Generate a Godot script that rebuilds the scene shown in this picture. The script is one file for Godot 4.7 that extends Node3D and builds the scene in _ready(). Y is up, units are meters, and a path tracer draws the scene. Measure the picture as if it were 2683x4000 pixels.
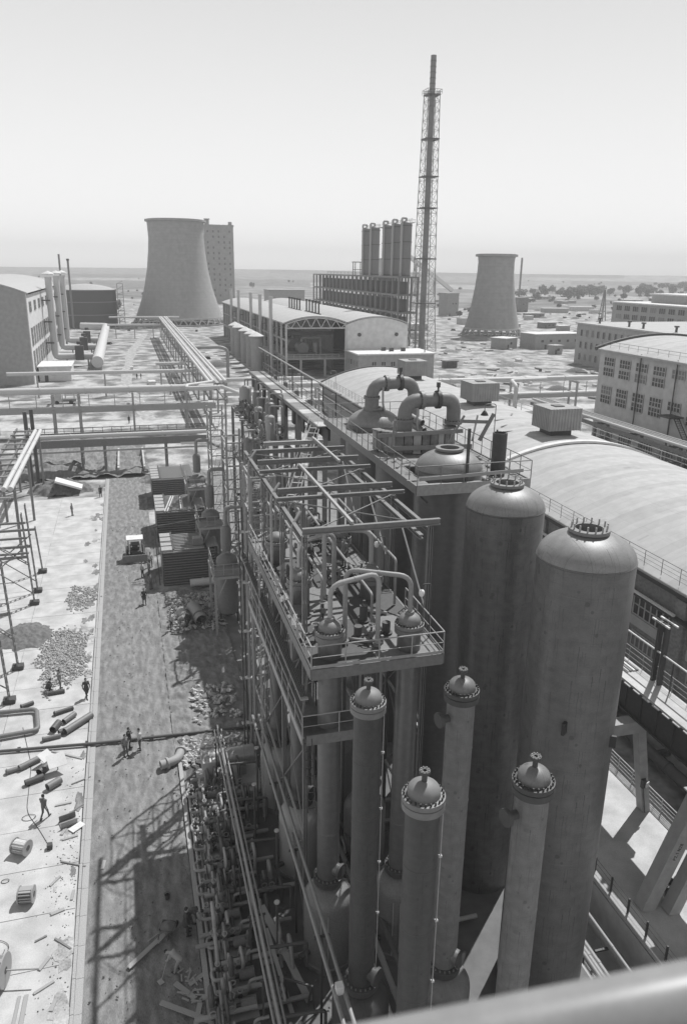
extends Node3D
# An ammonia works under construction, seen from a high platform. y up, metres; -z runs along the plant, x across it.

var MT := {}
var counts := {}
var world_base := {}
var meshes := {}
var rng := RandomNumberGenerator.new()

func _ready():
	rng.seed = 7
	set_view()
	make_materials()
	build_setting()
	build_far()
	build_plant()
	build_mid()
	build_near()
	build_yard()
	build_people()

# ------------------------------------------------------------------ view and light
func set_view():
	var cam := Camera3D.new(); cam.name = "camera"
	cam.position = Vector3(0, 33, 0)
	cam.rotation_degrees = Vector3(-17.6, -15.8, 0.8)
	cam.far = 30000.0; cam.near = 0.05
	var lens := CameraAttributesPhysical.new()
	lens.frustum_focal_length = 17.857
	lens.frustum_focus_distance = 38.0
	lens.exposure_aperture = 3.0
	cam.fov = 67.8
	cam.attributes = lens
	add_child(cam)
	cam.current = true
	var env := Environment.new()
	env.background_mode = Environment.BG_SKY
	var sm := ProceduralSkyMaterial.new()
	sm.sky_top_color = gray(0.19)
	sm.sky_horizon_color = gray(1.0)
	sm.sky_curve = 0.40
	sm.sky_energy_multiplier = 1.05
	sm.ground_bottom_color = gray(0.30)
	sm.ground_horizon_color = gray(1.0)
	sm.sun_angle_max = 1.0
	var sky := Sky.new(); sky.sky_material = sm
	env.sky = sky
	env.tonemap_mode = Environment.TONE_MAPPER_LINEAR
	env.tonemap_exposure = 1.0
	env.fog_enabled = true
	env.fog_density = 0.00036
	env.fog_light_color = gray(0.9)
	env.sdfgi_enabled = true; env.ssao_enabled = true; env.ssil_enabled = true
	var we := WorldEnvironment.new(); we.name = "environment"; we.environment = env
	add_child(we)
	var sun := DirectionalLight3D.new(); sun.name = "sun"
	sun.light_energy = 1.6
	sun.light_angular_distance = 0.53
	sun.shadow_enabled = true
	sun.light_color = Color(1.0, 1.0, 1.0)
	sun.look_at_from_position(Vector3.ZERO, Vector3(-0.49, -1.0, 0.46), Vector3.UP)
	add_child(sun)

func gray(v: float) -> Color:
	return Color(v, v, v).linear_to_srgb()

# ------------------------------------------------------------------ materials
func noise_map(sd: int, size: int, f1: float, f2: float, lo: float, hi: float, mix: float, sharp := 1.0) -> ImageTexture:
	var a := FastNoiseLite.new(); a.seed = sd; a.noise_type = FastNoiseLite.TYPE_SIMPLEX; a.frequency = f1 / size; a.fractal_octaves = 5; a.fractal_gain = 0.55
	var b := FastNoiseLite.new(); b.seed = sd + 91; b.noise_type = FastNoiseLite.TYPE_SIMPLEX; b.frequency = f2 / size; b.fractal_octaves = 3
	var ia := a.get_seamless_image(size, size); var ib := b.get_seamless_image(size, size)
	ia.convert(Image.FORMAT_L8); ib.convert(Image.FORMAT_L8)
	var da := ia.get_data(); var db := ib.get_data()
	var lut := PackedFloat32Array(); lut.resize(256)
	for i in 256:
		var t := i / 255.0
		lut[i] = clampf(0.5 + (t - 0.5) * sharp, 0.0, 1.0)
	for i in da.size():
		var t: float = lut[da[i]] * (1.0 - mix) + db[i] / 255.0 * mix
		da[i] = int(clampf((lo + (hi - lo) * t) * 255.0, 0, 255))
	var im := Image.create_from_data(size, size, false, Image.FORMAT_L8, da)
	im.generate_mipmaps()
	return ImageTexture.create_from_image(im)

var maps := {}
func mat(n: String, v: float, rough: float, map := "", scale := 0.1, metal := 0.0, bump := 0.0, bump_map := "") -> StandardMaterial3D:
	var m := StandardMaterial3D.new()
	m.albedo_color = gray(v)
	m.roughness = rough
	m.metallic = metal
	if map != "":
		m.albedo_texture = maps[map]
		m.uv1_triplanar = true; m.uv1_world_triplanar = true
		m.uv1_scale = Vector3(scale, scale, scale)
	if bump > 0.0:
		m.heightmap_enabled = true
		m.heightmap_texture = maps[bump_map if bump_map != "" else map]
		m.heightmap_scale = bump
		if map == "":
			m.uv1_triplanar = true; m.uv1_world_triplanar = true
			m.uv1_scale = Vector3(scale, scale, scale)
	m.cull_mode = BaseMaterial3D.CULL_DISABLED
	MT[n] = m
	return m

# Rolled plate: drips, scuffs and chalked outlines over a soft mottle.
func plate_map() -> ImageTexture:
	var size := 1024
	var im := noise_map(43, size, 7, 60, 0.80, 1.0, 0.45, 1.5).get_image()
	im.clear_mipmaps()
	var r := RandomNumberGenerator.new(); r.seed = 12
	var mark := func(x: int, y: int, k: float):
		x = posmod(x, size); y = posmod(y, size)
		var v := clampf(im.get_pixel(x, y).r * k, 0, 1); im.set_pixel(x, y, Color(v, v, v))
	for i in 110:   # drips
		var x := r.randi() % size; var y := r.randi() % size; var l := r.randi_range(40, 330); var w := r.randi_range(1, 5); var k := r.randf_range(0.55, 0.9)
		for j in l:
			for q in w: mark.call(x + q + int(sin(j * 0.05) * 1.5), y + j, lerpf(k, 1.0, j / float(l)))
	for i in 260:   # scuffs round the shell
		var x := r.randi() % size; var y := r.randi() % size; var l := r.randi_range(8, 90); var k := 1.0 + r.randf_range(-0.22, 0.2)
		for j in l: mark.call(x + j, y + int(j * r.randf_range(0.0, 0.06)), k); mark.call(x + j, y + 1, k)
	for i in 9:     # chalked rectangles
		var x := r.randi() % size; var y := r.randi() % size; var w := r.randi_range(30, 70); var h := r.randi_range(40, 90)
		for j in w: mark.call(x + j, y, 0.6); mark.call(x + j, y + h, 0.6)
		for j in h: mark.call(x, y + j, 0.6); mark.call(x + w, y + j, 0.6)
	for i in 14:    # blots
		var cx := r.randi() % size; var cy := r.randi() % size; var rad := r.randi_range(6, 26)
		for dy in range(-rad, rad):
			for dx in range(-rad, rad):
				if dx * dx * 1.6 + dy * dy < rad * rad * r.randf_range(0.5, 1.0): mark.call(cx + dx, cy + dy, 0.78)
	im.generate_mipmaps()
	return ImageTexture.create_from_image(im)

# Roofing felt: laps a metre apart, patched strips, scuffed grit.
func felt_map() -> ImageTexture:
	var size := 1024
	var im := noise_map(41, size, 6, 130, 0.86, 1.0, 0.5, 1.3).get_image()
	im.clear_mipmaps()
	var r := RandomNumberGenerator.new(); r.seed = 4
	for k in 11:
		var y0 := k * size / 11; var tone := r.randf_range(0.95, 1.03); var cut := r.randi() % size
		for y in range(y0, (k + 1) * size / 11):
			for x in size:
				var f := tone
				if y - y0 < 3: f *= 0.9
				if posmod(x - cut, 512) < 3: f *= 0.9
				var v := clampf(im.get_pixel(x, y).r * f, 0, 1); im.set_pixel(x, y, Color(v, v, v))
	for k in 10:
		var x := r.randi() % 900; var y := r.randi() % 950; var w := r.randi_range(40, 120); var h := r.randi_range(20, 70); var f := r.randf_range(0.86, 1.06)
		for j in h:
			for i in w:
				var v := clampf(im.get_pixel((x + i) % size, (y + j) % size).r * f, 0, 1); im.set_pixel((x + i) % size, (y + j) % size, Color(v, v, v))
	im.generate_mipmaps()
	return ImageTexture.create_from_image(im)

# Slip-formed concrete: lift lines and water streaks.
func lift_map() -> ImageTexture:
	var size := 512
	var im := noise_map(47, size, 6, 70, 0.84, 1.0, 0.45, 1.4).get_image()
	im.clear_mipmaps()
	var r := RandomNumberGenerator.new(); r.seed = 9
	for k in 16:
		var y := k * 32 + r.randi_range(-2, 2)
		for x in size:
			var v := im.get_pixel(x, posmod(y, size)).r * r.randf_range(0.78, 0.92); im.set_pixel(x, posmod(y, size), Color(v, v, v))
	for k in 60:
		var x := r.randi() % size; var y := r.randi() % size; var l := r.randi_range(30, 200)
		for j in l:
			var v := im.get_pixel(x, (y + j) % size).r * lerpf(0.82, 1.0, j / float(l)); im.set_pixel(x, (y + j) % size, Color(v, v, v))
	im.generate_mipmaps()
	return ImageTexture.create_from_image(im)

func make_materials():
	maps.soft = noise_map(3, 512, 5, 60, 0.84, 1.0, 0.45, 1.2)
	maps.fine = noise_map(5, 512, 30, 120, 0.78, 1.0, 0.4, 1.2)
	maps.stain = noise_map(11, 512, 4, 30, 0.66, 1.0, 0.35, 1.8)
	maps.earth = noise_map(17, 1024, 10, 120, 0.58, 1.0, 0.5, 1.5)
	maps.site = noise_map(23, 2048, 26, 300, 0.48, 1.0, 0.3, 2.2)
	maps.field = noise_map(29, 1024, 16, 160, 0.5, 1.0, 0.4, 1.9)
	maps.rust = noise_map(31, 512, 9, 70, 0.74, 1.0, 0.5, 1.5)
	maps.slab = noise_map(37, 1024, 5, 110, 0.80, 1.0, 0.4, 1.5)
	maps.roof = felt_map()
	maps.plate = plate_map()
	maps.lifts = lift_map()
	# brushed and streaked plate: long marks across a vessel's height
	mat("ground", 0.52, 0.95, "site", 1.0 / 260.0)
	mat("earth", 0.33, 0.95, "earth", 1.0 / 9.0, 0.0, 4.0).uv1_scale = Vector3(1.0 / 7.0, 1.0 / 7.0, 1.0 / 24.0)
	mat("earth_dark", 0.24, 0.95, "earth", 1.0 / 6.0, 0.0, 5.0)
	mat("field_pale", 0.52, 0.95, "field", 1.0 / 900.0)
	mat("field_mid", 0.38, 0.95, "field", 1.0 / 800.0)
	mat("field_dark", 0.26, 0.95, "field", 1.0 / 700.0)
	mat("slab", 0.56, 0.9, "slab", 1.0 / 14.0)
	mat("shaded_floor", 0.13, 0.7, "slab", 1.0 / 9.0)  # pale floor darkened in colour to carry the deep shade between the vessels
	mat("slab_grey", 0.26, 0.9, "slab", 1.0 / 9.0)
	mat("kerb", 0.46, 0.9, "fine", 1.0 / 3.0)
	mat("concrete", 0.40, 0.88, "soft", 1.0 / 5.0, 0.0, 0.4, "fine")
	mat("concrete_dark", 0.24, 0.9, "stain", 1.0 / 5.0)
	mat("tower_shell", 0.38, 0.9, "lifts", 1.0 / 26.0)
	mat("block_wall", 0.30, 0.9, "lifts", 1.0 / 30.0)
	mat("wall_pale", 0.56, 0.9, "soft", 1.0 / 12.0)
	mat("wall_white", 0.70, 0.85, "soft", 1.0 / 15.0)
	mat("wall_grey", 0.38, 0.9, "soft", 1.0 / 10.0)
	mat("wall_brick", 0.36, 0.92, "rust", 1.0 / 4.0, 0.0, 0.6, "fine")
	mat("roof_pale", 0.46, 0.85, "roof", 1.0 / 11.0)
	mat("roof_white", 0.75, 0.85, "soft", 1.0 / 9.0)
	mat("glass", 0.05, 0.15, "", 0.1)
	mat("glass_dusty", 0.16, 0.4)
	mat("frame_pale", 0.42, 0.7)
	mat("steel", 0.21, 0.55, "soft", 1.0 / 2.0, 0.0)
	mat("steel_pale", 0.40, 0.55, "soft", 1.0 / 2.0)
	mat("steel_dark", 0.075, 0.6, "soft", 1.0 / 2.0)
	mat("steel_black", 0.03, 0.6)
	mat("tank_plate", 0.18, 0.4, "plate", 1.0 / 6.0, 0.3)
	mat("tank_plate_b", 0.16, 0.36, "plate", 1.0 / 5.0, 0.35)
	mat("column_dark", 0.07, 0.5, "plate", 1.0 / 3.5)
	mat("column_mid", 0.20, 0.5, "plate", 1.0 / 4.0)
	mat("column_sheen", 0.18, 0.34, "soft", 1.0 / 3.0, 0.35)
	mat("dome_sunlit", 0.28, 0.5, "plate", 1.0 / 6.0, 0.15)  # shell plate made paler: sunlight on the tank tops put into the colour
	mat("dome_dull", 0.22, 0.6, "soft", 1.0 / 2.0)
	mat("lagging", 0.50, 0.35, "soft", 1.0 / 1.5, 0.6)
	mat("lagging_dull", 0.42, 0.7, "fine", 1.0 / 1.5)
	mat("pipe_white", 0.66, 0.6, "fine", 1.0 / 3.0)
	mat("pipe_grey", 0.30, 0.5, "soft", 1.0 / 1.5)
	mat("pipe_dark", 0.10, 0.55, "soft", 1.0 / 1.5)
	mat("machine", 0.22, 0.5, "rust", 1.0 / 1.2)
	mat("wood", 0.42, 0.8, "fine", 1.0 / 1.0)
	mat("wood_grey", 0.26, 0.85, "fine", 1.0 / 1.0)
	mat("dust", 0.58, 0.95, "earth", 1.0 / 20.0)
	mat("rubble", 0.5, 0.95, "fine", 1.0 / 1.0)
	mat("coil", 0.17, 0.5, "soft", 1.0 / 2.0)
	mat("rail_paint", 0.27, 0.35, "soft", 1.0 / 0.4)
	mat("leaf", 0.09, 0.9)
	mat("bark", 0.10, 0.9)
	mat("lamp_white", 0.8, 0.3)
	mat("ink", 0.02, 0.8)
	var p := mat("person", 1.0, 0.85); p.vertex_color_use_as_albedo = true

# ------------------------------------------------------------------ naming and parts
func numbered(where: Node, called: String) -> String:
	var key := str(where.get_instance_id()) + called
	var n: int = counts.get(key, 0)
	counts[key] = n + 1
	return called if n == 0 else "%s_%03d" % [called, n]

func thing(called: String, label: String, category: String, group := "", at := Vector3.ZERO) -> Node3D:
	var o := Node3D.new(); o.name = numbered(self, called); add_child(o)
	o.position = at
	world_base[o.get_instance_id()] = at
	o.set_meta("label", label); o.set_meta("category", category)
	if group != "": o.set_meta("group", group)
	return o

func again(root: Node3D, called: String, at: Vector3, label := "", turn := 0.0) -> Node3D:
	var r: Node3D = root.duplicate(); r.name = numbered(self, called); add_child(r)
	r.position = at; r.rotation.y = turn
	if label != "": r.set_meta("label", label)
	return r

# A part of a thing; xf is given in world coordinates at the thing's own place.
func add(parent: Node, called: String, mesh: Mesh, m: String, xf: Transform3D) -> MeshInstance3D:
	var o := MeshInstance3D.new(); o.name = numbered(parent, called); o.mesh = mesh; o.material_override = MT[m]
	parent.add_child(o)
	if parent == self:
		o.transform = xf
	elif world_base.has(parent.get_instance_id()):
		xf.origin -= world_base[parent.get_instance_id()]
		o.transform = xf
	else:
		xf.origin -= world_base.get(parent.get_parent().get_instance_id(), Vector3.ZERO)
		o.transform = (parent as Node3D).transform.affine_inverse() * xf
	return o

func structure(called: String, mesh: Mesh, m: String, xf := Transform3D.IDENTITY) -> MeshInstance3D:
	var o := add(self, called, mesh, m, xf)
	o.set_meta("kind", "structure")
	return o

func label_part(o: Node, text: String):
	o.set_meta("label", text)

func box_mesh(size: Vector3) -> Mesh:
	var key := "b%.3f,%.3f,%.3f" % [size.x, size.y, size.z]
	if not meshes.has(key):
		var b := BoxMesh.new(); b.size = size; meshes[key] = b
	return meshes[key]

func cyl_mesh(r0: float, r1: float, h: float, sides := 10) -> Mesh:
	var key := "c%.3f,%.3f,%.3f,%d" % [r0, r1, h, sides]
	if not meshes.has(key):
		var c := CylinderMesh.new(); c.bottom_radius = r0; c.top_radius = r1; c.height = h; c.radial_segments = sides; c.rings = 0
		meshes[key] = c
	return meshes[key]

func box(p: Node, called: String, c: Vector3, s: Vector3, m: String, turn := 0.0) -> MeshInstance3D:
	return add(p, called, box_mesh(s), m, Transform3D(Basis(Vector3.UP, turn), c))

func along(a: Vector3, b: Vector3) -> Transform3D:   # y axis from a to b, at the middle
	var y := (b - a).normalized()
	var ref := Vector3.RIGHT if absf(y.y) > 0.99 else Vector3.UP
	var x := ref.cross(y).normalized() if absf(y.y) <= 0.99 else Vector3.RIGHT
	if absf(y.y) > 0.99: x = (x - y * x.dot(y)).normalized()
	var z := x.cross(y)
	return Transform3D(Basis(x, y, z), (a + b) * 0.5)

func hollow(p: Node, called: String, a: Vector3, b: Vector3, r: float, m: String, sides := 18) -> MeshInstance3D:   # open-ended pipe with a real bore
	var h := (b - a).length(); var key := "h%.3f,%.3f" % [r, h]
	if not meshes.has(key):
		var q := maxf(r * 0.86, r - 0.05)
		meshes[key] = lathe([Vector2(r, -h / 2), Vector2(r, h / 2), Vector2(q, h / 2), Vector2(q, -h / 2), Vector2(r, -h / 2)], sides)
	return add(p, called, meshes[key], m, along(a, b))

func rod(p: Node, called: String, a: Vector3, b: Vector3, r: float, m: String, sides := 8) -> MeshInstance3D:
	return add(p, called, cyl_mesh(r, r, (b - a).length(), sides), m, along(a, b))

func bar(p: Node, called: String, a: Vector3, b: Vector3, w: float, d: float, m: String) -> MeshInstance3D:
	return add(p, called, box_mesh(Vector3(w, (b - a).length(), d)), m, along(a, b))

# An I section from a to b, web upright.
func girder(p: Node, called: String, a: Vector3, b: Vector3, w: float, h: float, m: String) -> MeshInstance3D:
	var len := (b - a).length()
	var key := "i%.3f,%.3f,%.3f" % [w, h, len]
	if not meshes.has(key):
		var st := SurfaceTool.new(); st.begin(Mesh.PRIMITIVE_TRIANGLES)
		st.append_from(box_mesh(Vector3(w, 0.05, len)), 0, Transform3D(Basis(), Vector3(0, h / 2 - 0.025, 0)))
		st.append_from(box_mesh(Vector3(w, 0.05, len)), 0, Transform3D(Basis(), Vector3(0, -h / 2 + 0.025, 0)))
		st.append_from(box_mesh(Vector3(0.04, h - 0.1, len)), 0, Transform3D.IDENTITY)
		meshes[key] = st.commit()
	var z := (b - a).normalized(); var x := Vector3.UP.cross(z).normalized(); var y := z.cross(x)
	return add(p, called, meshes[key], m, Transform3D(Basis(x, y, z), (a + b) * 0.5))

# A turned shape: points are (radius, height) from the bottom up, smooth unless the turn is sharp.
func lathe(pts: Array, sides := 32) -> ArrayMesh:
	var st := SurfaceTool.new(); st.begin(Mesh.PRIMITIVE_TRIANGLES)
	var n := pts.size()
	for i in n - 1:
		st.set_smooth_group(-1)
		var p0: Vector2 = pts[i]; var p1: Vector2 = pts[i + 1]
		var d := p1 - p0
		if d.length() < 0.00001: continue
		var n0 := Vector2(d.y, -d.x).normalized(); var n1 := n0
		if i > 0:
			var dd: Vector2 = (p0 - pts[i - 1]).normalized()
			if dd.dot(d.normalized()) > 0.75: n0 = (n0 + Vector2(dd.y, -dd.x)).normalized()
		if i < n - 2:
			var de: Vector2 = (pts[i + 2] - p1).normalized()
			if de.dot(d.normalized()) > 0.75: n1 = (n1 + Vector2(de.y, -de.x)).normalized()
		for k in sides:
			var a0 := TAU * k / sides; var a1 := TAU * (k + 1) / sides
			var q := [[p0, n0, a0], [p0, n0, a1], [p1, n1, a1], [p1, n1, a0]]
			for t in [0, 1, 2, 0, 2, 3]:
				var e: Array = q[t]
				st.set_normal(Vector3(cos(e[2]) * e[1].x, e[1].y, sin(e[2]) * e[1].x))
				st.add_vertex(Vector3(cos(e[2]) * e[0].x, e[0].y, sin(e[2]) * e[0].x))
	return st.commit()

func dome_pts(r: float, y0: float, h: float, steps := 8, r_end := 0.0) -> Array:
	var out := []
	for i in steps + 1:
		var a := PI / 2 * i / steps
		var rr := r * cos(a)
		if rr < r_end:
			out.append(Vector2(r_end, y0 + h * sqrt(maxf(0.0, 1.0 - (r_end / r) * (r_end / r))))); return out
		out.append(Vector2(maxf(rr, 0.0), y0 + h * sin(a)))
	return out

# A pipe through points, bends rounded with radius br.
func tube_mesh(path: Array, r: float, br := 0.0, sides := 10, capped := true) -> ArrayMesh:
	var pts: Array = []
	for i in path.size():
		var p: Vector3 = path[i]
		if i == 0 or i == path.size() - 1 or br <= 0.0:
			pts.append(p); continue
		var a: Vector3 = path[i - 1]; var b: Vector3 = path[i + 1]
		var da := (a - p).normalized(); var db := (b - p).normalized()
		var l := minf(br, minf((a - p).length(), (b - p).length()) * 0.5)
		for k in 6:
			var t := k / 5.0
			var q0 := p + da * l * (1 - t); var q1 := p + db * l * t
			pts.append(q0.lerp(q1, t))
	var st := SurfaceTool.new(); st.begin(Mesh.PRIMITIVE_TRIANGLES)
	var rings := []
	var up := Vector3.ZERO
	for i in pts.size():
		var d: Vector3
		if i == 0: d = pts[1] - pts[0]
		elif i == pts.size() - 1: d = pts[i] - pts[i - 1]
		else: d = (pts[i + 1] - pts[i]).normalized() + (pts[i] - pts[i - 1]).normalized()
		d = d.normalized()
		if up == Vector3.ZERO:
			up = (Vector3.UP if absf(d.y) < 0.9 else Vector3.RIGHT)
		up = (up - d * up.dot(d)).normalized()
		var s := d.cross(up)
		var ring := []
		for k in sides:
			var a := TAU * k / sides
			ring.append([pts[i] + (up * cos(a) + s * sin(a)) * r, up * cos(a) + s * sin(a)])
		rings.append(ring)
	for i in rings.size() - 1:
		for k in sides:
			var k2 := (k + 1) % sides
			var q := [rings[i][k], rings[i][k2], rings[i + 1][k2], rings[i + 1][k]]
			for t in [0, 2, 1, 0, 3, 2]:
				st.set_normal(q[t][1]); st.add_vertex(q[t][0])
	if capped:
		for e in [0, rings.size() - 1]:
			var c: Vector3 = pts[e]; var nn: Vector3 = (pts[0] - pts[1]).normalized() if e == 0 else (pts[e] - pts[e - 1]).normalized()
			for k in sides:
				st.set_normal(nn); st.add_vertex(c)
				st.set_normal(nn); st.add_vertex(rings[e][k][0])
				st.set_normal(nn); st.add_vertex(rings[e][(k + 1) % sides][0])
	return st.commit()

func tube(p: Node, called: String, path: Array, r: float, m: String, br := 0.0, sides := 10) -> MeshInstance3D:
	var o: Vector3 = path[0]
	var rel := []
	for q in path: rel.append(q - o)
	return add(p, called, tube_mesh(rel, r, br, sides), m, Transform3D(Basis(), o))

# Several small members joined into one mesh, in world coordinates about a base.
class Join:
	var st := SurfaceTool.new()
	var host
	var base := Vector3.ZERO
	func _init(h, b := Vector3.ZERO):
		host = h; base = b; st.begin(Mesh.PRIMITIVE_TRIANGLES)
	func box(c: Vector3, s: Vector3, turn := 0.0): st.append_from(host.box_mesh(s), 0, Transform3D(Basis(Vector3.UP, turn), c - base))
	func put(mesh: Mesh, xf: Transform3D): xf.origin -= base; st.append_from(mesh, 0, xf)
	func rod(a: Vector3, b: Vector3, r: float, sides := 6): put(host.cyl_mesh(r, r, (b - a).length(), sides), host.along(a, b))
	func bar(a: Vector3, b: Vector3, w: float, d: float): put(host.box_mesh(Vector3(w, (b - a).length(), d)), host.along(a, b))
	func done(p: Node, called: String, m: String) -> MeshInstance3D: return host.add(p, called, st.commit(), m, Transform3D(Basis(), base))

# Posts and rails along a run of points at foot level.
func railing(p: Node, pts: Array, h: float, step: float, m: String, r := 0.025, rails := 2, kick := 0.0):
	for i in pts.size() - 1:
		var a: Vector3 = pts[i]; var b: Vector3 = pts[i + 1]
		var n := maxi(1, int(round((b - a).length() / step)))
		for k in n + 1:
			if k == n and i < pts.size() - 2: continue
			var q := a.lerp(b, k / float(n))
			rod(p, "railing_post", q, q + Vector3(0, h, 0), r, m, 6)
		for j in rails:
			var y := h * (rails - j) / rails
			rod(p, "railing_rail", a + Vector3(0, y, 0), b + Vector3(0, y, 0), r * (1.15 if j == 0 else 0.7), m, 6)
		if kick > 0.0:
			bar(p, "kick_plate", a + Vector3(0, kick / 2, 0), b + Vector3(0, kick / 2, 0), 0.02, kick, m)

# A flat sheet with its own rectangle of x and z.
func sheet(called: String, x0: float, x1: float, z0: float, z1: float, y: float, m: String) -> MeshInstance3D:
	var pm := PlaneMesh.new(); pm.size = Vector2(x1 - x0, z1 - z0)
	return structure(called, pm, m, Transform3D(Basis(), Vector3((x0 + x1) / 2, y, (z0 + z1) / 2)))

# A closed prism: outline in (x, z) at y0, straight up to y1.
func prism(outline: PackedVector2Array, y0: float, y1: float) -> ArrayMesh:
	var st := SurfaceTool.new(); st.begin(Mesh.PRIMITIVE_TRIANGLES); st.set_smooth_group(-1)
	var tri := Geometry2D.triangulate_polygon(outline)
	for i in range(0, tri.size(), 3):
		for t in [0, 1, 2]: st.add_vertex(Vector3(outline[tri[i + t]].x, y1, outline[tri[i + t]].y))
		for t in [0, 2, 1]: st.add_vertex(Vector3(outline[tri[i + t]].x, y0, outline[tri[i + t]].y))
	for i in outline.size():
		var a := outline[i]; var b := outline[(i + 1) % outline.size()]
		for q in [[a, y0], [b, y0], [b, y1], [a, y0], [b, y1], [a, y1]]: st.add_vertex(Vector3(q[0].x, q[1], q[0].y))
	st.generate_normals()
	return st.commit()

func stair(p: Node, a: Vector3, b: Vector3, w: float, m: String):   # flight from a up to b, treads across
	var d := Vector3(b.x - a.x, 0, b.z - a.z).normalized()
	var s := Vector3(-d.z, 0, d.x) * w * 0.5
	for e in [-1, 1]:
		bar(p, "stringer", a + s * e, b + s * e, 0.05, 0.18, m)
		rod(p, "handrail", a + s * e + Vector3(0, 0.9, 0), b + s * e + Vector3(0, 0.9, 0), 0.022, m, 6)
	var n := maxi(2, int((b.y - a.y) / 0.28))
	for k in n:
		var q := a.lerp(b, (k + 0.5) / n)
		bar(p, "tread", q - s, q + s, 0.2, 0.03, m)

# ------------------------------------------------------------------ setting
func quad(st: SurfaceTool, x0: float, x1: float, z0: float, z1: float, y: float):
	var q := [Vector3(x0, y, z0), Vector3(x1, y, z0), Vector3(x1, y, z1), Vector3(x0, y, z1)]
	for t in [0, 1, 2, 0, 2, 3]:
		st.set_normal(Vector3.UP); st.add_vertex(q[t])

# Worked earth: a grid with its own relief.
func relief(x0: float, x1: float, z0: float, z1: float, cell: float, hf: Callable) -> ArrayMesh:
	var nx := int(ceil((x1 - x0) / cell)); var nz := int(ceil((z1 - z0) / cell))
	var st := SurfaceTool.new(); st.begin(Mesh.PRIMITIVE_TRIANGLES); st.set_smooth_group(0)
	for j in nz + 1:
		for i in nx + 1:
			var x := x0 + (x1 - x0) * i / nx; var z := z0 + (z1 - z0) * j / nz
			st.add_vertex(Vector3(x, hf.call(x, z), z))
	for j in nz:
		for i in nx:
			var a := j * (nx + 1) + i; var b := a + nx + 1
			for k in [a, a + 1, b + 1, a, b + 1, b]: st.add_index(k)
	st.generate_normals()
	return st.commit()

var hn := FastNoiseLite.new()
var hn2 := FastNoiseLite.new()

func road_height(x: float, z: float) -> float:
	var e := clampf((x + 4.1) / 0.5, 0, 1)
	var h := 0.09 + 0.085 * hn.get_noise_2d(x * 1.0, z * 0.7) + 0.05 * hn2.get_noise_2d(x, z)
	# wheel ruts along the road
	for r in [[-2.9, 0.35], [-1.3, 0.35], [-0.2, 0.3], [0.9, 0.3]]:
		var cx: float = r[0] + 0.35 * sin(z * 0.06 + r[0])
		var d: float = (x - cx) / r[1]
		var g := exp(-d * d)
		h -= g * 0.07
		h += g * 0.036 * sin(z * TAU / 0.27 + sin(x * 3.0)) * clampf(0.6 + hn.get_noise_2d(x * 0.3 + 40, z * 0.3) * 1.6, 0, 1)
	return lerpf(0.012, maxf(h, 0.012), e)

func yard_height(x: float, z: float) -> float:
	var h := 0.15 + 0.20 * hn.get_noise_2d(x * 0.8, z * 0.8) + 0.08 * hn2.get_noise_2d(x, z)
	h += 0.05 * sin(x * 0.5 + z * TAU / 0.9 + 2.0 * hn.get_noise_2d(x * 0.2, z * 0.2)) * clampf(hn.get_noise_2d(x * 0.15 + 9, z * 0.15) * 2 + 0.6, 0, 1)
	return maxf(h, 0.012)

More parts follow.
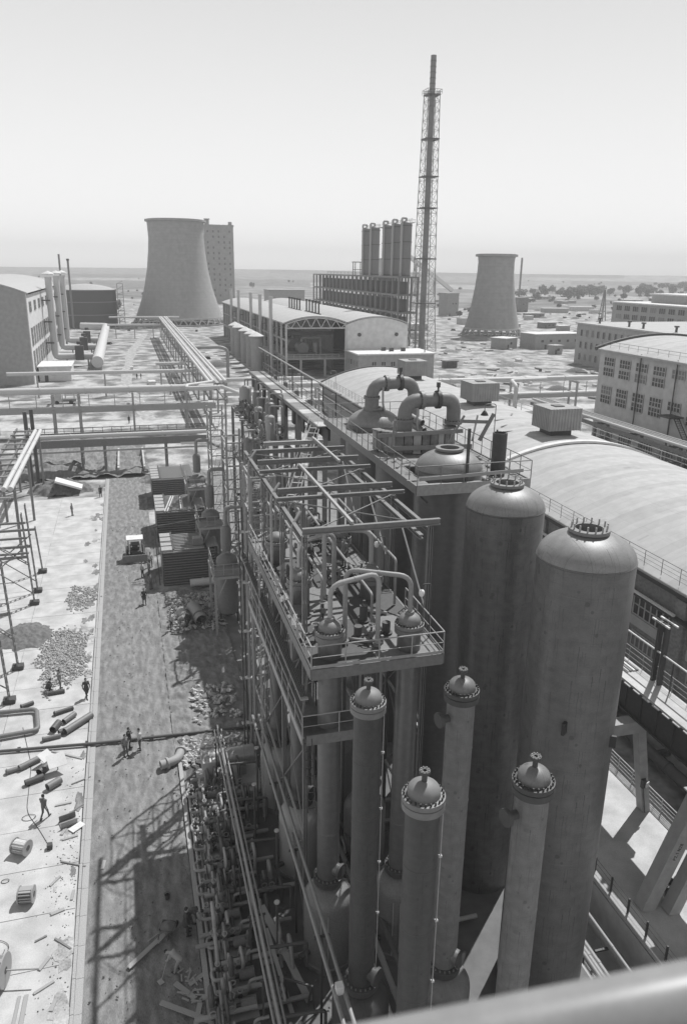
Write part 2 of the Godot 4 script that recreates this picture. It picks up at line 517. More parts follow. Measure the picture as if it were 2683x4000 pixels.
func build_setting():
	hn.seed = 5; hn.frequency = 0.9; hn.fractal_octaves = 4
	hn2.seed = 6; hn2.frequency = 4.5; hn2.fractal_octaves = 2
	var st := SurfaceTool.new(); st.begin(Mesh.PRIMITIVE_TRIANGLES)
	var hx0 := 19.9; var hx1 := 23.5; var hz0 := -47.0; var hz1 := -13.0
	quad(st, -3000, hx0, -3000, 200, 0); quad(st, hx1, 3000, -3000, 200, 0)
	quad(st, hx0, hx1, -3000, hz0, 0); quad(st, hx0, hx1, hz1, 200, 0)
	structure("ground", st.commit(), "ground")
	# the pit beside the absorbers
	var j := Join.new(self)
	j.box(Vector3((hx0 + hx1) / 2, -3.1, (hz0 + hz1) / 2), Vector3(hx1 - hx0 + 0.6, 0.2, hz1 - hz0 + 0.6))
	j.box(Vector3(hx0 - 0.15, -1.55, (hz0 + hz1) / 2), Vector3(0.29, 3.0, hz1 - hz0))
	j.box(Vector3(hx1 + 0.15, -1.55, (hz0 + hz1) / 2), Vector3(0.29, 3.0, hz1 - hz0))
	j.box(Vector3((hx0 + hx1) / 2, -1.55, hz0 - 0.15), Vector3(hx1 - hx0, 3.0, 0.29))
	j.box(Vector3((hx0 + hx1) / 2, -1.55, hz1 + 0.15), Vector3(hx1 - hx0, 3.0, 0.29))
	var pit := j.done(self, "pipe_pit", "concrete"); pit.set_meta("kind", "structure")
	# fields beyond the works: the plain rises gently towards the skyline
	var cuts := [760.0, 900.0, 1080.0, 1230.0, 1420.0, 1700.0, 1900.0, 2250.0, 2600.0, 3080.0]
	for i in cuts.size() - 1:
		var a := -0.75 - 0.05 * (i % 3)
		var n := 0
		while a < 1.25:
			var w := 0.16 + 0.11 * ((i * 5 + n * 3) % 4)
			var tone: String = ["field_dark", "field_mid", "field_pale", "field_mid", "field_dark"][(i * 2 + n * 3 + (n * n) % 3) % 5]
			structure("field", field_patch(cuts[i], cuts[i + 1], a, minf(a + w, 1.3)), tone)
			a += w; n += 1
	# pale dirt tracks across the building site
	track("dirt_track", [Vector2(150, -352), Vector2(140, -319), Vector2(137.5, -287), Vector2(137, -262), Vector2(135.5, -240), Vector2(134, -224), Vector2(131, -190)], 3.6)
	track("dirt_track", [Vector2(139, -290), Vector2(154, -284), Vector2(157, -260), Vector2(156, -233), Vector2(150, -205)], 3.0)
	track("dirt_track", [Vector2(60, -190), Vector2(90, -222), Vector2(128, -238), Vector2(137, -262)], 2.2)
	track("dirt_track", [Vector2(4, -176), Vector2(-1, -240), Vector2(2, -330), Vector2(10, -420)], 3.2)
	track("dirt_track", [Vector2(170, -330), Vector2(215, -390), Vector2(300, -470), Vector2(420, -560)], 5.0)
	# worked earth and ruts
	structure("dirt_road", relief(-4.1, 1.45, -126, -19, 0.14, road_height), "earth")
	structure("churned_yard", relief(1.36, 7.4, -77, -47.0, 0.17, yard_height), "earth")
	structure("churned_bank", relief(-17, 2.2, -158, -126.2, 0.5, func(x, z): return maxf(0.012, 0.55 + 0.9 * hn.get_noise_2d(x * 0.25, z * 0.25) - 0.02 * absf(x + 2))), "earth")
	# floor under the process columns
	sheet("process_floor", 1.95, 19.8, -46.9, -14, 0.006, "shaded_floor")
	sheet("gravel_strip", 7.5, 31.4, -128, -47.0, 0.008, "slab_grey")
	sheet("service_road", 23.9, 31.6, -46.9, -10, 0.012, "slab")
	sheet("cross_road", -60, 130, -177, -170, 0.012, "slab")
	# concrete yard of cast panels
	var yard := Node3D.new(); yard.name = "concrete_yard"; add_child(yard); yard.set_meta("kind", "structure")
	world_base[yard.get_instance_id()] = Vector3.ZERO
	var pm := [box_mesh(Vector3(5.96, 0.1, 3.46)), "slab"]
	for i in 5:
		for k in 29:
			var o := add(yard, "panel", pm[0], "slab", Transform3D(Basis(Vector3.UP, rng.randf_range(-0.001, 0.001)), Vector3(-7.7 - 6.0 * i, -0.02 + rng.randf_range(0, 0.008), -16.0 - 3.5 * k)))
	# kerb between the yard and the dirt road
	var kerb := Node3D.new(); kerb.name = "kerb"; add_child(kerb); kerb.set_meta("kind", "structure")
	world_base[kerb.get_instance_id()] = Vector3.ZERO
	for k in 56:
		box(kerb, "kerb_stone", Vector3(-4.55 + rng.randf_range(-0.012, 0.012), 0.02, -18 - 1.95 * k), Vector3(0.16, 0.22, 1.92), "kerb")
		box(kerb, "gutter_slab", Vector3(-4.27, -0.01, -18 - 1.95 * k), Vector3(0.36, 0.16, 1.93), "kerb")
	# earth carried over the kerb on boots and wheels
	for k in 46:
		var c := Vector2(-4.75 - absf(rng.randfn(0, 0.55)), rng.randf_range(-122, -22)); var r := rng.randf_range(0.25, 1.1)
		var poly := PackedVector2Array()
		for i in 16:
			var a := TAU * i / 16.0; var d := r * rng.randf_range(0.5, 1.15)
			poly.append(c + Vector2(cos(a) * d * 0.6, sin(a) * d * 1.5))
		structure("dirt_patch", prism(poly, 0.03, 0.05 + 0.0004 * k), "earth" if k % 3 else "dust")
	# two long kerbs where the road runs on beyond the trench
	for x in [-2.6, 1.6]:
		box(kerb, "kerb_beam", Vector3(x, 0.95, -136), Vector3(0.3, 0.5, 15), "slab")
	# kerb wall of the pump floor
	box(kerb, "pump_floor_kerb", Vector3(1.62, 0.09, -33.0), Vector3(0.26, 0.3, 27.5), "kerb")
	box(kerb, "road_kerb", Vector3(23.75, 0.11, -30), Vector3(0.42, 0.3, 34), "kerb")

func plain_height(x: float, z: float) -> float:
	var d := Vector2(x, z).length()
	var k := clampf((d - 700.0) / 2380.0, 0, 1)
	return 0.04 + 30.5 * pow(k, 1.7) + 1.6 * k * sin(atan2(x, -z) * 9.0) * k

func field_patch(d0: float, d1: float, a0: float, a1: float) -> ArrayMesh:
	var st := SurfaceTool.new(); st.begin(Mesh.PRIMITIVE_TRIANGLES); st.set_smooth_group(0)
	var n := 8; var m := 4
	for j in m + 1:
		for i in n + 1:
			var d := lerpf(d0, d1, j / float(m)); var a := lerpf(a0, a1, i / float(n))
			var x := sin(a) * d; var z := -cos(a) * d
			st.add_vertex(Vector3(x, plain_height(x, z), z))
	for j in m:
		for i in n:
			var a := j * (n + 1) + i; var b := a + n + 1
			for k in [a, b, b + 1, a, b + 1, a + 1]: st.add_index(k)
	st.generate_normals()
	return st.commit()

func track(called: String, pts: Array, w: float):
	var st := SurfaceTool.new(); st.begin(Mesh.PRIMITIVE_TRIANGLES)
	var l := []; var r := []
	var fine := []
	for i in pts.size() - 1:
		for k in 6: fine.append((pts[i] as Vector2).lerp(pts[i + 1], k / 6.0))
	fine.append(pts[-1])
	for i in fine.size():
		var d: Vector2 = (fine[mini(i + 1, fine.size() - 1)] - fine[maxi(i - 1, 0)]).normalized()
		var n := Vector2(-d.y, d.x) * w * 0.5
		l.append(fine[i] + n * rng.randf_range(0.75, 1.25)); r.append(fine[i] - n * rng.randf_range(0.75, 1.25))
	for i in fine.size() - 1:
		for q in [l[i], r[i], r[i + 1], l[i], r[i + 1], l[i + 1]]:
			st.set_normal(Vector3.UP); st.add_vertex(Vector3(q.x, 0.02, q.y))
	structure(called, st.commit(), "dust")

# ------------------------------------------------------------------ far structures
func cooling_tower(label: String, at: Vector3, prof: Array, legs: int, leg_h: float, leg_m := "wall_pale"):
	var t := thing("cooling_tower", label, "cooling tower", "hyperbolic cooling towers", at)
	var pts := []
	for p in prof: pts.append(Vector2(p[0], p[1]))
	var wall: Array = pts.duplicate()
	for i in pts.size(): wall.append(Vector2(pts[pts.size() - 1 - i].x - 0.5, pts[pts.size() - 1 - i].y))
	add(t, "shell", lathe(wall, 64), "tower_shell", Transform3D(Basis(), at))
	var tr: float = prof[-1][0]; var th: float = prof[-1][1]
	add(t, "rim_walkway", lathe([Vector2(tr, th - 1.4), Vector2(tr + 1.1, th - 1.3), Vector2(tr + 1.1, th - 0.2), Vector2(tr + 0.9, th - 0.2), Vector2(tr + 0.9, th - 1.0), Vector2(tr, th - 1.0)], 64), "tower_shell", Transform3D(Basis(), at))
	var br: float = prof[0][0]
	add(t, "base_ring", lathe([Vector2(br - 0.9, leg_h - 0.4), Vector2(br + 0.4, leg_h - 0.4), Vector2(br + 0.4, leg_h + 0.5), Vector2(br - 0.9, leg_h + 0.5)], 64), "wall_pale", Transform3D(Basis(), at))
	add(t, "basin_wall", lathe([Vector2(br + 3.2, 0), Vector2(br + 3.2, 1.1), Vector2(br + 2.7, 1.1), Vector2(br + 2.7, 0)], 64), "concrete", Transform3D(Basis(), at))
	add(t, "added_packing", lathe([Vector2(0, leg_h + 0.2), Vector2(br - 0.6, leg_h + 0.2), Vector2(br - 1.2, leg_h + 3.0), Vector2(0, leg_h + 3.0)], 48), "concrete", Transform3D(Basis(), at))  # unseen closed slab, added so the space behind the legs goes dark
	for k in legs:
		var a := TAU * k / legs; var b := TAU * (k + 0.5) / legs
		var top := at + Vector3(cos(b) * br, leg_h, sin(b) * br)
		for s in [a, TAU * (k + 1.0) / legs]:
			bar(t, "leg", at + Vector3(cos(s) * (br + 2.0), 0.0, sin(s) * (br + 2.0)), top, 0.55, 0.55, leg_m)

func window_wall(p: Node, origin: Vector3, dir: Vector3, out: Vector3, cols: int, rows: int, dx: float, dy: float, w: float, h: float, panes := Vector2i(2, 2), m := "frame_pale"):
	# windows set into a wall: frame proud of the wall, glass behind it, bars across
	var t := atan2(dir.x, dir.z) - PI / 2
	for r in rows:
		for c in cols:
			var q := origin + dir * dx * c + Vector3.UP * dy * r
			var win := box(p, "window", q + out * 0.02, Vector3(w, h, 0.10), "glass" if rng.randf() < 0.7 else "glass_dusty", t)
			for i in panes.x + 1:
				box(win, "frame_bar", q + out * 0.09 + dir * (w * (i / float(panes.x) - 0.5)), Vector3(0.12, h, 0.06), m, t)
			for i in panes.y + 1:
				box(win, "frame_bar", q + out * 0.085 + Vector3.UP * (h * (i / float(panes.y) - 0.5)), Vector3(w + 0.12, 0.10, 0.05), m, t)

# The vaulted roof over a bay: arc across x, straight along z.
func vault(x0: float, x1: float, z0: float, z1: float, ye: float, rise: float, thick := 0.35, over := 0.4, steps := 18) -> ArrayMesh:
	var st := SurfaceTool.new(); st.begin(Mesh.PRIMITIVE_TRIANGLES)
	var pts := []; var nr := []
	var w := x1 - x0 + over * 2
	for i in steps + 1:
		var u := i / float(steps) * 2 - 1
		pts.append(Vector2((x0 + x1) / 2 + u * w / 2, ye + rise * (1 - u * u)))
		nr.append(Vector2(2 * rise * u / (w / 2), 1).normalized())
	for i in steps:
		for lay in [0, 1]:
			var o: float = -thick * lay; var s: float = 1.0 if lay == 0 else -1.0
			var q := [[pts[i], nr[i], z0], [pts[i + 1], nr[i + 1], z0], [pts[i + 1], nr[i + 1], z1], [pts[i], nr[i], z1]]
			for t in [0, 1, 2, 0, 2, 3]:
				st.set_normal(Vector3(q[t][1].x * s, q[t][1].y * s, 0)); st.add_vertex(Vector3(q[t][0].x, q[t][0].y + o, q[t][2]))
		for z in [z0, z1]:
			var nz := Vector3(0, 0, -1.0 if z == z0 else 1.0)
			for q2 in [[pts[i], 0], [pts[i + 1], 0], [pts[i + 1], -thick], [pts[i], 0], [pts[i + 1], -thick], [pts[i], -thick]]:
				st.set_normal(nz); st.add_vertex(Vector3(q2[0].x, q2[0].y + q2[1], z))
	for e in [0, steps]:
		for q3 in [[z0, 0], [z1, 0], [z1, -thick], [z0, 0], [z1, -thick], [z0, -thick]]:
			st.set_normal(Vector3(-1.0 if e == 0 else 1.0, 0, 0)); st.add_vertex(Vector3(pts[e].x, pts[e].y + q3[1], q3[0]))
	return st.commit()

func gable(x0: float, x1: float, y0: float, ye: float, rise: float, thick: float, steps := 16) -> ArrayMesh:   # wall under a vault, in the xy plane at z 0
	var st := SurfaceTool.new(); st.begin(Mesh.PRIMITIVE_TRIANGLES); st.set_smooth_group(-1)
	for i in steps:
		var u0 := i / float(steps) * 2 - 1; var u1 := (i + 1) / float(steps) * 2 - 1
		var a := Vector2((x0 + x1) / 2 + u0 * (x1 - x0) / 2, ye + rise * (1 - u0 * u0)); var b := Vector2((x0 + x1) / 2 + u1 * (x1 - x0) / 2, ye + rise * (1 - u1 * u1))
		for z in [thick / 2, -thick / 2]:
			for q in [Vector3(a.x, y0, z), Vector3(b.x, y0, z), Vector3(b.x, b.y, z), Vector3(a.x, y0, z), Vector3(b.x, b.y, z), Vector3(a.x, a.y, z)]: st.add_vertex(q)
		for q in [Vector3(a.x, a.y, thick / 2), Vector3(b.x, b.y, thick / 2), Vector3(b.x, b.y, -thick / 2), Vector3(a.x, a.y, thick / 2), Vector3(b.x, b.y, -thick / 2), Vector3(a.x, a.y, -thick / 2)]: st.add_vertex(q)
	for x in [x0, x1]:
		for q in [Vector3(x, y0, thick / 2), Vector3(x, ye, thick / 2), Vector3(x, ye, -thick / 2), Vector3(x, y0, thick / 2), Vector3(x, ye, -thick / 2), Vector3(x, y0, -thick / 2)]: st.add_vertex(q)
	st.generate_normals()
	return st.commit()

var crowns := []
func make_crown(sd: int) -> ArrayMesh:
	var r := RandomNumberGenerator.new(); r.seed = sd
	var st := SurfaceTool.new(); st.begin(Mesh.PRIMITIVE_TRIANGLES)
	for k in 26:
		var d := Vector3(r.randf_range(-1, 1), r.randf_range(-0.7, 1), r.randf_range(-1, 1)).normalized()
		var c := d * pow(r.randf(), 0.5) * Vector3(2.6, 2.1, 2.6) + Vector3(0, 3.2, 0)
		for i in 16:
			var q := c + Vector3(r.randf_range(-1, 1), r.randf_range(-1, 1), r.randf_range(-1, 1)) * 0.9
			var u := Vector3(r.randf_range(-1, 1), r.randf_range(-1, 1), r.randf_range(-1, 1)).normalized() * 0.55
			var v := u.cross(Vector3(r.randf_range(-1, 1), r.randf_range(-1, 1), r.randf_range(-1, 1))).normalized() * 0.4
			st.set_normal(u.cross(v).normalized())
			for e in [q - u, q + v, q + u]: st.add_vertex(e)
			for e in [q - u, q + u, q - v]: st.add_vertex(e)
	return st.commit()

func shrub_tree(at: Vector3, s: float, label: String):
	at.y = plain_height(at.x, at.z) - 0.1
	if crowns.is_empty():
		for k in 4: crowns.append(make_crown(50 + k))
	var t := thing("round_tree", label, "tree", "trees on the plain beyond the works", at)
	var k := rng.randi() % 4
	add(t, "crown", crowns[k], "leaf", Transform3D(Basis(Vector3.UP, rng.randf() * TAU).scaled(Vector3(s * rng.randf_range(0.9, 1.4), s, s * rng.randf_range(0.9, 1.4))), at))
	add(t, "trunk", cyl_mesh(0.22, 0.1, 3.0, 6), "bark", Transform3D(Basis().scaled(Vector3(s, s, s)), at + Vector3(0, 1.5 * s, 0)))

func hut(label: String, at: Vector3, s: Vector3, turn: float, wall := "wall_grey", roof := "roof_white", kind := "site_hut"):
	var t := thing(kind, label, "hut" if kind == "site_hut" else "building", "", at)
	box(t, "wall", at + Vector3(0, s.y / 2, 0), s, wall, turn)
	box(t, "roof", at + Vector3(0, s.y + 0.15, 0), Vector3(s.x + 0.8, 0.3, s.z + 0.8), roof, turn)
	var f := Basis(Vector3.UP, turn) * Vector3(0, 0, 1)
	var d := Basis(Vector3.UP, turn) * Vector3(1, 0, 0)
	box(t, "door", at + Vector3(0, 1.0, 0) + f * (s.z / 2 + 0.03) - d * s.x * 0.28, Vector3(1.0, 2.0, 0.1), "steel_dark", turn)
	for k in maxi(1, int(s.x / 5.0)):
		box(t, "window", at + Vector3(0, s.y * 0.55, 0) + f * (s.z / 2 + 0.03) + d * (s.x * -0.02 + k * 3.0 if s.x < 12 else -s.x * 0.35 + k * 4.6), Vector3(1.3, 1.0, 0.1), "glass", turn)

func pipe_stretch(t: Node, a: Vector3, b: Vector3, r: float, m: String, flange_step := 12.0):
	var p := rod(t, "pipe", a, b, r, m, 14)
	var n := int((b - a).length() / flange_step)
	for k in range(1, n + 1):
		var q := a.lerp(b, k / float(n + 1)); var d := (b - a).normalized() * 0.12
		rod(p, "joint_band", q - d, q + d, r * 1.12, m, 14)

func build_far():
	cooling_tower("broad concrete cooling tower with wide ragged rim in front of the windowed block tower", Vector3(33.5, 0, -496), [[26.3, 4.6], [23.0, 13], [20.3, 22], [18.2, 32], [16.9, 42], [16.3, 50], [16.6, 57], [16.9, 60.5]], 30, 4.2)
	cooling_tower("slender concrete cooling tower standing alone on the open building site", Vector3(191, 0, -386), [[14.6, 4.6], [12.9, 11], [11.5, 18], [10.3, 26], [9.6, 33], [9.4, 38], [9.9, 42.2]], 24, 4.2, "concrete")
	# block tower behind the broad cooling tower
	var bt := thing("block_tower", "tall rectangular block tower with small window openings and roof turrets", "tower", "", Vector3(92, 0, -790))
	box(bt, "wall", Vector3(92, 35.5, -790), Vector3(29, 71, 24), "block_wall")
	box(bt, "parapet", Vector3(92, 71.9, -790), Vector3(30, 1.8, 25), "block_wall")
	box(bt, "turret", Vector3(82, 75, -782), Vector3(4, 5, 4), "block_wall"); box(bt, "turret", Vector3(104, 74, -782), Vector3(3.2, 3.4, 3.2), "block_wall")
	box(bt, "turret_roof", Vector3(82, 77.8, -782), Vector3(5.4, 0.6, 5.4), "concrete_dark")
	for r in 13:
		for c in 5:
			if (r * 7 + c * 3) % 4 == 1: continue
			box(bt, "window", Vector3(82.0 + c * 5.2, 8 + r * 4.9, -777.95), Vector3(1.5, 2.1, 0.3), "steel_dark")
	lattice_chimney()
	site_scatter()
	vessel_frame()
	compressor_hall()
	# furnace building with tall flue ducts
	var at := Vector3(-44, 0, -300)
	var fb := thing("furnace_building", "tall pale block of a building with gutter pipes, window strips and flue ducts", "building", "", at)
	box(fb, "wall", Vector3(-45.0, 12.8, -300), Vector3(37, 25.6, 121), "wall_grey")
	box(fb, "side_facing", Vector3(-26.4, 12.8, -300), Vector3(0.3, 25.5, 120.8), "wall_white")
	add(fb, "roof", vault(-63.5, -26.3, -360.5, -239.5, 25.7, 4.0, 0.4, 0.6), "roof_pale", Transform3D.IDENTITY)
	add(fb, "gable_wall", gable(-63.4, -26.6, 25.4, 25.6, 3.7, 0.4), "wall_grey", Transform3D(Basis(), Vector3(0, 0, -239.8)))
	window_wall(fb, Vector3(-26.2, 13.2, -245), Vector3(0, 0, -1), Vector3(1, 0, 0), 16, 2, 6.8, -6.6, 3.6, 5.2, Vector2i(4, 3))
	window_wall(fb, Vector3(-26.2, 21.6, -247), Vector3(0, 0, -1), Vector3(1, 0, 0), 8, 1, 13.0, 0, 5.0, 3.0, Vector2i(4, 2))
	var k := 0
	for z in [-284.0, -318.0, -349.0]:
		var f := thing("flue_duct", ["white capped flue duct beside the furnace building, end one by the low shed", "white capped flue duct beside the furnace building, between two like it", "white capped flue duct beside the furnace building, end one by the dark gas holder"][k], "duct", "flue ducts of the furnace building", Vector3(-23.6, 0, z))
		tube(f, "duct", [Vector3(-23.6, 29.5, z), Vector3(-23.6, 3.2, z), Vector3(-11.2, 3.2, z)], 1.15, "pipe_white", 1.6, 16)
		add(f, "rain_cap", lathe([Vector2(2.0, -0.4), Vector2(2.0, 0.0), Vector2(0, 1.0)], 20), "roof_white", Transform3D(Basis(), Vector3(-23.6, 30.6, z)))
		for y in [8.0, 15.0, 22.0]: box(f, "bracket", Vector3(-24.9, y, z), Vector3(2.8, 0.4, 2.6), "steel_dark")
		box(f, "fan_casing", Vector3(-15.6, 4.6, z + 1.6), Vector3(2.8, 4.8, 2.4), "steel_dark")
		rod(f, "motor", Vector3(-15.6, 7.4, z + 0.6), Vector3(-15.6, 8.4, z + 0.6), 0.8, "steel_dark", 10)
		for x in [-20.0, -13.0]: box(f, "support", Vector3(x, 1.05, z), Vector3(0.5, 2.1, 1.4), "concrete")
		k += 1
	var hd := thing("flue_header", "fat white flue header lying beside the three fan ducts", "duct", "", Vector3(-9.4, 0, -345))
	tube(hd, "duct", [Vector3(-9.4, 3.2, -266), Vector3(-9.4, 3.2, -428), Vector3(-22, 3.2, -432)], 1.9, "pipe_white", 3.0, 18)
	for z in range(-270, -430, -16): box(hd, "support", Vector3(-9.4, 0.7, z), Vector3(2.4, 1.4, 0.8), "concrete")
	hut("low flat-roofed shed against the foot of the furnace building", Vector3(-21.0, 0, -252), Vector3(9, 4.2, 14), 0.0, "wall_white", "roof_white", "low_shed")
	# gas holder
	var gp := Vector3(-20.5, 0, -480)
	var gh := thing("gas_holder", "dark round gas holder with a shallow pale dome and scaffold tower", "tank", "", gp)
	add(gh, "shell", lathe([Vector2(17.0, 0), Vector2(17.0, 20.5)], 48), "steel_dark", Transform3D(Basis(), gp))
	add(gh, "dome", lathe([Vector2(17.0, 20.5), Vector2(14, 21.7), Vector2(9, 22.9), Vector2(4, 23.5), Vector2(0, 23.7)], 48), "roof_pale", Transform3D(Basis(), gp))
	for y in [7.0, 14.0, 20.4]: add(gh, "ring_band", lathe([Vector2(17.05, y - 0.25), Vector2(17.35, y - 0.25), Vector2(17.35, y + 0.25), Vector2(17.05, y + 0.25)], 48), "steel", Transform3D(Basis(), gp))
	var sc := Join.new(self, gp)
	for s in [[17.8, 4.0], [21.0, 4.0], [17.8, 8.0], [21.0, 8.0]]: sc.bar(gp + Vector3(s[0], 0, s[1]), gp + Vector3(s[0], 24, s[1]), 0.4, 0.4)
	for y in range(3, 25, 3):
		for s in [[17.8, 4.0, 21.0, 4.0], [17.8, 8.0, 21.0, 8.0], [17.8, 4.0, 17.8, 8.0], [21.0, 4.0, 21.0, 8.0], [17.8, 8.0, 21.0, 5.0]]: sc.bar(gp + Vector3(s[0], y, s[1]), gp + Vector3(s[2], y + (1.5 if s[0] != s[2] and s[1] != s[3] else 0.0), s[3]), 0.2, 0.2)
	sc.done(gh, "scaffold", "steel_pale")
	var vs := thing("vent_stack", "thin dark vent stack rising in front of the gas holder", "stack", "", Vector3(-27.0, 0, -455))
	rod(vs, "pipe", Vector3(-27.0, 0, -455), Vector3(-27.0, 36, -455), 0.55, "steel", 10)
	rod(vs, "tip", Vector3(-27.0, 36, -455), Vector3(-27.0, 37, -455), 0.8, "steel_dark", 10)
	var vs2 := thing("lightning_mast", "slim grey mast standing behind the flue ducts", "mast", "", Vector3(-25.2, 0, -366))
	rod(vs2, "pole", Vector3(-25.2, 0, -366), Vector3(-25.2, 38, -366), 0.4, "steel", 8)
	# far buildings across the plain
	var ob := thing("office_block", "long four-storey pale framed building with many windows beyond the storehouse", "building", "", Vector3(296, 0, -330))
	box(ob, "wall", Vector3(296, 9.3, -322), Vector3(92, 18.6, 86), "wall_grey")
	box(ob, "roof", Vector3(296, 18.9, -322), Vector3(93, 0.6, 87), "roof_white")
	box(ob, "penthouse", Vector3(300, 21.2, -318), Vector3(74, 4.0, 66), "wall_grey"); box(ob, "penthouse_roof", Vector3(300, 23.5, -318), Vector3(76, 0.6, 68), "roof_white")
	window_wall(ob, Vector3(249.9, 3.6, -283), Vector3(0, 0, -1), Vector3(-1, 0, 0), 12, 4, 6.9, 4.2, 4.6, 2.6, Vector2i(3, 1))
	var sh := thing("storehouse", "three-storey dull storehouse with narrow windows and roof vents", "building", "", Vector3(190, 0, -240))
	box(sh, "wall", Vector3(193, 7.4, -236), Vector3(52, 14.8, 58), "wall_grey")
	box(sh, "roof", Vector3(193, 15.0, -236), Vector3(53, 0.5, 59), "roof_pale")
	window_wall(sh, Vector3(166.9, 2.8, -211), Vector3(0, 0, -1), Vector3(-1, 0, 0), 15, 3, 3.6, 4.4, 1.2, 2.4, Vector2i(1, 1), "wall_grey")
	for z in [-258.0, -240.0, -232.0, -215.0]:
		rod(sh, "roof_vent", Vector3(172, 15.2, z), Vector3(172, 16.8, z), 0.4, "steel_dark", 8); rod(sh, "vent_cap", Vector3(172, 16.8, z), Vector3(172, 17.3, z), 0.8, "steel_dark", 8)
	panel_building()
	# huts and sheds on the open site
	hut("small white-roofed hut in front of the slender cooling tower", Vector3(166, 0, -322), Vector3(9, 4.6, 8), 0.5, "wall_grey", "roof_white")
	hut("long low building with pale flat roof beside the slender cooling tower", Vector3(190, 0, -322), Vector3(26, 6.5, 12), 0.1, "wall_grey", "roof_white", "site_building")
	hut("tiny hut among pale boulders below the long low building", Vector3(177, 0, -296), Vector3(4.5, 3.5, 4), 0.2, "concrete", "roof_pale")
	hut("grey site hut with pale roof standing alone on rough ground", Vector3(256, 0, -441), Vector3(10, 3.4, 6), 0.1, "concrete_dark", "roof_white")
	hut("narrow hut on the rough plain past the slender cooling tower", Vector3(306, 0, -548), Vector3(15, 3.2, 6), -0.1, "concrete_dark", "roof_white")
	hut("dark square hut just behind the slender cooling tower", Vector3(340, 0, -632), Vector3(9, 12, 8), 0.0, "concrete_dark", "wall_grey")
	hut("long pale-roofed barn before the line of trees", Vector3(505, 0, -905), Vector3(38, 4.5, 12), 0.05, "wall_grey", "roof_white", "barn")
	hut("square dark block house behind the lattice chimney", Vector3(246, 0, -575), Vector3(11, 17, 11), 0.3, "block_wall", "wall_grey", "block_house")
	hut("unfinished block behind the compressor hall roof", Vector3(112, 0, -560), Vector3(26, 19, 16), 0.05, "wall_grey", "wall_grey", "unfinished_block")
	hut("small dark crate-like hut beside the dirt track", Vector3(112, 0, -258), Vector3(4.6, 2.2, 3), 0.2, "steel_dark", "steel_dark")
	# inclined conveyor gallery
	var cg := thing("conveyor_gallery", "sloping conveyor gallery on the horizon beside the lattice chimney", "gallery", "", Vector3(470, 0, -1090))
	bar(cg, "gallery", Vector3(385, 62, -1080), Vector3(472, 6, -1092), 6, 5, "roof_white")
	add(cg, "side_wall", prism(PackedVector2Array([Vector2(340, -1075), Vector2(386, -1075), Vector2(386, -1090), Vector2(340, -1090)]), 0, 50), "wall_grey", Transform3D.IDENTITY)
	for q in [[410, 46], [440, 27]]: bar(cg, "support", Vector3(q[0], 0, -1084), Vector3(q[0], q[1] - 3, -1084), 3, 3, "steel")
	var pl := thing("tall_pole", "tall dark pole rising behind the slender cooling tower", "pole", "", Vector3(352, 0, -660))
	rod(pl, "shaft", Vector3(352, 0, -660), Vector3(352, 46, -660), 0.9, "steel", 8)
	var mp := Vector3(338, 0, -505)
	var mm := thing("derrick_mast", "tapering lattice derrick mast on the plain behind the storehouse", "mast", "", mp)
	var mj := Join.new(self, mp)
	for s in [[-1.8, -1.8], [1.8, -1.8], [1.8, 1.8], [-1.8, 1.8]]: mj.bar(mp + Vector3(s[0], 0, s[1]), mp + Vector3(s[0] * 0.15, 22, s[1] * 0.15), 0.5, 0.5)
	mj.done(mm, "legs", "steel")
	for y in range(3, 21, 4): box(mm, "cross_tie", mp + Vector3(0, y, 0), Vector3(3.8 - y * 0.15, 0.5, 3.8 - y * 0.15), "steel")
	var ml := thing("derrick_mast", "tall thin lattice mast standing behind the office block", "mast", "", Vector3(360, 0, -412))
	rod(ml, "shaft", Vector3(360, 0, -412), Vector3(360, 58, -412), 1.3, "steel", 6)
	for y in range(10, 58, 8): box(ml, "cross_tie", Vector3(360, y, -412), Vector3(4.5, 0.7, 4.5), "steel")
	# trees on the plain
	var lab := "bushy dark tree in the long tree line on the plain"
	for i in 96:
		var u := rng.randf()
		shrub_tree(Vector3(500 + u * 700 + rng.randf_range(-30, 30), 0, -960 - u * 330 + rng.randfn(0, 60)), rng.randf_range(1.1, 2.4), lab)
	for q in [[-60, -640], [-20, -690], [-95, -820], [-150, -900], [20, -700], [-40, -760], [-5, -640], [150, -1250], [210, -1300], [420, -1250], [-220, -1300], [560, -1250]]:
		shrub_tree(Vector3(q[0] + rng.randf_range(-6, 6), 0, q[1]), rng.randf_range(0.8, 1.7), "lone round bush on the open field")
	# more huts and stores between the towers
	var hl := ["dull site hut with pale roof on the rough ground by the tracks", "long dull store shed with pale roof on the rough ground"]
	for i in 26:
		var z := -rng.randf_range(330, 860); var x := -z * rng.randf_range(0.34, 0.72)
		if Vector2(x - 191, z + 386).length() < 32: continue
		var big := i % 3 == 0
		var t := thing("site_hut" if not big else "store_shed", hl[1] if big else hl[0], "hut", "huts and sheds on the rough ground", Vector3(x, 0, z))
		var s := Vector3(rng.randf_range(14, 26), 3.6, 7) if big else Vector3(rng.randf_range(4, 9), 2.8, 4)
		var tn := rng.randf_range(-0.3, 0.3)
		box(t, "wall", Vector3(x, s.y / 2, z), s, "wall_grey" if i % 2 else "wall_pale", tn); box(t, "roof", Vector3(x, s.y + 0.15, z), Vector3(s.x + 0.6, 0.3, s.z + 0.6), "roof_white" if i % 4 else "wall_grey", tn)
	for i in 80:
		var z := -rng.randf_range(720, 1900); var x := -z * rng.randf_range(-0.25, 1.0)
		shrub_tree(Vector3(x, 0, z), rng.randf_range(0.4, 1.1), "small dark bush dotted over the distant fields")
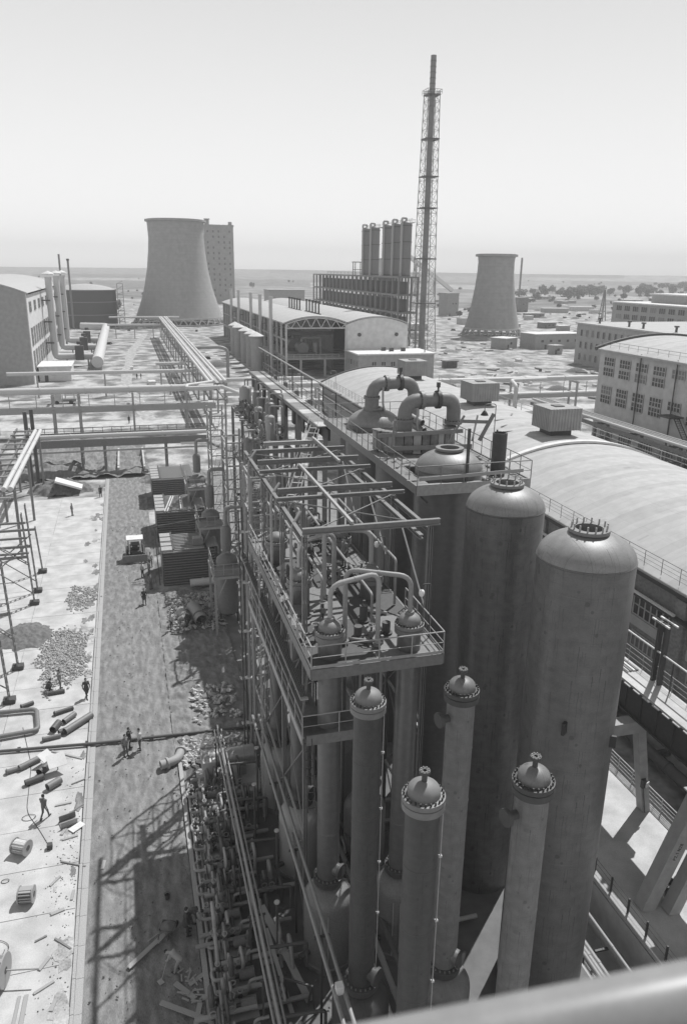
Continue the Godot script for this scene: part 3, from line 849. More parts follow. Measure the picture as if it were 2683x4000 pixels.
	for i in 60:
		var z := -rng.randf_range(520, 980); var x := -z * rng.randf_range(0.40, 0.85)
		if (x > 225 and z > -420): continue
		shrub_tree(Vector3(x, 0, z), rng.randf_range(0.35, 0.9), "low scrub bush on the rough ground before the tree line")
	# mounds, spoil and stacked goods scattered over the building site
	var lot := ["low spoil heap on the far building site", "pallet of pale blocks on the far building site", "dark stack of steel on the far building site"]
	var mound := lathe([Vector2(1.0, 0), Vector2(0.8, 0.22), Vector2(0.45, 0.5), Vector2(0.15, 0.62), Vector2(0, 0.64)], 12)
	for i in 230:
		var z := -rng.randf_range(185, 760)
		var x := rng.randf_range(-0.04, 0.66) * -z + rng.randf_range(-5, 30)
		if x > 40 and x < 132 and z < -225 and z > -500: continue
		if Vector2(x - 33, z + 496).length() < 34 or Vector2(x - 191, z + 386).length() < 24: continue
		if (x > 158 and z > -300) or absf(x - 19) < 5: continue
		var c := i % 3
		var t := thing(["spoil_heap", "block_pallet", "steel_stack"][c], lot[c], ["heap", "pallet", "stack"][c], lot[c] + "s", Vector3(x, 0, z))
		var s := rng.randf_range(0.8, 3.0)
		if c == 0: add(t, "heap", mound, "earth_dark" if i % 2 == 0 else "slab", Transform3D(Basis(Vector3.UP, rng.randf() * 6).scaled(Vector3(s * 1.8, s, s)), Vector3(x, -0.02, z)))
		else:
			var tn := rng.randf() * 3
			for n in 2: box(t, "layer", Vector3(x, 0.25 + 0.5 * n, z), Vector3(s * (1.4 - 0.2 * n), 0.48, s * 0.8), "roof_white" if c == 1 else "steel_dark", tn + n * 0.1)

func site_scatter():
	# trodden mounds, planks and blocks between the hall and the slender tower
	var mound := lathe([Vector2(1.0, 0), Vector2(0.8, 0.16), Vector2(0.45, 0.36), Vector2(0.15, 0.46), Vector2(0, 0.48)], 10)
	var lab := ["low trodden mound on the ground between the hall and the slender cooling tower", "scattered pale block between the hall and the slender cooling tower", "dark beam end lying between the hall and the slender cooling tower"]
	for i in 110:
		var x := rng.randf_range(96, 166); var z := -rng.randf_range(182, 345)
		if x > 158 and z > -300: continue
		if absf(x - 124) < 9 and z < -305: continue
		var c := i % 3
		var t := thing(["trodden_mound", "pale_block", "beam_end"][c], lab[c], ["mound", "block", "beam"][c], lab[c] + " set", Vector3(x, 0, z))
		var s := rng.randf_range(0.9, 3.4)
		if c == 0: add(t, "mound", mound, "dust" if i % 2 else "earth", Transform3D(Basis(Vector3.UP, rng.randf() * 6).scaled(Vector3(s * 2.0, s * 0.8, s)), Vector3(x, -0.02, z)))
		elif c == 1: box(t, "block", Vector3(x, 0.3, z), Vector3(rng.randf_range(0.8, 2.2), 0.6, 0.9), "roof_white", rng.randf() * 3)
		else: box(t, "beam", Vector3(x, 0.25, z), Vector3(rng.randf_range(2.0, 5.0), 0.5, 0.5), "steel", rng.randf() * 3)

func lattice_chimney():
	var at := Vector3(124.2, 0, -318)
	var t := thing("lattice_chimney", "very tall steel chimney held in a slender lattice tower", "chimney", "", at)
	add(t, "flue", lathe([Vector2(1.35, 0), Vector2(1.25, 55), Vector2(1.1, 114)], 20), "steel", Transform3D(Basis(), at))
	for y in range(96, 114, 2): add(t, "flue_band", lathe([Vector2(1.1, y - 0.1), Vector2(1.26, y - 0.1), Vector2(1.26, y + 0.1), Vector2(1.1, y + 0.1)], 16), "steel_dark", Transform3D(Basis(), at))
	var prof := [[0, 4.9], [14, 4.1], [28, 3.6], [50, 3.2], [76, 2.8], [101, 2.4]]
	var half := func(y: float) -> float:
		for i in prof.size() - 1:
			if y <= prof[i + 1][0]: return lerpf(prof[i][1], prof[i + 1][1], (y - prof[i][0]) / float(prof[i + 1][0] - prof[i][0]))
		return 2.6
	for c in [[-1, -1], [1, -1], [1, 1], [-1, 1]]:
		var path := []
		for p in prof: path.append(at + Vector3(c[0] * p[1], p[0], c[1] * p[1]))
		tube(t, "leg", path, 0.17, "steel", 0.0, 6)
	var j := Join.new(self, at)
	var y := 0.0
	while y < 100:
		var y2: float = minf(y + half.call(y) * 1.35, 101)
		var a: float = half.call(y); var b: float = half.call(y2)
		for e in 4:
			var r := Basis(Vector3.UP, e * PI / 2)
			j.bar(at + r * Vector3(-a, y, a), at + r * Vector3(b, y2, b), 0.11, 0.11); j.bar(at + r * Vector3(a, y, a), at + r * Vector3(-b, y2, b), 0.11, 0.11)
			j.bar(at + r * Vector3(-b, y2, b), at + r * Vector3(b, y2, b), 0.11, 0.11)
		y = y2
	j.done(t, "lattice_bracing", "steel")
	for yy in [20.0, 38.0, 58.0, 70.0, 84.0, 100.0]:
		var h: float = half.call(yy) + 0.3
		box(t, "platform", at + Vector3(0, yy, 0), Vector3(h * 2, 0.35, h * 2), "steel_dark")
	var hr: float = 3.0
	railing(t, [at + Vector3(-hr, 100.2, -hr), at + Vector3(hr, 100.2, -hr), at + Vector3(hr, 100.2, hr), at + Vector3(-hr, 100.2, hr), at + Vector3(-hr, 100.2, -hr)], 1.6, 2.0, "steel", 0.08, 2)

func vessel_frame():
	var x0 := 117.0; var x1 := 126.0; var z0 := -490.0; var z1 := -330.0
	var t := thing("process_gallery", "long open grid of steel storeys carrying five tall vessels", "frame", "", Vector3(x0, 0, z1))
	var zs := []
	var z := z1
	while z >= z0:
		zs.append(z); z -= 8.0
	for zz in zs:
		for x in [x0, (x0 + x1) / 2, x1]: bar(t, "column", Vector3(x, 0, zz), Vector3(x, 30.6, zz), 0.7, 0.7, "steel")
		for y in [7.6, 15.2, 22.8, 30.4]: bar(t, "cross_beam", Vector3(x0, y, zz), Vector3(x1, y, zz), 0.5, 0.7, "steel")
	for y in [7.6, 15.2, 22.8, 30.4]:
		for x in [x0, (x0 + x1) / 2, x1]: bar(t, "long_beam", Vector3(x, y + 0.01, z0), Vector3(x, y + 0.01, z1), 0.52, 0.72, "steel")
		box(t, "floor", Vector3((x0 + x1) / 2, y - 0.1, (z0 + z1) / 2), Vector3(x1 - x0 - 0.8, 0.2, z1 - z0), "steel_dark")
	railing(t, [Vector3(x0, 30.8, z1), Vector3(x1, 30.8, z1), Vector3(x1, 30.8, z0)], 1.3, 8.0, "steel", 0.08, 2)
	# machines inside show as dark bodies
	for i in 17:
		for y in [0.0, 7.7, 15.3, 22.9]:
			rod(t, "drum", Vector3(121.5, y + 0.3, -336 - i * 8.8), Vector3(121.5, y + 5.6, -336 - i * 8.8), 2.3, "steel_dark", 10)
	var vz := [-335.0, -347.0, -360.0, -380.0, -393.0]
	var nm := ["tall dark process vessel on the steel frame, beside the lattice chimney", "tall dark process vessel on the steel frame, second from the lattice chimney", "tall dark process vessel on the steel frame, middle of the five", "tall dark process vessel on the steel frame, fourth from the lattice chimney", "tall dark process vessel on the steel frame, last of the five by the little cabin"]
	for i in 5:
		var p := Vector3(121.5, 30.6, vz[i])
		var v := thing("process_vessel", nm[i], "vessel", "tall vessels on the steel frame", p)
		var pts := [Vector2(0.0, 0.0), Vector2(2.5, 0.0), Vector2(2.55, 22.0)]; pts.append_array(dome_pts(2.55, 22.0, 1.3, 6))
		add(v, "shell", lathe(pts, 24), "steel", Transform3D(Basis(), p))
		tube(v, "overhead_pipe", [p + Vector3(0, 23.2, 0), p + Vector3(0, 24.4, 0), p + Vector3(-2.8, 24.4, 2.2), p + Vector3(-2.8, 0.3, 2.2)], 0.45, "steel_pale", 0.9, 10)
		for y in [0.6, 7.5, 14.5, 21.2]: add(v, "band", lathe([Vector2(2.55, y), Vector2(2.75, y), Vector2(2.75, y + 0.3), Vector2(2.55, y + 0.3)], 20), "steel_dark", Transform3D(Basis(), p))
		railing(v, [p + Vector3(-2, 23.1, -2), p + Vector3(2, 23.1, -2), p + Vector3(2, 23.1, 2)], 1.1, 2.0, "steel", 0.06, 2)
	var cb := thing("vessel_bridge", "thin footbridge joining the tops of the five vessels", "footbridge", "", Vector3(123.2, 53.0, -393))
	bar(cb, "deck", Vector3(124.2, 53.2, -395), Vector3(124.2, 53.2, -333), 1.2, 0.25, "steel")
	railing(cb, [Vector3(124.7, 53.4, -395), Vector3(124.7, 53.4, -333)], 1.1, 6.0, "steel", 0.06, 2)
	var cab := thing("frame_cabin", "little open cabin on the frame roof by the last vessel", "cabin", "", Vector3(120, 30.6, -403))
	for s in [[-2, -2], [2, -2], [2, 2], [-2, 2]]: bar(cab, "post", Vector3(120 + s[0], 30.6, -403 + s[1]), Vector3(120 + s[0], 37, -403 + s[1]), 0.35, 0.35, "steel")
	box(cab, "roof", Vector3(120, 37.2, -403), Vector3(5.2, 0.4, 5.2), "steel"); box(cab, "floor", Vector3(120, 33.4, -403), Vector3(4.6, 0.3, 4.6), "steel_dark")

func compressor_hall():
	var at := Vector3(69, 0, -320)
	var t := thing("compressor_hall", "twin-vaulted compressor hall with pale roof, one end open under a truss", "hall", "", at)
	var zn := -244.0; var zf := -404.0
	add(t, "roof", vault(49, 69.2, zf, zn, 16.9, 2.1, 0.4, 0.6), "roof_pale", Transform3D.IDENTITY)
	add(t, "roof", vault(69.4, 90, zf, zn, 16.7, 2.2, 0.4, 0.6), "roof_pale", Transform3D.IDENTITY)
	add(t, "end_wall", gable(69.4, 90, 0, 16.3, 2.1, 0.5), "wall_white", Transform3D(Basis(), Vector3(0, 0, zn - 0.4)))
	box(t, "side_wall", Vector3(90.2, 8.2, (zn + zf) / 2), Vector3(0.5, 16.4, zn - zf - 1.0), "wall_white")
	box(t, "party_wall", Vector3(69.3, 8.2, (zn + zf) / 2 - 8), Vector3(0.5, 16.4, zn - zf - 20), "wall_grey")
	box(t, "back_wall", Vector3(69.4, 8.2, zf + 0.6), Vector3(41, 16.4, 0.5), "wall_grey")
	box(t, "floor", Vector3(59, 5.4, (zn + zf) / 2), Vector3(20, 0.5, zn - zf - 1.2), "concrete")
	for q in [[73.6, 13.0, 0.62], [86.4, 13.0, 0.62], [73.6, 7.0, 0.38], [86.4, 7.0, 0.38]]:
		rod(t, "round_vent", Vector3(q[0], q[1], zn - 0.2), Vector3(q[0], q[1], zn + 0.15), q[2], "steel_dark", 14)
	# frame of the open bay
	for i in 21:
		var z := zn - i * 8.0
		bar(t, "column", Vector3(49.3, 0, z), Vector3(49.3, 16.5, z), 0.6, 0.6, "wall_pale")
	for y in [6.0, 11.5]: bar(t, "side_beam", Vector3(49.2, y, zn), Vector3(49.2, y, zf), 0.35, 0.5, "concrete")
	bar(t, "column", Vector3(69.0, 0, zn), Vector3(69.0, 16.3, zn), 0.6, 0.6, "wall_pale")
	bar(t, "truss_chord", Vector3(49.3, 15.2, zn), Vector3(68.9, 15.2, zn), 0.35, 0.4, "wall_pale")
	var top := func(u: float) -> Vector3: return Vector3(lerpf(49.3, 68.9, u), 16.4 + 2.0 * (1 - (u * 2 - 1) * (u * 2 - 1)), zn)
	for k in 6:
		bar(t, "truss_top", top.call(k / 6.0), top.call((k + 1) / 6.0), 0.3, 0.35, "wall_pale")
		bar(t, "truss_web", Vector3(lerpf(49.3, 68.9, (k + 0.5) / 6.0), 15.2, zn), top.call(k / 6.0), 0.22, 0.22, "wall_pale")
		bar(t, "truss_web", Vector3(lerpf(49.3, 68.9, (k + 0.5) / 6.0), 15.2, zn), top.call((k + 1) / 6.0), 0.22, 0.22, "wall_pale")
	railing(t, [Vector3(49.6, 5.7, zn + 0.1), Vector3(68.8, 5.7, zn + 0.1)], 1.2, 2.2, "wall_pale", 0.06, 2)
	bar(t, "crane_girder", Vector3(50, 12.6, zn - 14), Vector3(68.6, 12.6, zn - 14), 0.9, 1.2, "steel_dark")
	for k in 2: bar(t, "floor_post", Vector3(54.0 + 8 * k, 0, zn + 0.2), Vector3(54.0 + 8 * k, 5.2, zn + 0.2), 0.6, 0.6, "concrete")
	# turbines inside
	for k in 5:
		var cz := zn - 12.0 - k * 14
		var c := thing("turbo_compressor", "bulky compressor on the raised floor inside the open hall bay", "machine", "compressors in the hall", Vector3(58, 5.65, cz))
		rod(c, "casing", Vector3(57, 8.0, cz - 2.6), Vector3(57, 8.0, cz + 2.6), 1.9, "machine", 16)
		box(c, "bed", Vector3(58, 6.1, cz), Vector3(6.4, 0.9, 5.6), "steel_dark"); rod(c, "vertical_drum", Vector3(61.6, 5.7, cz), Vector3(61.6, 9.6, cz), 0.8, "wall_grey", 12)
		tube(c, "pipe", [Vector3(57, 9.6, cz), Vector3(57, 11.2, cz), Vector3(63.5, 11.2, cz), Vector3(63.5, 5.7, cz)], 0.4, "pipe_grey", 0.8, 8)
	# slim exhaust stacks along the side
	var st := ["slim pale exhaust stack beside the hall, end one by the open bay", "slim pale exhaust stack beside the hall, second from the open bay", "slim pale exhaust stack beside the hall, middle of the five", "slim pale exhaust stack beside the hall, fourth from the open bay", "slim pale exhaust stack beside the hall, end one by the broad cooling tower"]
	for k in 5:
		var p := Vector3(47.0, 0, [-258.0, -279.0, -300.0, -333.0, -356.0][k])
		var e := thing("exhaust_stack", st[k], "stack", "exhaust stacks of the compressor hall", p)
		rod(e, "pipe", p, p + Vector3(0, 24.4, 0), 0.62, "wall_pale", 12)
		rod(e, "rim", p + Vector3(0, 24.0, 0), p + Vector3(0, 24.5, 0), 0.72, "wall_pale", 12)
		box(e, "bracket", p + Vector3(1.1, 14.5, 0), Vector3(1.6, 0.3, 0.5), "steel"); box(e, "base", p + Vector3(0, 0.5, 0), Vector3(2.2, 1.0, 2.2), "concrete")
	var sl := ["cone-topped intake silo beside the hall, end one by the footbridge", "cone-topped intake silo beside the hall, second from the footbridge", "cone-topped intake silo beside the hall, middle of five", "cone-topped intake silo beside the hall, fourth from the footbridge", "cone-topped intake silo beside the hall, end one by the cooling tower"]
	for k in 5:
		var p := Vector3(42.6, 0, [-262.0, -273.0, -286.0, -303.0, -314.0][k])
		var s := thing("intake_silo", sl[k], "silo", "intake silos of the compressor hall", p)
		add(s, "drum", lathe([Vector2(1.9, 0), Vector2(1.9, 11.0)], 20), "wall_grey", Transform3D(Basis(), p))
		add(s, "cone_roof", lathe([Vector2(2.6, 11.2), Vector2(2.6, 11.5), Vector2(0, 12.9)], 20), "roof_white", Transform3D(Basis(), p))
		box(s, "duct", p + Vector3(2.8, 6.5, 0), Vector3(2.4, 2.2, 1.6), "wall_grey")
	for k in 10:
		var p := Vector3(62.0 + (1.5 if k > 4 else 0.0), 19.0, -300.0 + k * 4.6)
		var r := thing("roof_ventilator", "short dark ventilator pipe in the row on the compressor hall roof", "ventilator", "ventilator pipes on the compressor hall roof", p)
		rod(r, "pipe", p + Vector3(0, -0.6, 0), p + Vector3(0, 3.4, 0), 0.28, "steel_black", 8); rod(r, "cowl", p + Vector3(0, 3.4, 0), p + Vector3(0, 4.0, 0), 0.5, "steel_black", 8); box(r, "kerb", p + Vector3(0, -0.3, 0), Vector3(1.3, 0.5, 1.3), "steel_black")
	# flat annex in front of the white end wall
	var an := thing("annex", "low annex with bright flat roof before the white end wall of the hall", "building", "", Vector3(79, 0, -234))
	box(an, "wall", Vector3(81.5, 4.0, -236.2), Vector3(25, 8.0, 14.4), "wall_grey"); box(an, "roof", Vector3(81.5, 8.2, -236.2), Vector3(26, 0.4, 15.4), "roof_white")
	window_wall(an, Vector3(74, 5.2, -228.9), Vector3(1, 0, 0), Vector3(0, 0, 1), 6, 1, 3.1, 0, 1.5, 1.5, Vector2i(2, 1))
	window_wall(an, Vector3(68.9, 5.2, -231), Vector3(0, 0, -1), Vector3(-1, 0, 0), 4, 1, 3.0, 0, 1.0, 1.7, Vector2i(1, 1))
	for q in [[80, -238], [82, -236], [86, -236]]: box(an, "roof_vent", Vector3(q[0], 8.9, q[1]), Vector3(1.3, 1.2, 1.0), "steel_dark")
	rod(an, "flue", Vector3(91.5, 8.4, -231), Vector3(91.5, 12.4, -231), 0.18, "steel", 8)

func panel_building():
	# vaulted building with tall double windows
	var at := Vector3(95, 0, -90)
	var t := thing("workshop_building", "three-storey pale workshop building with paired windows and vaulted roof", "building", "", at)
	box(t, "wall", Vector3(95.2, 10.05, -82), Vector3(26, 20.1, 80), "wall_pale")
	add(t, "roof", vault(82.2, 108.2, -122, -42, 20.2, 2.2, 0.35, 0.7), "roof_pale", Transform3D.IDENTITY)
	add(t, "roof_edge", vault(82.2, 108.2, -122.6, -122.0, 20.5, 2.3, 0.5, 0.9), "steel_dark", Transform3D.IDENTITY)
	add(t, "gable_wall", gable(82.4, 108.0, 20.0, 20.1, 2.0, 0.4), "wall_pale", Transform3D(Basis(), Vector3(0, 0, -121.7)))
	for row in [18.2, 16.4, 13.2, 11.6]:
		for c in 14:
			if c % 7 == 4 and row in [16.4, 11.6]: continue
			window_wall(t, Vector3(82.15, row, -118.9 + c * 4.55), Vector3(0, 0, 1), Vector3(-1, 0, 0), 1, 1, 0, 0, 2.9, 1.45, Vector2i(4, 2))
	for c in 12:
		window_wall(t, Vector3(82.15, 5.4, -117.6 + c * 5.6), Vector3(0, 0, 1), Vector3(-1, 0, 0), 1, 1, 0, 0, 3.4, 2.6, Vector2i(5, 3))
	railing(t, [Vector3(82.0, 20.6, -121.5), Vector3(82.0, 20.6, -70)], 1.0, 2.6, "steel", 0.03, 2)
	for z in [-110.0, -101.0]: rod(t, "downpipe", Vector3(81.9, 7.5, z), Vector3(81.9, 20.4, z), 0.1, "steel_dark", 6)
	# outside stair landing
	box(t, "landing", Vector3(80.6, 12.0, -99.4), Vector3(2.6, 0.2, 3.0), "steel_dark")
	stair(t, Vector3(80.6, 6.2, -92.6), Vector3(80.6, 12.0, -98.0), 0.9, "steel_dark")
	for q in [[79.6, -98.2], [79.6, -93.4]]: bar(t, "stair_post", Vector3(q[0], 0, q[1]), Vector3(q[0], 12.0 if q[1] < -95 else 6.2, q[1]), 0.18, 0.18, "steel_dark")

# ------------------------------------------------------------------ pipe racks, machine hall and trestle
func rack_bent(t: Node, c: Vector3, w: float, h: float, dir: Vector3, m := "concrete", low := 0.6):
	# two posts and two cross beams, w wide along dir
	for s in [-0.5, 0.5]:
		bar(t, "post", c + dir * w * s, c + dir * w * s + Vector3(0, h, 0), 0.4, 0.4, m)
	for y in [h * low, h - 0.25]:
		bar(t, "cross_beam", c - dir * (w * 0.5 + 0.5) + Vector3(0, y, 0), c + dir * (w * 0.5 + 0.5) + Vector3(0, y, 0), 0.42, 0.42, m)

func build_plant():
	# cross rack with one fat pipe, over the road
	var a := thing("pipe_rack", "long pipe bridge with one fat pale pipe, crossing by the furnace building", "pipe rack", "pipe racks", Vector3(-10, 0, -164))
	for x in [-40.0, -26.0, -15.0, -10.0, 0.6, 11.5]: rack_bent(a, Vector3(x, 0, -164), 3.2, 8.3, Vector3(0, 0, 1), "concrete", 0.62)
	pipe_stretch(a, Vector3(-60, 9.1, -163.2), Vector3(17.2, 9.1, -163.2), 0.72, "pipe_white", 9.0)
	pipe_stretch(a, Vector3(-60, 8.7, -164.9), Vector3(17.2, 8.7, -164.9), 0.35, "pipe_grey", 9.0)
	bar(a, "girder", Vector3(-60, 5.3, -162.3), Vector3(17.5, 5.3, -162.3), 0.3, 1.2, "steel_pale")
	bar(a, "walkway_deck", Vector3(-60, 6.0, -163.6), Vector3(17.5, 6.0, -163.6), 2.2, 0.14, "wall_pale")
	for k in 16:
		bar(a, "hanger", Vector3(-58 + k * 5.0, 5.9, -162.2), Vector3(-58 + k * 5.0, 8.4, -162.2), 0.14, 0.14, "steel_pale")
	# second rack, nearer the churned bank
	var b := thing("pipe_rack", "lower pipe bridge with a thin white pipe, behind the churned bank", "pipe rack", "pipe racks", Vector3(-5, 0, -131))
	for x in [-8.2, -4.6, 5.4]: rack_bent(b, Vector3(x, 0, -131), 2.4, 5.6, Vector3(0, 0, 1), "steel", 0.5)
	pipe_stretch(b, Vector3(-17, 6.5, -129.8), Vector3(12.2, 6.5, -129.8), 0.36, "pipe_white", 8.0)
	pipe_stretch(b, Vector3(-17, 6.4, -132.4), Vector3(12.2, 6.4, -132.4), 0.2, "pipe_dark", 8.0)
	for y in [7.3]: railing(b, [Vector3(-17, 6.2, -132.8), Vector3(12, 6.2, -132.8)], 1.1, 1.5, "steel_dark", 0.05, 2)
	bar(b, "girder", Vector3(-17, 5.3, -129.6), Vector3(12.2, 5.3, -129.6), 0.3, 1.2, "steel")
	bar(b, "lower_chord", Vector3(-17, 4.0, -129.4), Vector3(12.2, 4.0, -129.4), 0.25, 0.25, "steel_pale")
	rod(b, "lagged_sleeve", Vector3(7.8, 4.7, -129.3), Vector3(10.2, 4.7, -129.3), 0.22, "roof_white", 10)
	# rack beyond the machine hall
	var c := thing("pipe_rack", "pipe bridge running behind the vaulted machine hall to the workshop building", "pipe rack", "pipe racks", Vector3(75, 0, -164))
	for x in [40.0, 56.0, 72.0, 88.0, 104.0]: rack_bent(c, Vector3(x, 0, -164), 3.2, 8.3, Vector3(0, 0, 1), "concrete", 0.6)
	pipe_stretch(c, Vector3(27, 9.0, -163.2), Vector3(122, 9.0, -163.2), 0.62, "pipe_white", 11.0)
	bar(c, "girder", Vector3(30, 5.1, -162.3), Vector3(122, 5.1, -162.3), 0.3, 1.0, "steel_pale")
	bar(c, "walkway_deck", Vector3(30, 5.7, -163.6), Vector3(122, 5.7, -163.6), 2.2, 0.14, "wall_pale")
	for k in 15: bar(c, "hanger", Vector3(32 + k * 6.2, 5.7, -162.2), Vector3(32 + k * 6.2, 8.4, -162.2), 0.13, 0.13, "steel_pale")
	tube(c, "branch_pipe", [Vector3(96, 9.0, -163.0), Vector3(84, 9.6, -158), Vector3(81, 9.6, -150), Vector3(81, 5.0, -150)], 0.4, "pipe_white", 1.2, 10)
	# the long gantry running away towards the cooling tower
	var gt := thing("pipe_gantry", "long pipe gantry with four white pipes running away to the broad cooling tower", "pipe rack", "", Vector3(18.4, 0, -170))
	for k in 17: rack_bent(gt, Vector3(18.6, 0, -168 - k * 14.5), 3.2, 9.4, Vector3(1, 0, 0), "concrete", 0.6)
	for x in [16.7, 17.6, 19.3, 20.2]: pipe_stretch(gt, Vector3(x, 9.75, -166), Vector3(x, 9.75, -400), 0.36, "pipe_white", 29.0)
	bar(gt, "walkway_deck", Vector3(18.5, 9.5, -166), Vector3(18.5, 9.5, -400), 0.8, 0.1, "steel_pale")
	for x in [16.9, 20.1]: bar(gt, "lower_beam", Vector3(x, 5.7, -166), Vector3(x, 5.7, -400), 0.25, 0.4, "steel")
	tube(gt, "expansion_loop", [Vector3(17.2, 9.8, -166), Vector3(11.5, 9.9, -161), Vector3(11.2, 9.9, -157), Vector3(18.5, 9.9, -157.5), Vector3(22.0, 9.5, -146), Vector3(22.0, 4.0, -143)], 0.36, "pipe_white", 0.7, 10)
	tube(gt, "expansion_loop", [Vector3(20.2, 9.9, -240), Vector3(28.0, 10.0, -240), Vector3(30.0, 9.2, -240), Vector3(30.0, 0.4, -240)], 0.5, "pipe_grey", 1.0, 10)
	for q in [[-30.0, 18.0, -213.0, 6.4, "long single pipe on posts from the low shed to the pipe gantry"], [8.0, 16.6, -232.0, 6.2, "short single pipe stub on posts meeting the pipe gantry"], [20.5, 44.0, -196.0, 6.0, "single pipe on posts from the pipe gantry to the cone-topped silos"], [20.5, 70.0, -178.0, 5.2, "single pipe on posts from the pipe gantry past the open hall bay"], [-8.0, 17.0, -392.0, 6.5, "single pipe on posts from the flue header to the pipe gantry"], [-8.0, 30.0, -452.0, 6.6, "single pipe on posts in front of the broad cooling tower"]]:
		var r := thing("branch_pipeline", q[4], "pipe", "branch pipes at the gantry", Vector3((q[0] + q[1]) / 2, 0, q[2]))
		pipe_stretch(r, Vector3(q[0], q[3], q[2]), Vector3(q[1], q[3], q[2]), 0.5, "pipe_white", 14.0)
		for k in 3: bar(r, "post", Vector3(lerpf(q[0], q[1], 0.15 + 0.35 * k), 0, q[2]), Vector3(lerpf(q[0], q[1], 0.15 + 0.35 * k), q[3] - 0.45, q[2]), 0.4, 0.4, "concrete")
	# rack along the workshop building
	var d := thing("pipe_rack", "sloping run of parallel pipes on a frame before the workshop building windows", "pipe rack", "pipe racks", Vector3(74, 0, -100))
	for k in 8: rack_bent(d, Vector3(75.2, 0, -127 + k * 9.0), 2.4, 9.6, Vector3(1, 0, 0), "steel", 0.72)
	for x in [74.0, 74.7, 75.4, 76.2]: pipe_stretch(d, Vector3(x, 10.1, -130), Vector3(x, 10.1, -55), 0.24, "pipe_white" if x < 74.5 else "pipe_grey", 9.0)
	bar(d, "edge_girder", Vector3(73.6, 9.3, -130), Vector3(73.6, 9.3, -55), 0.25, 0.6, "steel")
	bar(d, "lower_girder", Vector3(73.6, 7.0, -130), Vector3(73.6, 7.0, -55), 0.25, 0.5, "steel")
	machine_hall()
	trestle()
	yard_pylons()
	var ph := thing("roadside_rig", "small wheeled welding rig parked under the fat pipe bridge", "rig", "", Vector3(-16.4, 0, -203))
	box(ph, "cab", Vector3(-17.5, 1.7, -203), Vector3(2.2, 2.2, 2.4), "wall_pale"); box(ph, "bed", Vector3(-14.8, 1.0, -203), Vector3(3.6, 0.6, 2.3), "steel")
	for q in [[-17.6, 1], [-14.2, 1], [-17.6, -1], [-14.2, -1]]: rod(ph, "wheel", Vector3(q[0], 0.5, -203 + q[1] * 1.1 - 0.15), Vector3(q[0], 0.5, -203 + q[1] * 1.1 + 0.15), 0.5, "steel_black", 12)
	tube(ph, "hose_loop", [Vector3(-15.5, 1.4, -202.4), Vector3(-15.5, 3.4, -202.4), Vector3(-13.4, 3.4, -202.4), Vector3(-13.4, 1.4, -202.4)], 0.16, "wall_pale", 0.6, 8)

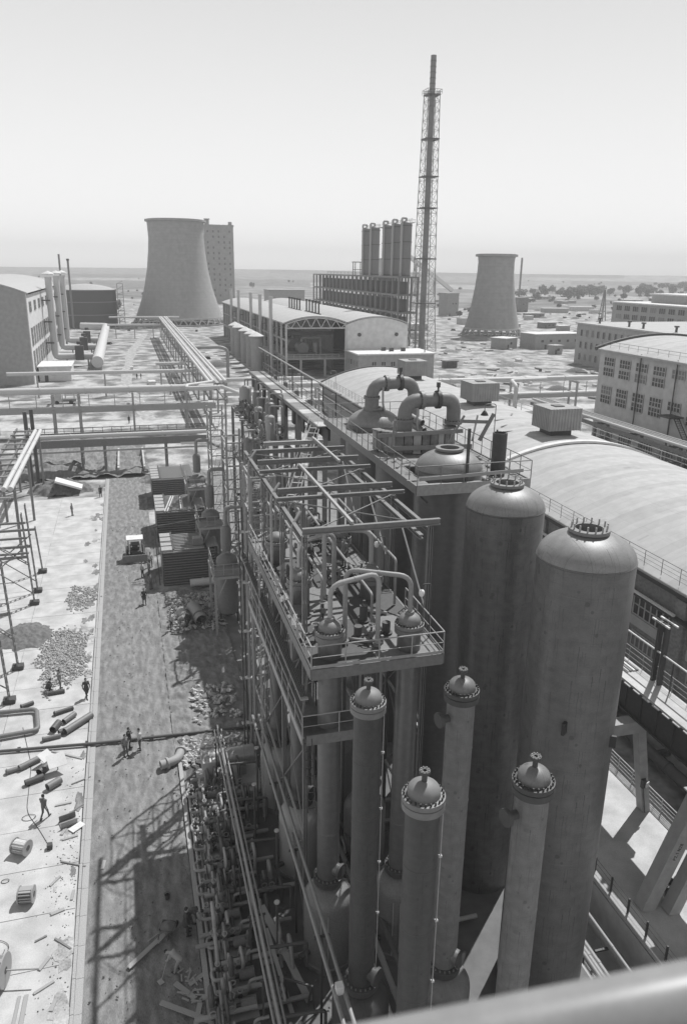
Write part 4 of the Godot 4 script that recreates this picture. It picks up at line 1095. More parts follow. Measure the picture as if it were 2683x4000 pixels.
func machine_hall():
	var at := Vector3(47.7, 0, -77)
	var t := thing("machine_hall", "long machine hall with pale barrel-vault roof and dull brick side wall", "hall", "", at)
	var x0 := 36.97; var x1 := 60.3; var ye := 11.57; var rise := 3.0; var zn := -9.0; var zf := -147.7; var zj := -75.1
	add(t, "roof", vault(x0, x1, zf, zj, ye, rise, 0.35, 0.4, 24), "roof_pale", Transform3D.IDENTITY)
	add(t, "roof", vault(x0, x1, zj + 0.4, zn, ye, rise, 0.35, 0.4, 24), "roof_pale", Transform3D.IDENTITY)
	add(t, "roof_joint_cap", vault(x0, x1, zj - 0.15, zj + 0.6, ye + 0.26, rise + 0.05, 0.24, 0.2, 24), "roof_white", Transform3D.IDENTITY)
	add(t, "roof_end_cap", vault(x0, x1, zf - 0.4, zf + 0.2, ye + 0.15, rise + 0.05, 0.4, 0.5, 24), "steel_dark", Transform3D.IDENTITY)
	for x in [x0 + 0.3, x1 - 0.3]: box(t, "side_wall", Vector3(x, ye / 2 - 0.2, (zn + zf) / 2), Vector3(0.5, ye - 0.4, zn - zf - 1.2), "wall_brick")
	for z in [zf + 0.5, zn - 0.5]: add(t, "end_wall", gable(x0 + 0.3, x1 - 0.3, 0, ye - 0.45, rise - 0.2, 0.5), "wall_brick", Transform3D(Basis(), Vector3(0, 0, z)))
	bar(t, "gutter", Vector3(x0 - 0.3, ye - 0.3, zf), Vector3(x0 - 0.3, ye - 0.3, zn), 0.32, 0.3, "steel_dark")
	# pilasters and window bays
	for k in 13:
		var z := -41.8 + 6.45 * (k - 6) + 0.4
		box(t, "pilaster", Vector3(x0 - 0.05, ye / 2 - 0.3, z), Vector3(0.34, ye - 0.7, 1.1), "wall_brick")
		window_wall(t, Vector3(x0 + 0.03, 8.5, z - 3.15), Vector3(0, 0, 1), Vector3(-1, 0, 0), 1, 1, 0, 0, 4.1, 1.7, Vector2i(6, 2), "frame_pale")
		window_wall(t, Vector3(x0 + 0.03, 5.65, z - 3.15), Vector3(0, 0, 1), Vector3(-1, 0, 0), 1, 1, 0, 0, 3.6, 1.2, Vector2i(7, 1), "frame_pale")
		box(t, "spandrel", Vector3(x0, 7.12, z - 3.15), Vector3(0.12, 0.8, 4.5), "wall_pale")
		window_wall(t, Vector3(x0 + 0.03, 2.2, z - 3.15), Vector3(0, 0, 1), Vector3(-1, 0, 0), 1, 1, 0, 0, 3.8, 2.6, Vector2i(5, 3), "frame_pale")
	bar(t, "wall_pipe", Vector3(x0 - 0.55, 9.73, zf), Vector3(x0 - 0.55, 9.73, -41.5), 0.18, 0.18, "roof_white")
	bar(t, "shade_ledge", Vector3(x0 - 0.35, 9.52, zf), Vector3(x0 - 0.35, 9.52, -30), 0.6, 0.14, "steel_dark")
	# guard rail along both eaves
	railing(t, [Vector3(x0 - 0.1, ye + 0.25, -144), Vector3(x0 - 0.1, ye + 0.25, -12)], 1.25, 2.0, "steel", 0.025, 4)
	railing(t, [Vector3(x1 + 0.1, ye + 0.25, -144), Vector3(x1 + 0.1, ye + 0.25, -12)], 1.25, 5.8, "steel_pale", 0.04, 2)
	var roof_y := func(x: float) -> float:
		var u := (x - (x0 + x1) / 2) / ((x1 - x0) / 2 + 0.4)
		return ye + rise * (1 - u * u)
	# box ventilators on the ridge
	var lab := ["big corrugated box ventilator on the hall roof ridge, the one by the roof joint", "big corrugated box ventilator on the hall roof ridge, the middle one", "big corrugated box ventilator on the hall roof ridge, the one by the annex"]
	var zs := [-80.5, -101.9, -129.9]
	for k in 3:
		var p := Vector3(49.2, 14.3, zs[k])
		var v := thing("roof_ventilator_box", lab[k], "ventilator", "box ventilators on the machine hall", p)
		box(v, "kerb", p + Vector3(0, 0.45, 0), Vector3(2.7, 1.0, 2.7), "steel_dark", 0.0)
		box(v, "casing", p + Vector3(0, 2.25, 0), Vector3(4.1, 2.6, 4.1), "wall_grey", 0.0)
		for i in 11:
			for e in [-1, 1]:
				box(v, "casing_rib", p + Vector3(-1.95 + 0.39 * i, 2.25, e * 2.09), Vector3(0.14, 2.6, 0.08), "wall_grey")
				box(v, "casing_rib", p + Vector3(e * 2.09, 2.25, -1.95 + 0.39 * i), Vector3(0.08, 2.6, 0.14), "wall_grey")
		box(v, "hatch", p + Vector3(0, 3.6, 0), Vector3(1.2, 0.12, 1.2), "steel_dark")
	# roof sundries
	for q in [[45.6, -86.7, 0.6], [46.5, -90.0, 0.2], [49.9, -93.0, 1.0], [44.8, -83.9, 0.1], [44.0, -91.3, 0.9], [49.3, -83.0, 0.4]]:
		var s := thing("roof_plank", "stray short plank lying on the pale vaulted roof", "plank", "planks left on the hall roof", Vector3(q[0], roof_y.call(q[0]), q[1]))
		box(s, "board", s.position + Vector3(0, 0.05, 0), Vector3(1.5, 0.06, 0.22), "wood_grey", q[2])
	for z in [-114.0, -138.0, -91.0]:
		var l := thing("roof_lamp", "gooseneck lamp post with black shade at the hall eave", "lamp", "gooseneck lamps of the hall roof", Vector3(x0 + 0.2, ye, z))
		tube(l, "post", [Vector3(x0 + 0.2, ye - 0.1, z), Vector3(x0 + 0.2, ye + 3.6, z), Vector3(x0 - 0.8, ye + 3.6, z), Vector3(x0 - 0.8, ye + 3.2, z)], 0.045, "steel", 0.28, 6)
		add(l, "shade", lathe([Vector2(0.3, 0), Vector2(0.22, 0.17), Vector2(0.08, 0.34), Vector2(0.0, 0.36)], 12), "steel_black", Transform3D(Basis(), Vector3(x0 - 0.8, ye + 2.9, z)))

func slab_leg(t: Node, called: String, a: Vector3, b: Vector3, w: float, d: float):
	bar(t, called, a, b, w, d, "concrete")

func trestle():
	var t := thing("pipe_trestle", "concrete trestle with leaning legs carrying a dark plate girder and pale deck along the hall", "trestle", "", Vector3(28.5, 0, -40))
	# deck, girder and stiffeners
	bar(t, "deck", Vector3(29.3, 8.93, -70), Vector3(29.3, 8.93, -14), 1.8, 0.14, "slab")
	bar(t, "plate_girder", Vector3(28.5, 7.95, -70), Vector3(28.5, 7.95, -14), 0.06, 1.7, "steel_dark")
	bar(t, "girder_flange", Vector3(28.5, 7.06, -70), Vector3(28.5, 7.06, -14), 0.4, 0.08, "steel_dark")
	bar(t, "plate_girder", Vector3(30.1, 7.95, -70), Vector3(30.1, 7.95, -14), 0.06, 1.7, "steel_dark")
	for k in 38: box(t, "stiffener", Vector3(28.44, 7.95, -69 + 1.46 * k), Vector3(0.1, 1.66, 0.06), "steel_dark")
	for k in 62: box(t, "edge_clip", Vector3(28.33, 8.86, -69.5 + 0.9 * k), Vector3(0.12, 0.07, 0.58), "slab")
	# bents with leaning legs
	for z in [-56.0, -45.2, -34.4, -24.0]:
		bar(t, "cap_beam", Vector3(26.2, 6.6, z), Vector3(30.3, 6.6, z), 0.8, 0.8, "concrete")
		bar(t, "leg", Vector3(30.15, 0.0, z), Vector3(28.9, 6.3, z), 0.62, 0.55, "concrete")
		if z < -30: bar(t, "leg", Vector3(25.3, 0.0, z), Vector3(26.9, 6.3, z), 0.62, 0.55, "concrete")
	# the double leg with painted mark
	var l1 := bar(t, "leg", Vector3(25.15, 0.0, -27.5), Vector3(27.6, 7.0, -27.5), 0.75, 0.85, "concrete")
	bar(t, "leg", Vector3(26.35, 0.0, -26.9), Vector3(28.8, 7.0, -26.9), 0.7, 0.7, "concrete")
	bar(t, "cap_beam", Vector3(26.9, 7.0, -27.3), Vector3(30.3, 7.0, -27.3), 1.4, 0.1, "concrete")
	var txt := TextMesh.new(); txt.text = "P2.1 N28"; txt.font_size = 64; txt.pixel_size = 0.0042; txt.depth = 0.012
	var fn := SystemFont.new(); fn.font_names = PackedStringArray(["Droid Sans"]); txt.font = fn
	var ld := (Vector3(27.6, 7.0, -27.5) - Vector3(25.15, 0, -27.5)).normalized()
	var face := Vector3(0, 0, 1)
	var wm := add(l1, "painted_mark", txt, "ink", Transform3D(Basis(ld, face.cross(ld), face), Vector3(25.15, 0, -27.5) + ld * 3.9 + Vector3(0, 0, 0.384)))
	# hand rails on the deck and along the ground
	railing(t, [Vector3(30.15, 9.0, -70), Vector3(30.15, 9.0, -14)], 1.0, 1.4, "steel_pale", 0.02, 3)
	rod(t, "long_pipe", Vector3(30.0, 11.05, -70), Vector3(30.0, 11.05, -14), 0.06, "roof_white", 8)
	for k in 10: bar(t, "pipe_prop", Vector3(30.0, 9.0, -66 + 5.4 * k), Vector3(30.0, 11.0, -66 + 5.4 * k), 0.06, 0.06, "steel_dark")
	# dark channel post against the wall with stub pipes
	var cp := thing("channel_post", "dark twin-channel post with pale cross arms on the trestle deck", "post", "", Vector3(30.05, 9.0, -34.9))
	for z in [-35.2, -34.6]: bar(cp, "channel", Vector3(30.05, 9.0, z), Vector3(30.05, 13.0, z), 0.3, 0.18, "steel_dark")
	for x in [29.7, 30.3]:
		for dz in [0.0, 0.35]: bar(cp, "cross_arm", Vector3(x, 13.1, -35.6 + dz), Vector3(x, 13.1, -34.4 + dz), 0.12, 0.1, "roof_white")
	# stacked angle irons on the deck
	for k in 4:
		var s := thing("deck_board", "narrow pale board laid in a row on the trestle deck", "board", "boards laid out on the trestle deck", Vector3(29.6 + 0.22 * k, 9.0, -38.6))
		bar(s, "plank", Vector3(29.1 + 0.24 * k, 9.06, -40.2), Vector3(29.1 + 0.24 * k, 9.06, -36.4), 0.14, 0.09, "roof_white" if k % 2 == 0 else "wood_grey")
	var gr := thing("ground_railing", "pale pipe railing along the dark trench under the trestle", "railing", "", Vector3(30.9, 0, -35))
	railing(gr, [Vector3(30.95, 0, -52), Vector3(30.95, 0, -20)], 1.1, 1.5, "wall_pale", 0.035, 4)
	var wp := thing("wall_pipeline", "thick grey pipe running low along the hall wall behind the railing", "pipe", "", Vector3(34.4, 0, -40))
	for q in [[33.6, 0.9, 0.42], [34.6, 1.6, 0.3], [35.5, 2.6, 0.2]]: pipe_stretch(wp, Vector3(q[0], q[1], -60), Vector3(q[0], q[1], -18), q[2], "pipe_dark", 5.0)
	for k in 7: box(wp, "support", Vector3(34.4, 0.22, -57 + 6 * k), Vector3(2.6, 0.46, 0.3), "concrete_dark")
	# valve with hand wheel on the leaning leg
	var vv := thing("leg_valve", "small valve box with a pale plate fixed to the leaning trestle leg", "valve", "", Vector3(29.7, 1.9, -33.9))
	rod(vv, "riser", Vector3(29.95, 0.1, -33.98), Vector3(29.55, 2.0, -33.98), 0.035, "steel_dark", 6)
	box(vv, "body", Vector3(29.5, 2.4, -33.96), Vector3(0.3, 0.6, 0.2), "steel_dark"); box(vv, "plate", Vector3(29.75, 2.3, -33.9), Vector3(0.34, 0.34, 0.05), "roof_white", 0.4)
	# low post-and-wire rail beside the pit
	var kr := thing("wire_fence", "low wire fence on dark stub posts along the concrete edge of the pit", "fence", "", Vector3(23.75, 0, -27))
	for k in 12: bar(kr, "post", Vector3(23.85, 0.2, -38 + 1.55 * k), Vector3(23.85, 1.2, -38 + 1.55 * k), 0.09, 0.09, "steel_black")
	for y in [0.5, 0.85, 1.15]: rod(kr, "wire", Vector3(23.85, y, -38), Vector3(23.85, y, -20), 0.012, "steel_black", 5)
	# pipes in the pit
	var pp := thing("pit_pipes", "parallel dark pipes on supports down in the pit", "pipes", "", Vector3(21.7, -3, -30))
	for q in [[20.6, -0.5, 0.12], [21.0, -0.9, 0.16], [21.7, -1.6, 0.14], [22.4, -0.7, 0.1], [22.9, -1.5, 0.2]]: pipe_stretch(pp, Vector3(q[0], q[1], -45), Vector3(q[0], q[1], -15), q[2], "pipe_grey", 4.0)
	for k in 8: bar(pp, "support", Vector3(20.2, -1.75, -43 + 4 * k), Vector3(23.2, -1.75, -43 + 4 * k), 0.12, 0.12, "steel_dark")
	for k in 8: bar(pp, "support_post", Vector3(21.3, -3.0, -43 + 4 * k), Vector3(21.3, -1.8, -43 + 4 * k), 0.14, 0.14, "steel_dark")
	# drums and pipe lying on the service road
	for q in [[27.3, -28.2], [27.0, -27.5]]:
		var dr := thing("pipe_ring", "short open ring of thick pipe standing by the double trestle leg", "pipe ring", "pipe rings by the trestle leg", Vector3(q[0], 0.3, q[1]))
		add(dr, "ring", lathe([Vector2(0.42, 0), Vector2(0.42, 0.5), Vector2(0.37, 0.5), Vector2(0.37, 0)], 20), "steel_dark", Transform3D(Basis(), Vector3(q[0], 0.02, q[1])))
	var lp := thing("loose_pipe", "grey pipe length lying on the pale road by the pipe rings", "pipe", "", Vector3(28.6, 0, -27.5))
	rod(lp, "pipe", Vector3(28.0, 0.25, -28.6), Vector3(28.9, 0.25, -26.0), 0.24, "pipe_grey", 12)

func laced_leg(t: Node, called: String, a: Vector3, b: Vector3, w: float, m := "steel"):
	# a built-up leg: two channels with battens between
	var p := bar(t, called, a + Vector3(0, 0, -w / 2), b + Vector3(0, 0, -w / 2), 0.1, 0.08, m)
	bar(t, called, a + Vector3(0, 0, w / 2), b + Vector3(0, 0, w / 2), 0.1, 0.08, m)
	var n := int((b - a).length() / 0.75)
	for k in n:
		var q := a.lerp(b, (k + 0.5) / n)
		bar(t, "batten", q + Vector3(0, 0, -w / 2), q + Vector3(0, 0, w / 2), 0.1, 0.16, m)

func yard_pylons():
	# laced steel pylons at the edge of the concrete yard
	var lab := ["laced steel pylon at the yard edge, by the two lying pipes", "laced steel pylon at the yard edge, beside the dark earth heap", "laced steel pylon at the yard edge, with slanting struts and cross bars", "laced steel pylon at the yard edge, next to the sloping pipe run", "laced steel pylon at the yard edge, outermost towards the churned bank"]
	var zs := [-58.0, -63.5, -77.2, -80.4, -86.0]
	for k in 5:
		var x := -10.8; var z: float = zs[k]
		var p := thing("laced_pylon", lab[k], "pylon", "pylons of the unfinished yard rack", Vector3(x, 0, z))
		box(p, "footing", Vector3(x, 0.2, z), Vector3(0.9, 0.42, 0.7), "steel_dark")
		laced_leg(p, "leg", Vector3(x, 0.4, z), Vector3(x - 0.3, 9.8 if k != 4 else 5.5, z), 0.5)
		if k == 2:
			laced_leg(p, "strut", Vector3(x - 0.1, 4.4, z), Vector3(x - 8.0, 10.5, z), 0.5)
			for y in [5.6, 7.2, 8.8]: bar(p, "cross_bar", Vector3(x, y, z), Vector3(x - 7.5, y, z), 0.16, 0.2, "steel")
		if k in [0, 2, 3]:
			rod(p, "brace", Vector3(x, 1.2, z), Vector3(x - 6.5, 6.5, z), 0.06, "steel", 6)
			rod(p, "brace", Vector3(x, 6.5, z), Vector3(x - 6.5, 1.2, z), 0.06, "steel", 6)
		if k == 1: laced_leg(p, "strut", Vector3(x - 0.1, 3.0, z), Vector3(x - 7.0, 9.0, z), 0.5)
		bar(p, "tie_beam", Vector3(x - 0.2, 5.2, z), Vector3(x - 8, 5.2, z), 0.2, 0.25, "steel")
	var r := thing("sloping_pipe_run", "pair of white pipes on a ladder-like frame along the yard edge", "pipe rack", "", Vector3(-14.5, 0, -105))
	for x in [-13.4, -14.1]: pipe_stretch(r, Vector3(x, 9.4, -88), Vector3(x, 9.2, -122), 0.28, "pipe_white", 9.0)
	for x in [-15.4, -17.2]: bar(r, "frame_beam", Vector3(x, 8.8, -84), Vector3(x, 8.8, -126), 0.2, 0.3, "steel")
	for k in 13: bar(r, "rung", Vector3(-13.2, 8.95, -86 - 3.1 * k), Vector3(-17.4, 8.95, -86 - 3.1 * k), 0.2, 0.25, "steel_pale" if k % 3 == 0 else "steel")
	for z in [-92.0, -106.0, -121.0]:
		for x in [-13.6, -17.0]: bar(r, "post", Vector3(x, 0, z), Vector3(x, 8.7, z), 0.3, 0.3, "steel")
	for q in [[-15.6, -124], [-14.9, -126]]: rod(r, "riser_pipe", Vector3(q[0], 0, q[1]), Vector3(q[0], 11.8, q[1]), 0.3, "pipe_dark", 10)

# ------------------------------------------------------------------ the process plant
func bolt_ring(p: Node, c: Vector3, r: float, n: int, br: float, bh: float, m: String):
	for k in n:
		var a := TAU * k / n
		add(p, "bolt", cyl_mesh(br, br, bh, 6), m, Transform3D(Basis(), c + Vector3(cos(a) * r, 0, sin(a) * r)))

func absorber(called: String, label: String, at: Vector3, r: float, h: float, m: String, studs: int) -> Node3D:
	var t := thing(called, label, "tank", "big upright absorber tanks", at)
	var pts := [Vector2(0, 0), Vector2(r, 0), Vector2(r, h)]
	add(t, "shell", lathe(pts, 64), m, Transform3D(Basis(), at))
	var hd := [Vector2(r, h)]; hd.append_array(dome_pts(r, h, 1.15, 12, 0.62).slice(1))
	add(t, "dome", lathe(hd, 64), "dome_sunlit", Transform3D(Basis(), at))
	var y := h + 1.15 * sqrt(1 - 0.62 * 0.62 / (r * r))
	var ring := add(t, "neck_ring", lathe([Vector2(0.60, y - 0.25), Vector2(0.66, y + 0.02), Vector2(0.82, y + 0.02), Vector2(0.82, y + 0.16), Vector2(0.56, y + 0.16), Vector2(0.56, y - 0.9)], 36), "steel", Transform3D(Basis(), at))
	if studs > 0: bolt_ring(ring, at + Vector3(0, y + 0.26, 0), 0.7, studs, 0.035, 0.26, "steel_pale")
	add(t, "head_seam", lathe([Vector2(r + 0.001, h - 0.05), Vector2(r + 0.025, h - 0.02), Vector2(r + 0.025, h + 0.03), Vector2(r - 0.01, h + 0.06)], 64), m, Transform3D(Basis(), at))
	# weld seams stand a little proud
	for q in [3.6, 8.3, 13.1, 17.6, 20.9]:
		add(t, "weld_seam", lathe([Vector2(r + 0.001, q - 0.03), Vector2(r + 0.012, q), Vector2(r + 0.001, q + 0.03)], 48), m, Transform3D(Basis(), at))
	return t

func slim_column(label: String, x: float, z: float, m: String, kind: int) -> Node3D:
	# kind 0: bare top nozzle, kind 1: with side nozzle, kind 2: piped through the platform
	var at := Vector3(x, 4.5, z)
	var t := thing("slim_column", label, "column", "slim flanged columns", at)
	var r := 0.53
	add(t, "shell", lathe([Vector2(r, 4.7), Vector2(r, 17.75)], 32), m, Transform3D(Basis(), Vector3(x, 0, z)))
	var fl := add(t, "head_flange", lathe([Vector2(r, 17.62), Vector2(0.66, 17.66), Vector2(0.66, 17.88), Vector2(0.60, 17.9), Vector2(0.66, 17.92), Vector2(0.66, 18.08), Vector2(r - 0.02, 18.1)], 36), "steel" if kind != 1 else "steel_dark", Transform3D(Basis(), Vector3(x, 0, z)))
	bolt_ring(fl, Vector3(x, 18.13, z), 0.595, 24, 0.03, 0.1, "steel_black")
	var hd := [Vector2(0.50, 18.08), Vector2(0.50, 18.22)]; hd.append_array(dome_pts(0.50, 18.22, 0.34, 8).slice(1))
	add(t, "dished_head", lathe(hd, 32), "dome_dull" if m != "column_mid" else "column_mid", Transform3D(Basis(), Vector3(x, 0, z)))
	var bf := add(t, "base_flange", lathe([Vector2(r, 4.95), Vector2(0.72, 4.9), Vector2(0.72, 4.62), Vector2(0.68, 4.55), Vector2(0.5, 4.5)], 32), "steel_dark", Transform3D(Basis(), Vector3(x, 0, z)))
	bolt_ring(bf, Vector3(x, 4.95, z), 0.64, 20, 0.03, 0.12, "steel")
	if kind < 2:
		var nz := add(t, "top_nozzle", lathe([Vector2(0.085, 18.5), Vector2(0.085, 18.82), Vector2(0.17, 18.82), Vector2(0.17, 18.92), Vector2(0.06, 18.92), Vector2(0.06, 18.6)], 16), "steel_dark", Transform3D(Basis(), Vector3(x, 0, z)))
		bolt_ring(nz, Vector3(x, 18.94, z), 0.13, 8, 0.015, 0.05, "steel_pale")
	if kind == 1:
		var sn := rod(t, "side_nozzle", Vector3(x - 0.4, 16.95, z + 0.05), Vector3(x - 0.95, 16.95, z + 0.15), 0.15, "steel_dark", 14)
		rod(sn, "nozzle_flange", Vector3(x - 0.84, 16.95, z + 0.13), Vector3(x - 0.97, 16.95, z + 0.155), 0.29, "steel_dark", 18)
	# manhole near the foot
	var mh := rod(t, "manhole", Vector3(x + 0.28, 5.5, z + 0.35), Vector3(x + 0.52, 5.5, z + 0.66), 0.3, m, 16)
	rod(mh, "manhole_flange", Vector3(x + 0.44, 5.5, z + 0.56), Vector3(x + 0.52, 5.5, z + 0.66), 0.38, "steel_dark", 18)
	for y in [7.6, 10.4, 13.2, 15.6]: add(t, "weld_seam", lathe([Vector2(r + 0.001, y - 0.02), Vector2(r + 0.01, y), Vector2(r + 0.001, y + 0.02)], 28), m, Transform3D(Basis(), Vector3(x, 0, z)))
	return t

func foot_vessel(label: String, x: float, z: float, m: String, wrapped: bool):
	var t := thing("foot_vessel", label, "vessel", "vessels under the slim columns", Vector3(x, 0, z))
	var r := 1.2
	var b := Vector3(x, 0, z)
	add(t, "skirt", lathe([Vector2(r + 0.08, 0), Vector2(r + 0.08, 0.3), Vector2(r, 0.34)], 36), "concrete_dark", Transform3D(Basis(), b))
	var pts := [Vector2(r, 0.3), Vector2(r, 3.7)]; pts.append_array(dome_pts(r, 3.7, 0.85, 8, 0.45).slice(1))
	add(t, "shell", lathe(pts, 40), m, Transform3D(Basis(), b))
	if wrapped:
		for k in 13:
			var st := SurfaceTool.new(); st.begin(Mesh.PRIMITIVE_TRIANGLES)
			var y := 0.35 + 0.25 * k
			for i in 36:
				for q in [[i, 0.0], [i + 1, 0.0], [i + 1, 0.16], [i, 0.0], [i + 1, 0.16], [i, 0.16]]:
					var a: float = TAU * q[0] / 36.0
					var rr: float = r + 0.03 + (0.02 if q[1] > 0.0 else 0.0)
					st.set_normal(Vector3(cos(a), 0, sin(a))); st.add_vertex(Vector3(cos(a) * rr, y + q[1] + 0.12 * sin(a + 0.6), sin(a) * rr))
			add(t, "lagging_wrap", st.commit(), "lagging_dull", Transform3D(Basis(), b))
	rod(t, "side_nozzle", b + Vector3(-1.1, 1.0, 0.5), b + Vector3(-1.6, 1.0, 0.7), 0.14, "steel_dark", 10)
	bar(t, "ladder_rail", b + Vector3(-0.62, 0.3, 1.08), b + Vector3(-0.62, 3.6, 1.08), 0.04, 0.04, "steel_pale"); bar(t, "ladder_rail", b + Vector3(-0.3, 0.3, 1.2), b + Vector3(-0.3, 3.6, 1.2), 0.04, 0.04, "steel_pale")

func gooseneck(called: String, label: String, path: Array, r: float, m: String):
	var t := thing(called, label, "pipe", "swan-neck pipes on the column platform", path[0])
	tube(t, "pipe", path, r, m, 0.55, 14)
	for e in [0, path.size() - 1]:
		var q: Vector3 = path[e]
		rod(t, "flange", q + Vector3(0, -0.02, 0), q + Vector3(0, 0.1, 0), r * 1.8, "steel", 14)
	var k: Vector3 = (path[1] as Vector3).lerp(path[2], 0.5); var d := ((path[2] - path[1]) as Vector3).normalized() * 0.03
	rod(t, "joint_ring", k - d, k + d, r * 1.15, m, 14)

func build_near():
	# big absorbers
	absorber("absorber_tank", "huge upright plate tank with a stud-ringed open neck, beside the trestle", Vector3(17.45, 0, -25.3), 1.97, 22.0, "tank_plate", 14)
	absorber("absorber_tank", "huge upright plate tank with streaked sides and bare open neck, before the tank platform", Vector3(17.45, 0, -32.4), 1.9, 22.0, "tank_plate_b", 12)
	absorber("absorber_tank", "huge upright tank ringed by the railed tank platform, neck still open", Vector3(17.75, 0, -40.2), 1.96, 22.0, "column_sheen", 0)
	absorber("absorber_tank", "huge upright tank under the ring of insulation blocks", Vector3(17.6, 0, -47.2), 1.96, 21.4, "column_sheen", 0)
	absorber("absorber_tank", "huge upright pale-domed tank with a thick riser pipe on its crown", Vector3(17.6, 0, -54.2), 1.96, 22.0, "column_sheen", 0)
	# lifting lugs on the front tanks
	for q in [[16.3, 15.2, -23.7, 0.6], [18.5, 14.2, -23.65, -0.55]]:
		var l := thing("lifting_lug", "small dark square lug on the side of the stud-ringed tank", "lug", "lugs of the stud-ringed tank", Vector3(q[0], q[1], q[2]))
		box(l, "plate", Vector3(q[0], q[1], q[2]), Vector3(0.5, 0.55, 0.12), "steel_black", q[3])
		box(l, "gusset", Vector3(q[0], q[1], q[2] - 0.04), Vector3(0.07, 0.5, 0.2), "steel_black", q[3])
	# slim columns and the vessels they stand on
	slim_column("slim dark column with a bolted dished head and thin conduit, by the lower platform corner", 7.6, -23.2, "column_dark", 0)
	slim_column("slim dark column with a bolted dished head, standing alone before the others", 7.65, -17.8, "column_dark", 0)
	slim_column("slim grey column with side nozzle, in front of the streaked tank", 11.25, -23.1, "column_mid", 1)
	slim_column("slim grey column with side nozzle, in front of the stud-ringed tank", 11.2, -17.6, "column_mid", 1)
	slim_column("slim polished column through the platform corner, swan-neck pipe on its head", 7.7, -29.1, "column_sheen", 2)
	slim_column("slim polished column at the platform rail, beside the big tanks", 11.3, -28.9, "column_sheen", 2)
	slim_column("slim polished column in the middle of the platform, tank side", 11.35, -34.8, "column_sheen", 2)
	slim_column("slim polished column in the middle of the platform, catwalk side", 7.65, -35.1, "column_sheen", 2)
	slim_column("slim polished column at the stair-tower end of the platform, catwalk side", 7.6, -41.0, "column_sheen", 2)
	slim_column("slim polished column at the stair-tower end of the platform, tank side", 11.35, -40.8, "column_sheen", 2)
	var fl := ["domed dark vessel under the dark column by the lower platform corner", "domed dark vessel under the lone dark column", "domed grey vessel under the column before the streaked tank", "domed grey vessel under the column before the stud-ringed tank", "upright dark vessel under the platform corner column", "upright dark vessel under the platform rail column", "pale vessel wrapped in lagging bands, next to the dark corner vessel", "pale vessel wrapped in lagging bands, by the lagged drum"]
	var fp := [[7.6, -23.2, "column_dark", false], [7.65, -17.8, "column_dark", false], [11.25, -23.1, "column_mid", false], [11.2, -17.6, "column_mid", false], [7.7, -29.0, "machine", false], [11.3, -28.9, "machine", false], [7.65, -35.1, "lagging_dull", true], [7.6, -41.0, "lagging_dull", true]]
	for k in 8: foot_vessel(fl[k], fp[k][0], fp[k][1], fp[k][2], fp[k][3])
	foot_vessel("upright dark vessel under the middle tank-side column", 11.35, -34.8, "machine", false)
	foot_vessel("upright dark vessel under the stair-end tank-side column", 11.35, -40.8, "machine", false)
	# conduits with pale clips on the two dark columns
	for q in [[8.16, -23.0, "the dark column by the platform corner"], [8.2, -17.55, "the lone dark column"]]:
		var c := thing("conduit", "thin pale conduit with clips on " + q[2], "conduit", "", Vector3(q[0], 4.9, q[1]))
		rod(c, "pipe", Vector3(q[0], 5.0, q[1]), Vector3(q[0], 17.5, q[1]), 0.022, "concrete", 6)
		for y in [15.9, 13.4, 10.9, 8.4]: box(c, "clip", Vector3(q[0], y, q[1]), Vector3(0.1, 0.07, 0.08), "wall_pale")
	gooseneck("swan_neck_pipe", "swan-neck pipe from the corner column down to the deck", [Vector3(7.7, 18.55, -29.1), Vector3(7.7, 20.15, -29.1), Vector3(9.95, 20.45, -29.3), Vector3(9.95, 16.95, -29.3)], 0.11, "lagging_dull")
	gooseneck("swan_neck_pipe", "long swan-neck pipe from the rail column across to the deck", [Vector3(11.3, 18.55, -28.9), Vector3(11.3, 20.3, -28.9), Vector3(8.6, 20.5, -29.9), Vector3(8.6, 16.95, -29.9)], 0.11, "pipe_grey")
	gooseneck("swan_neck_pipe", "pale swan-neck pipe from the middle tank-side column", [Vector3(11.35, 18.55, -34.8), Vector3(11.35, 20.4, -34.8), Vector3(8.9, 20.7, -34.9), Vector3(8.9, 16.95, -34.9)], 0.12, "lagging_dull")
	gooseneck("swan_neck_pipe", "shining swan-neck pipe from the middle catwalk-side column", [Vector3(7.65, 18.55, -35.1), Vector3(7.65, 20.0, -35.1), Vector3(9.6, 20.2, -35.6), Vector3(9.6, 16.95, -35.6)], 0.12, "lagging")
	column_platform()
	steel_portal()
	platform_clutter()
	tank_platform()
	footbridge()
	low_structure()
	stair_towers()
	pump_rows()
	# guard rail in front of the camera
	var gr := thing("guard_rail", "smooth grey pipe rail of the viewing platform, crossing the corner close by", "railing", "", Vector3(0.3, 31.5, -0.4))
	var cam := Transform3D(Basis.from_euler(Vector3(deg_to_rad(-17.6), deg_to_rad(-15.8), deg_to_rad(0.8))), Vector3(0, 33, 0))
	var ra: Vector3 = cam * Vector3(-0.12, -0.409, -0.52); var rb: Vector3 = cam * Vector3(0.45, -0.318, -0.55)
	var rd := (rb - ra)
	rod(gr, "top_rail", ra - rd * 2.0, rb + rd * 2.0, 0.029, "rail_paint", 24)
	for q in [ra - rd * 1.9, rb + rd * 1.9]: rod(gr, "post", Vector3(q.x, 31.5, q.z), q, 0.025, "rail_paint", 12)
	var vp := thing("viewing_platform", "small steel platform on four legs that carries the guard rail", "platform", "", Vector3(0.3, 0, 1.2))
	box(vp, "deck", Vector3(0.3, 31.42, 1.3), Vector3(4.6, 0.12, 4.4), "steel")
	for s in [[-1.6, 0.2], [2.2, 0.2], [2.2, 3.2], [-1.6, 3.2]]: bar(vp, "leg", Vector3(s[0], 0, s[1]), Vector3(s[0], 31.36, s[1]), 0.3, 0.3, "steel")

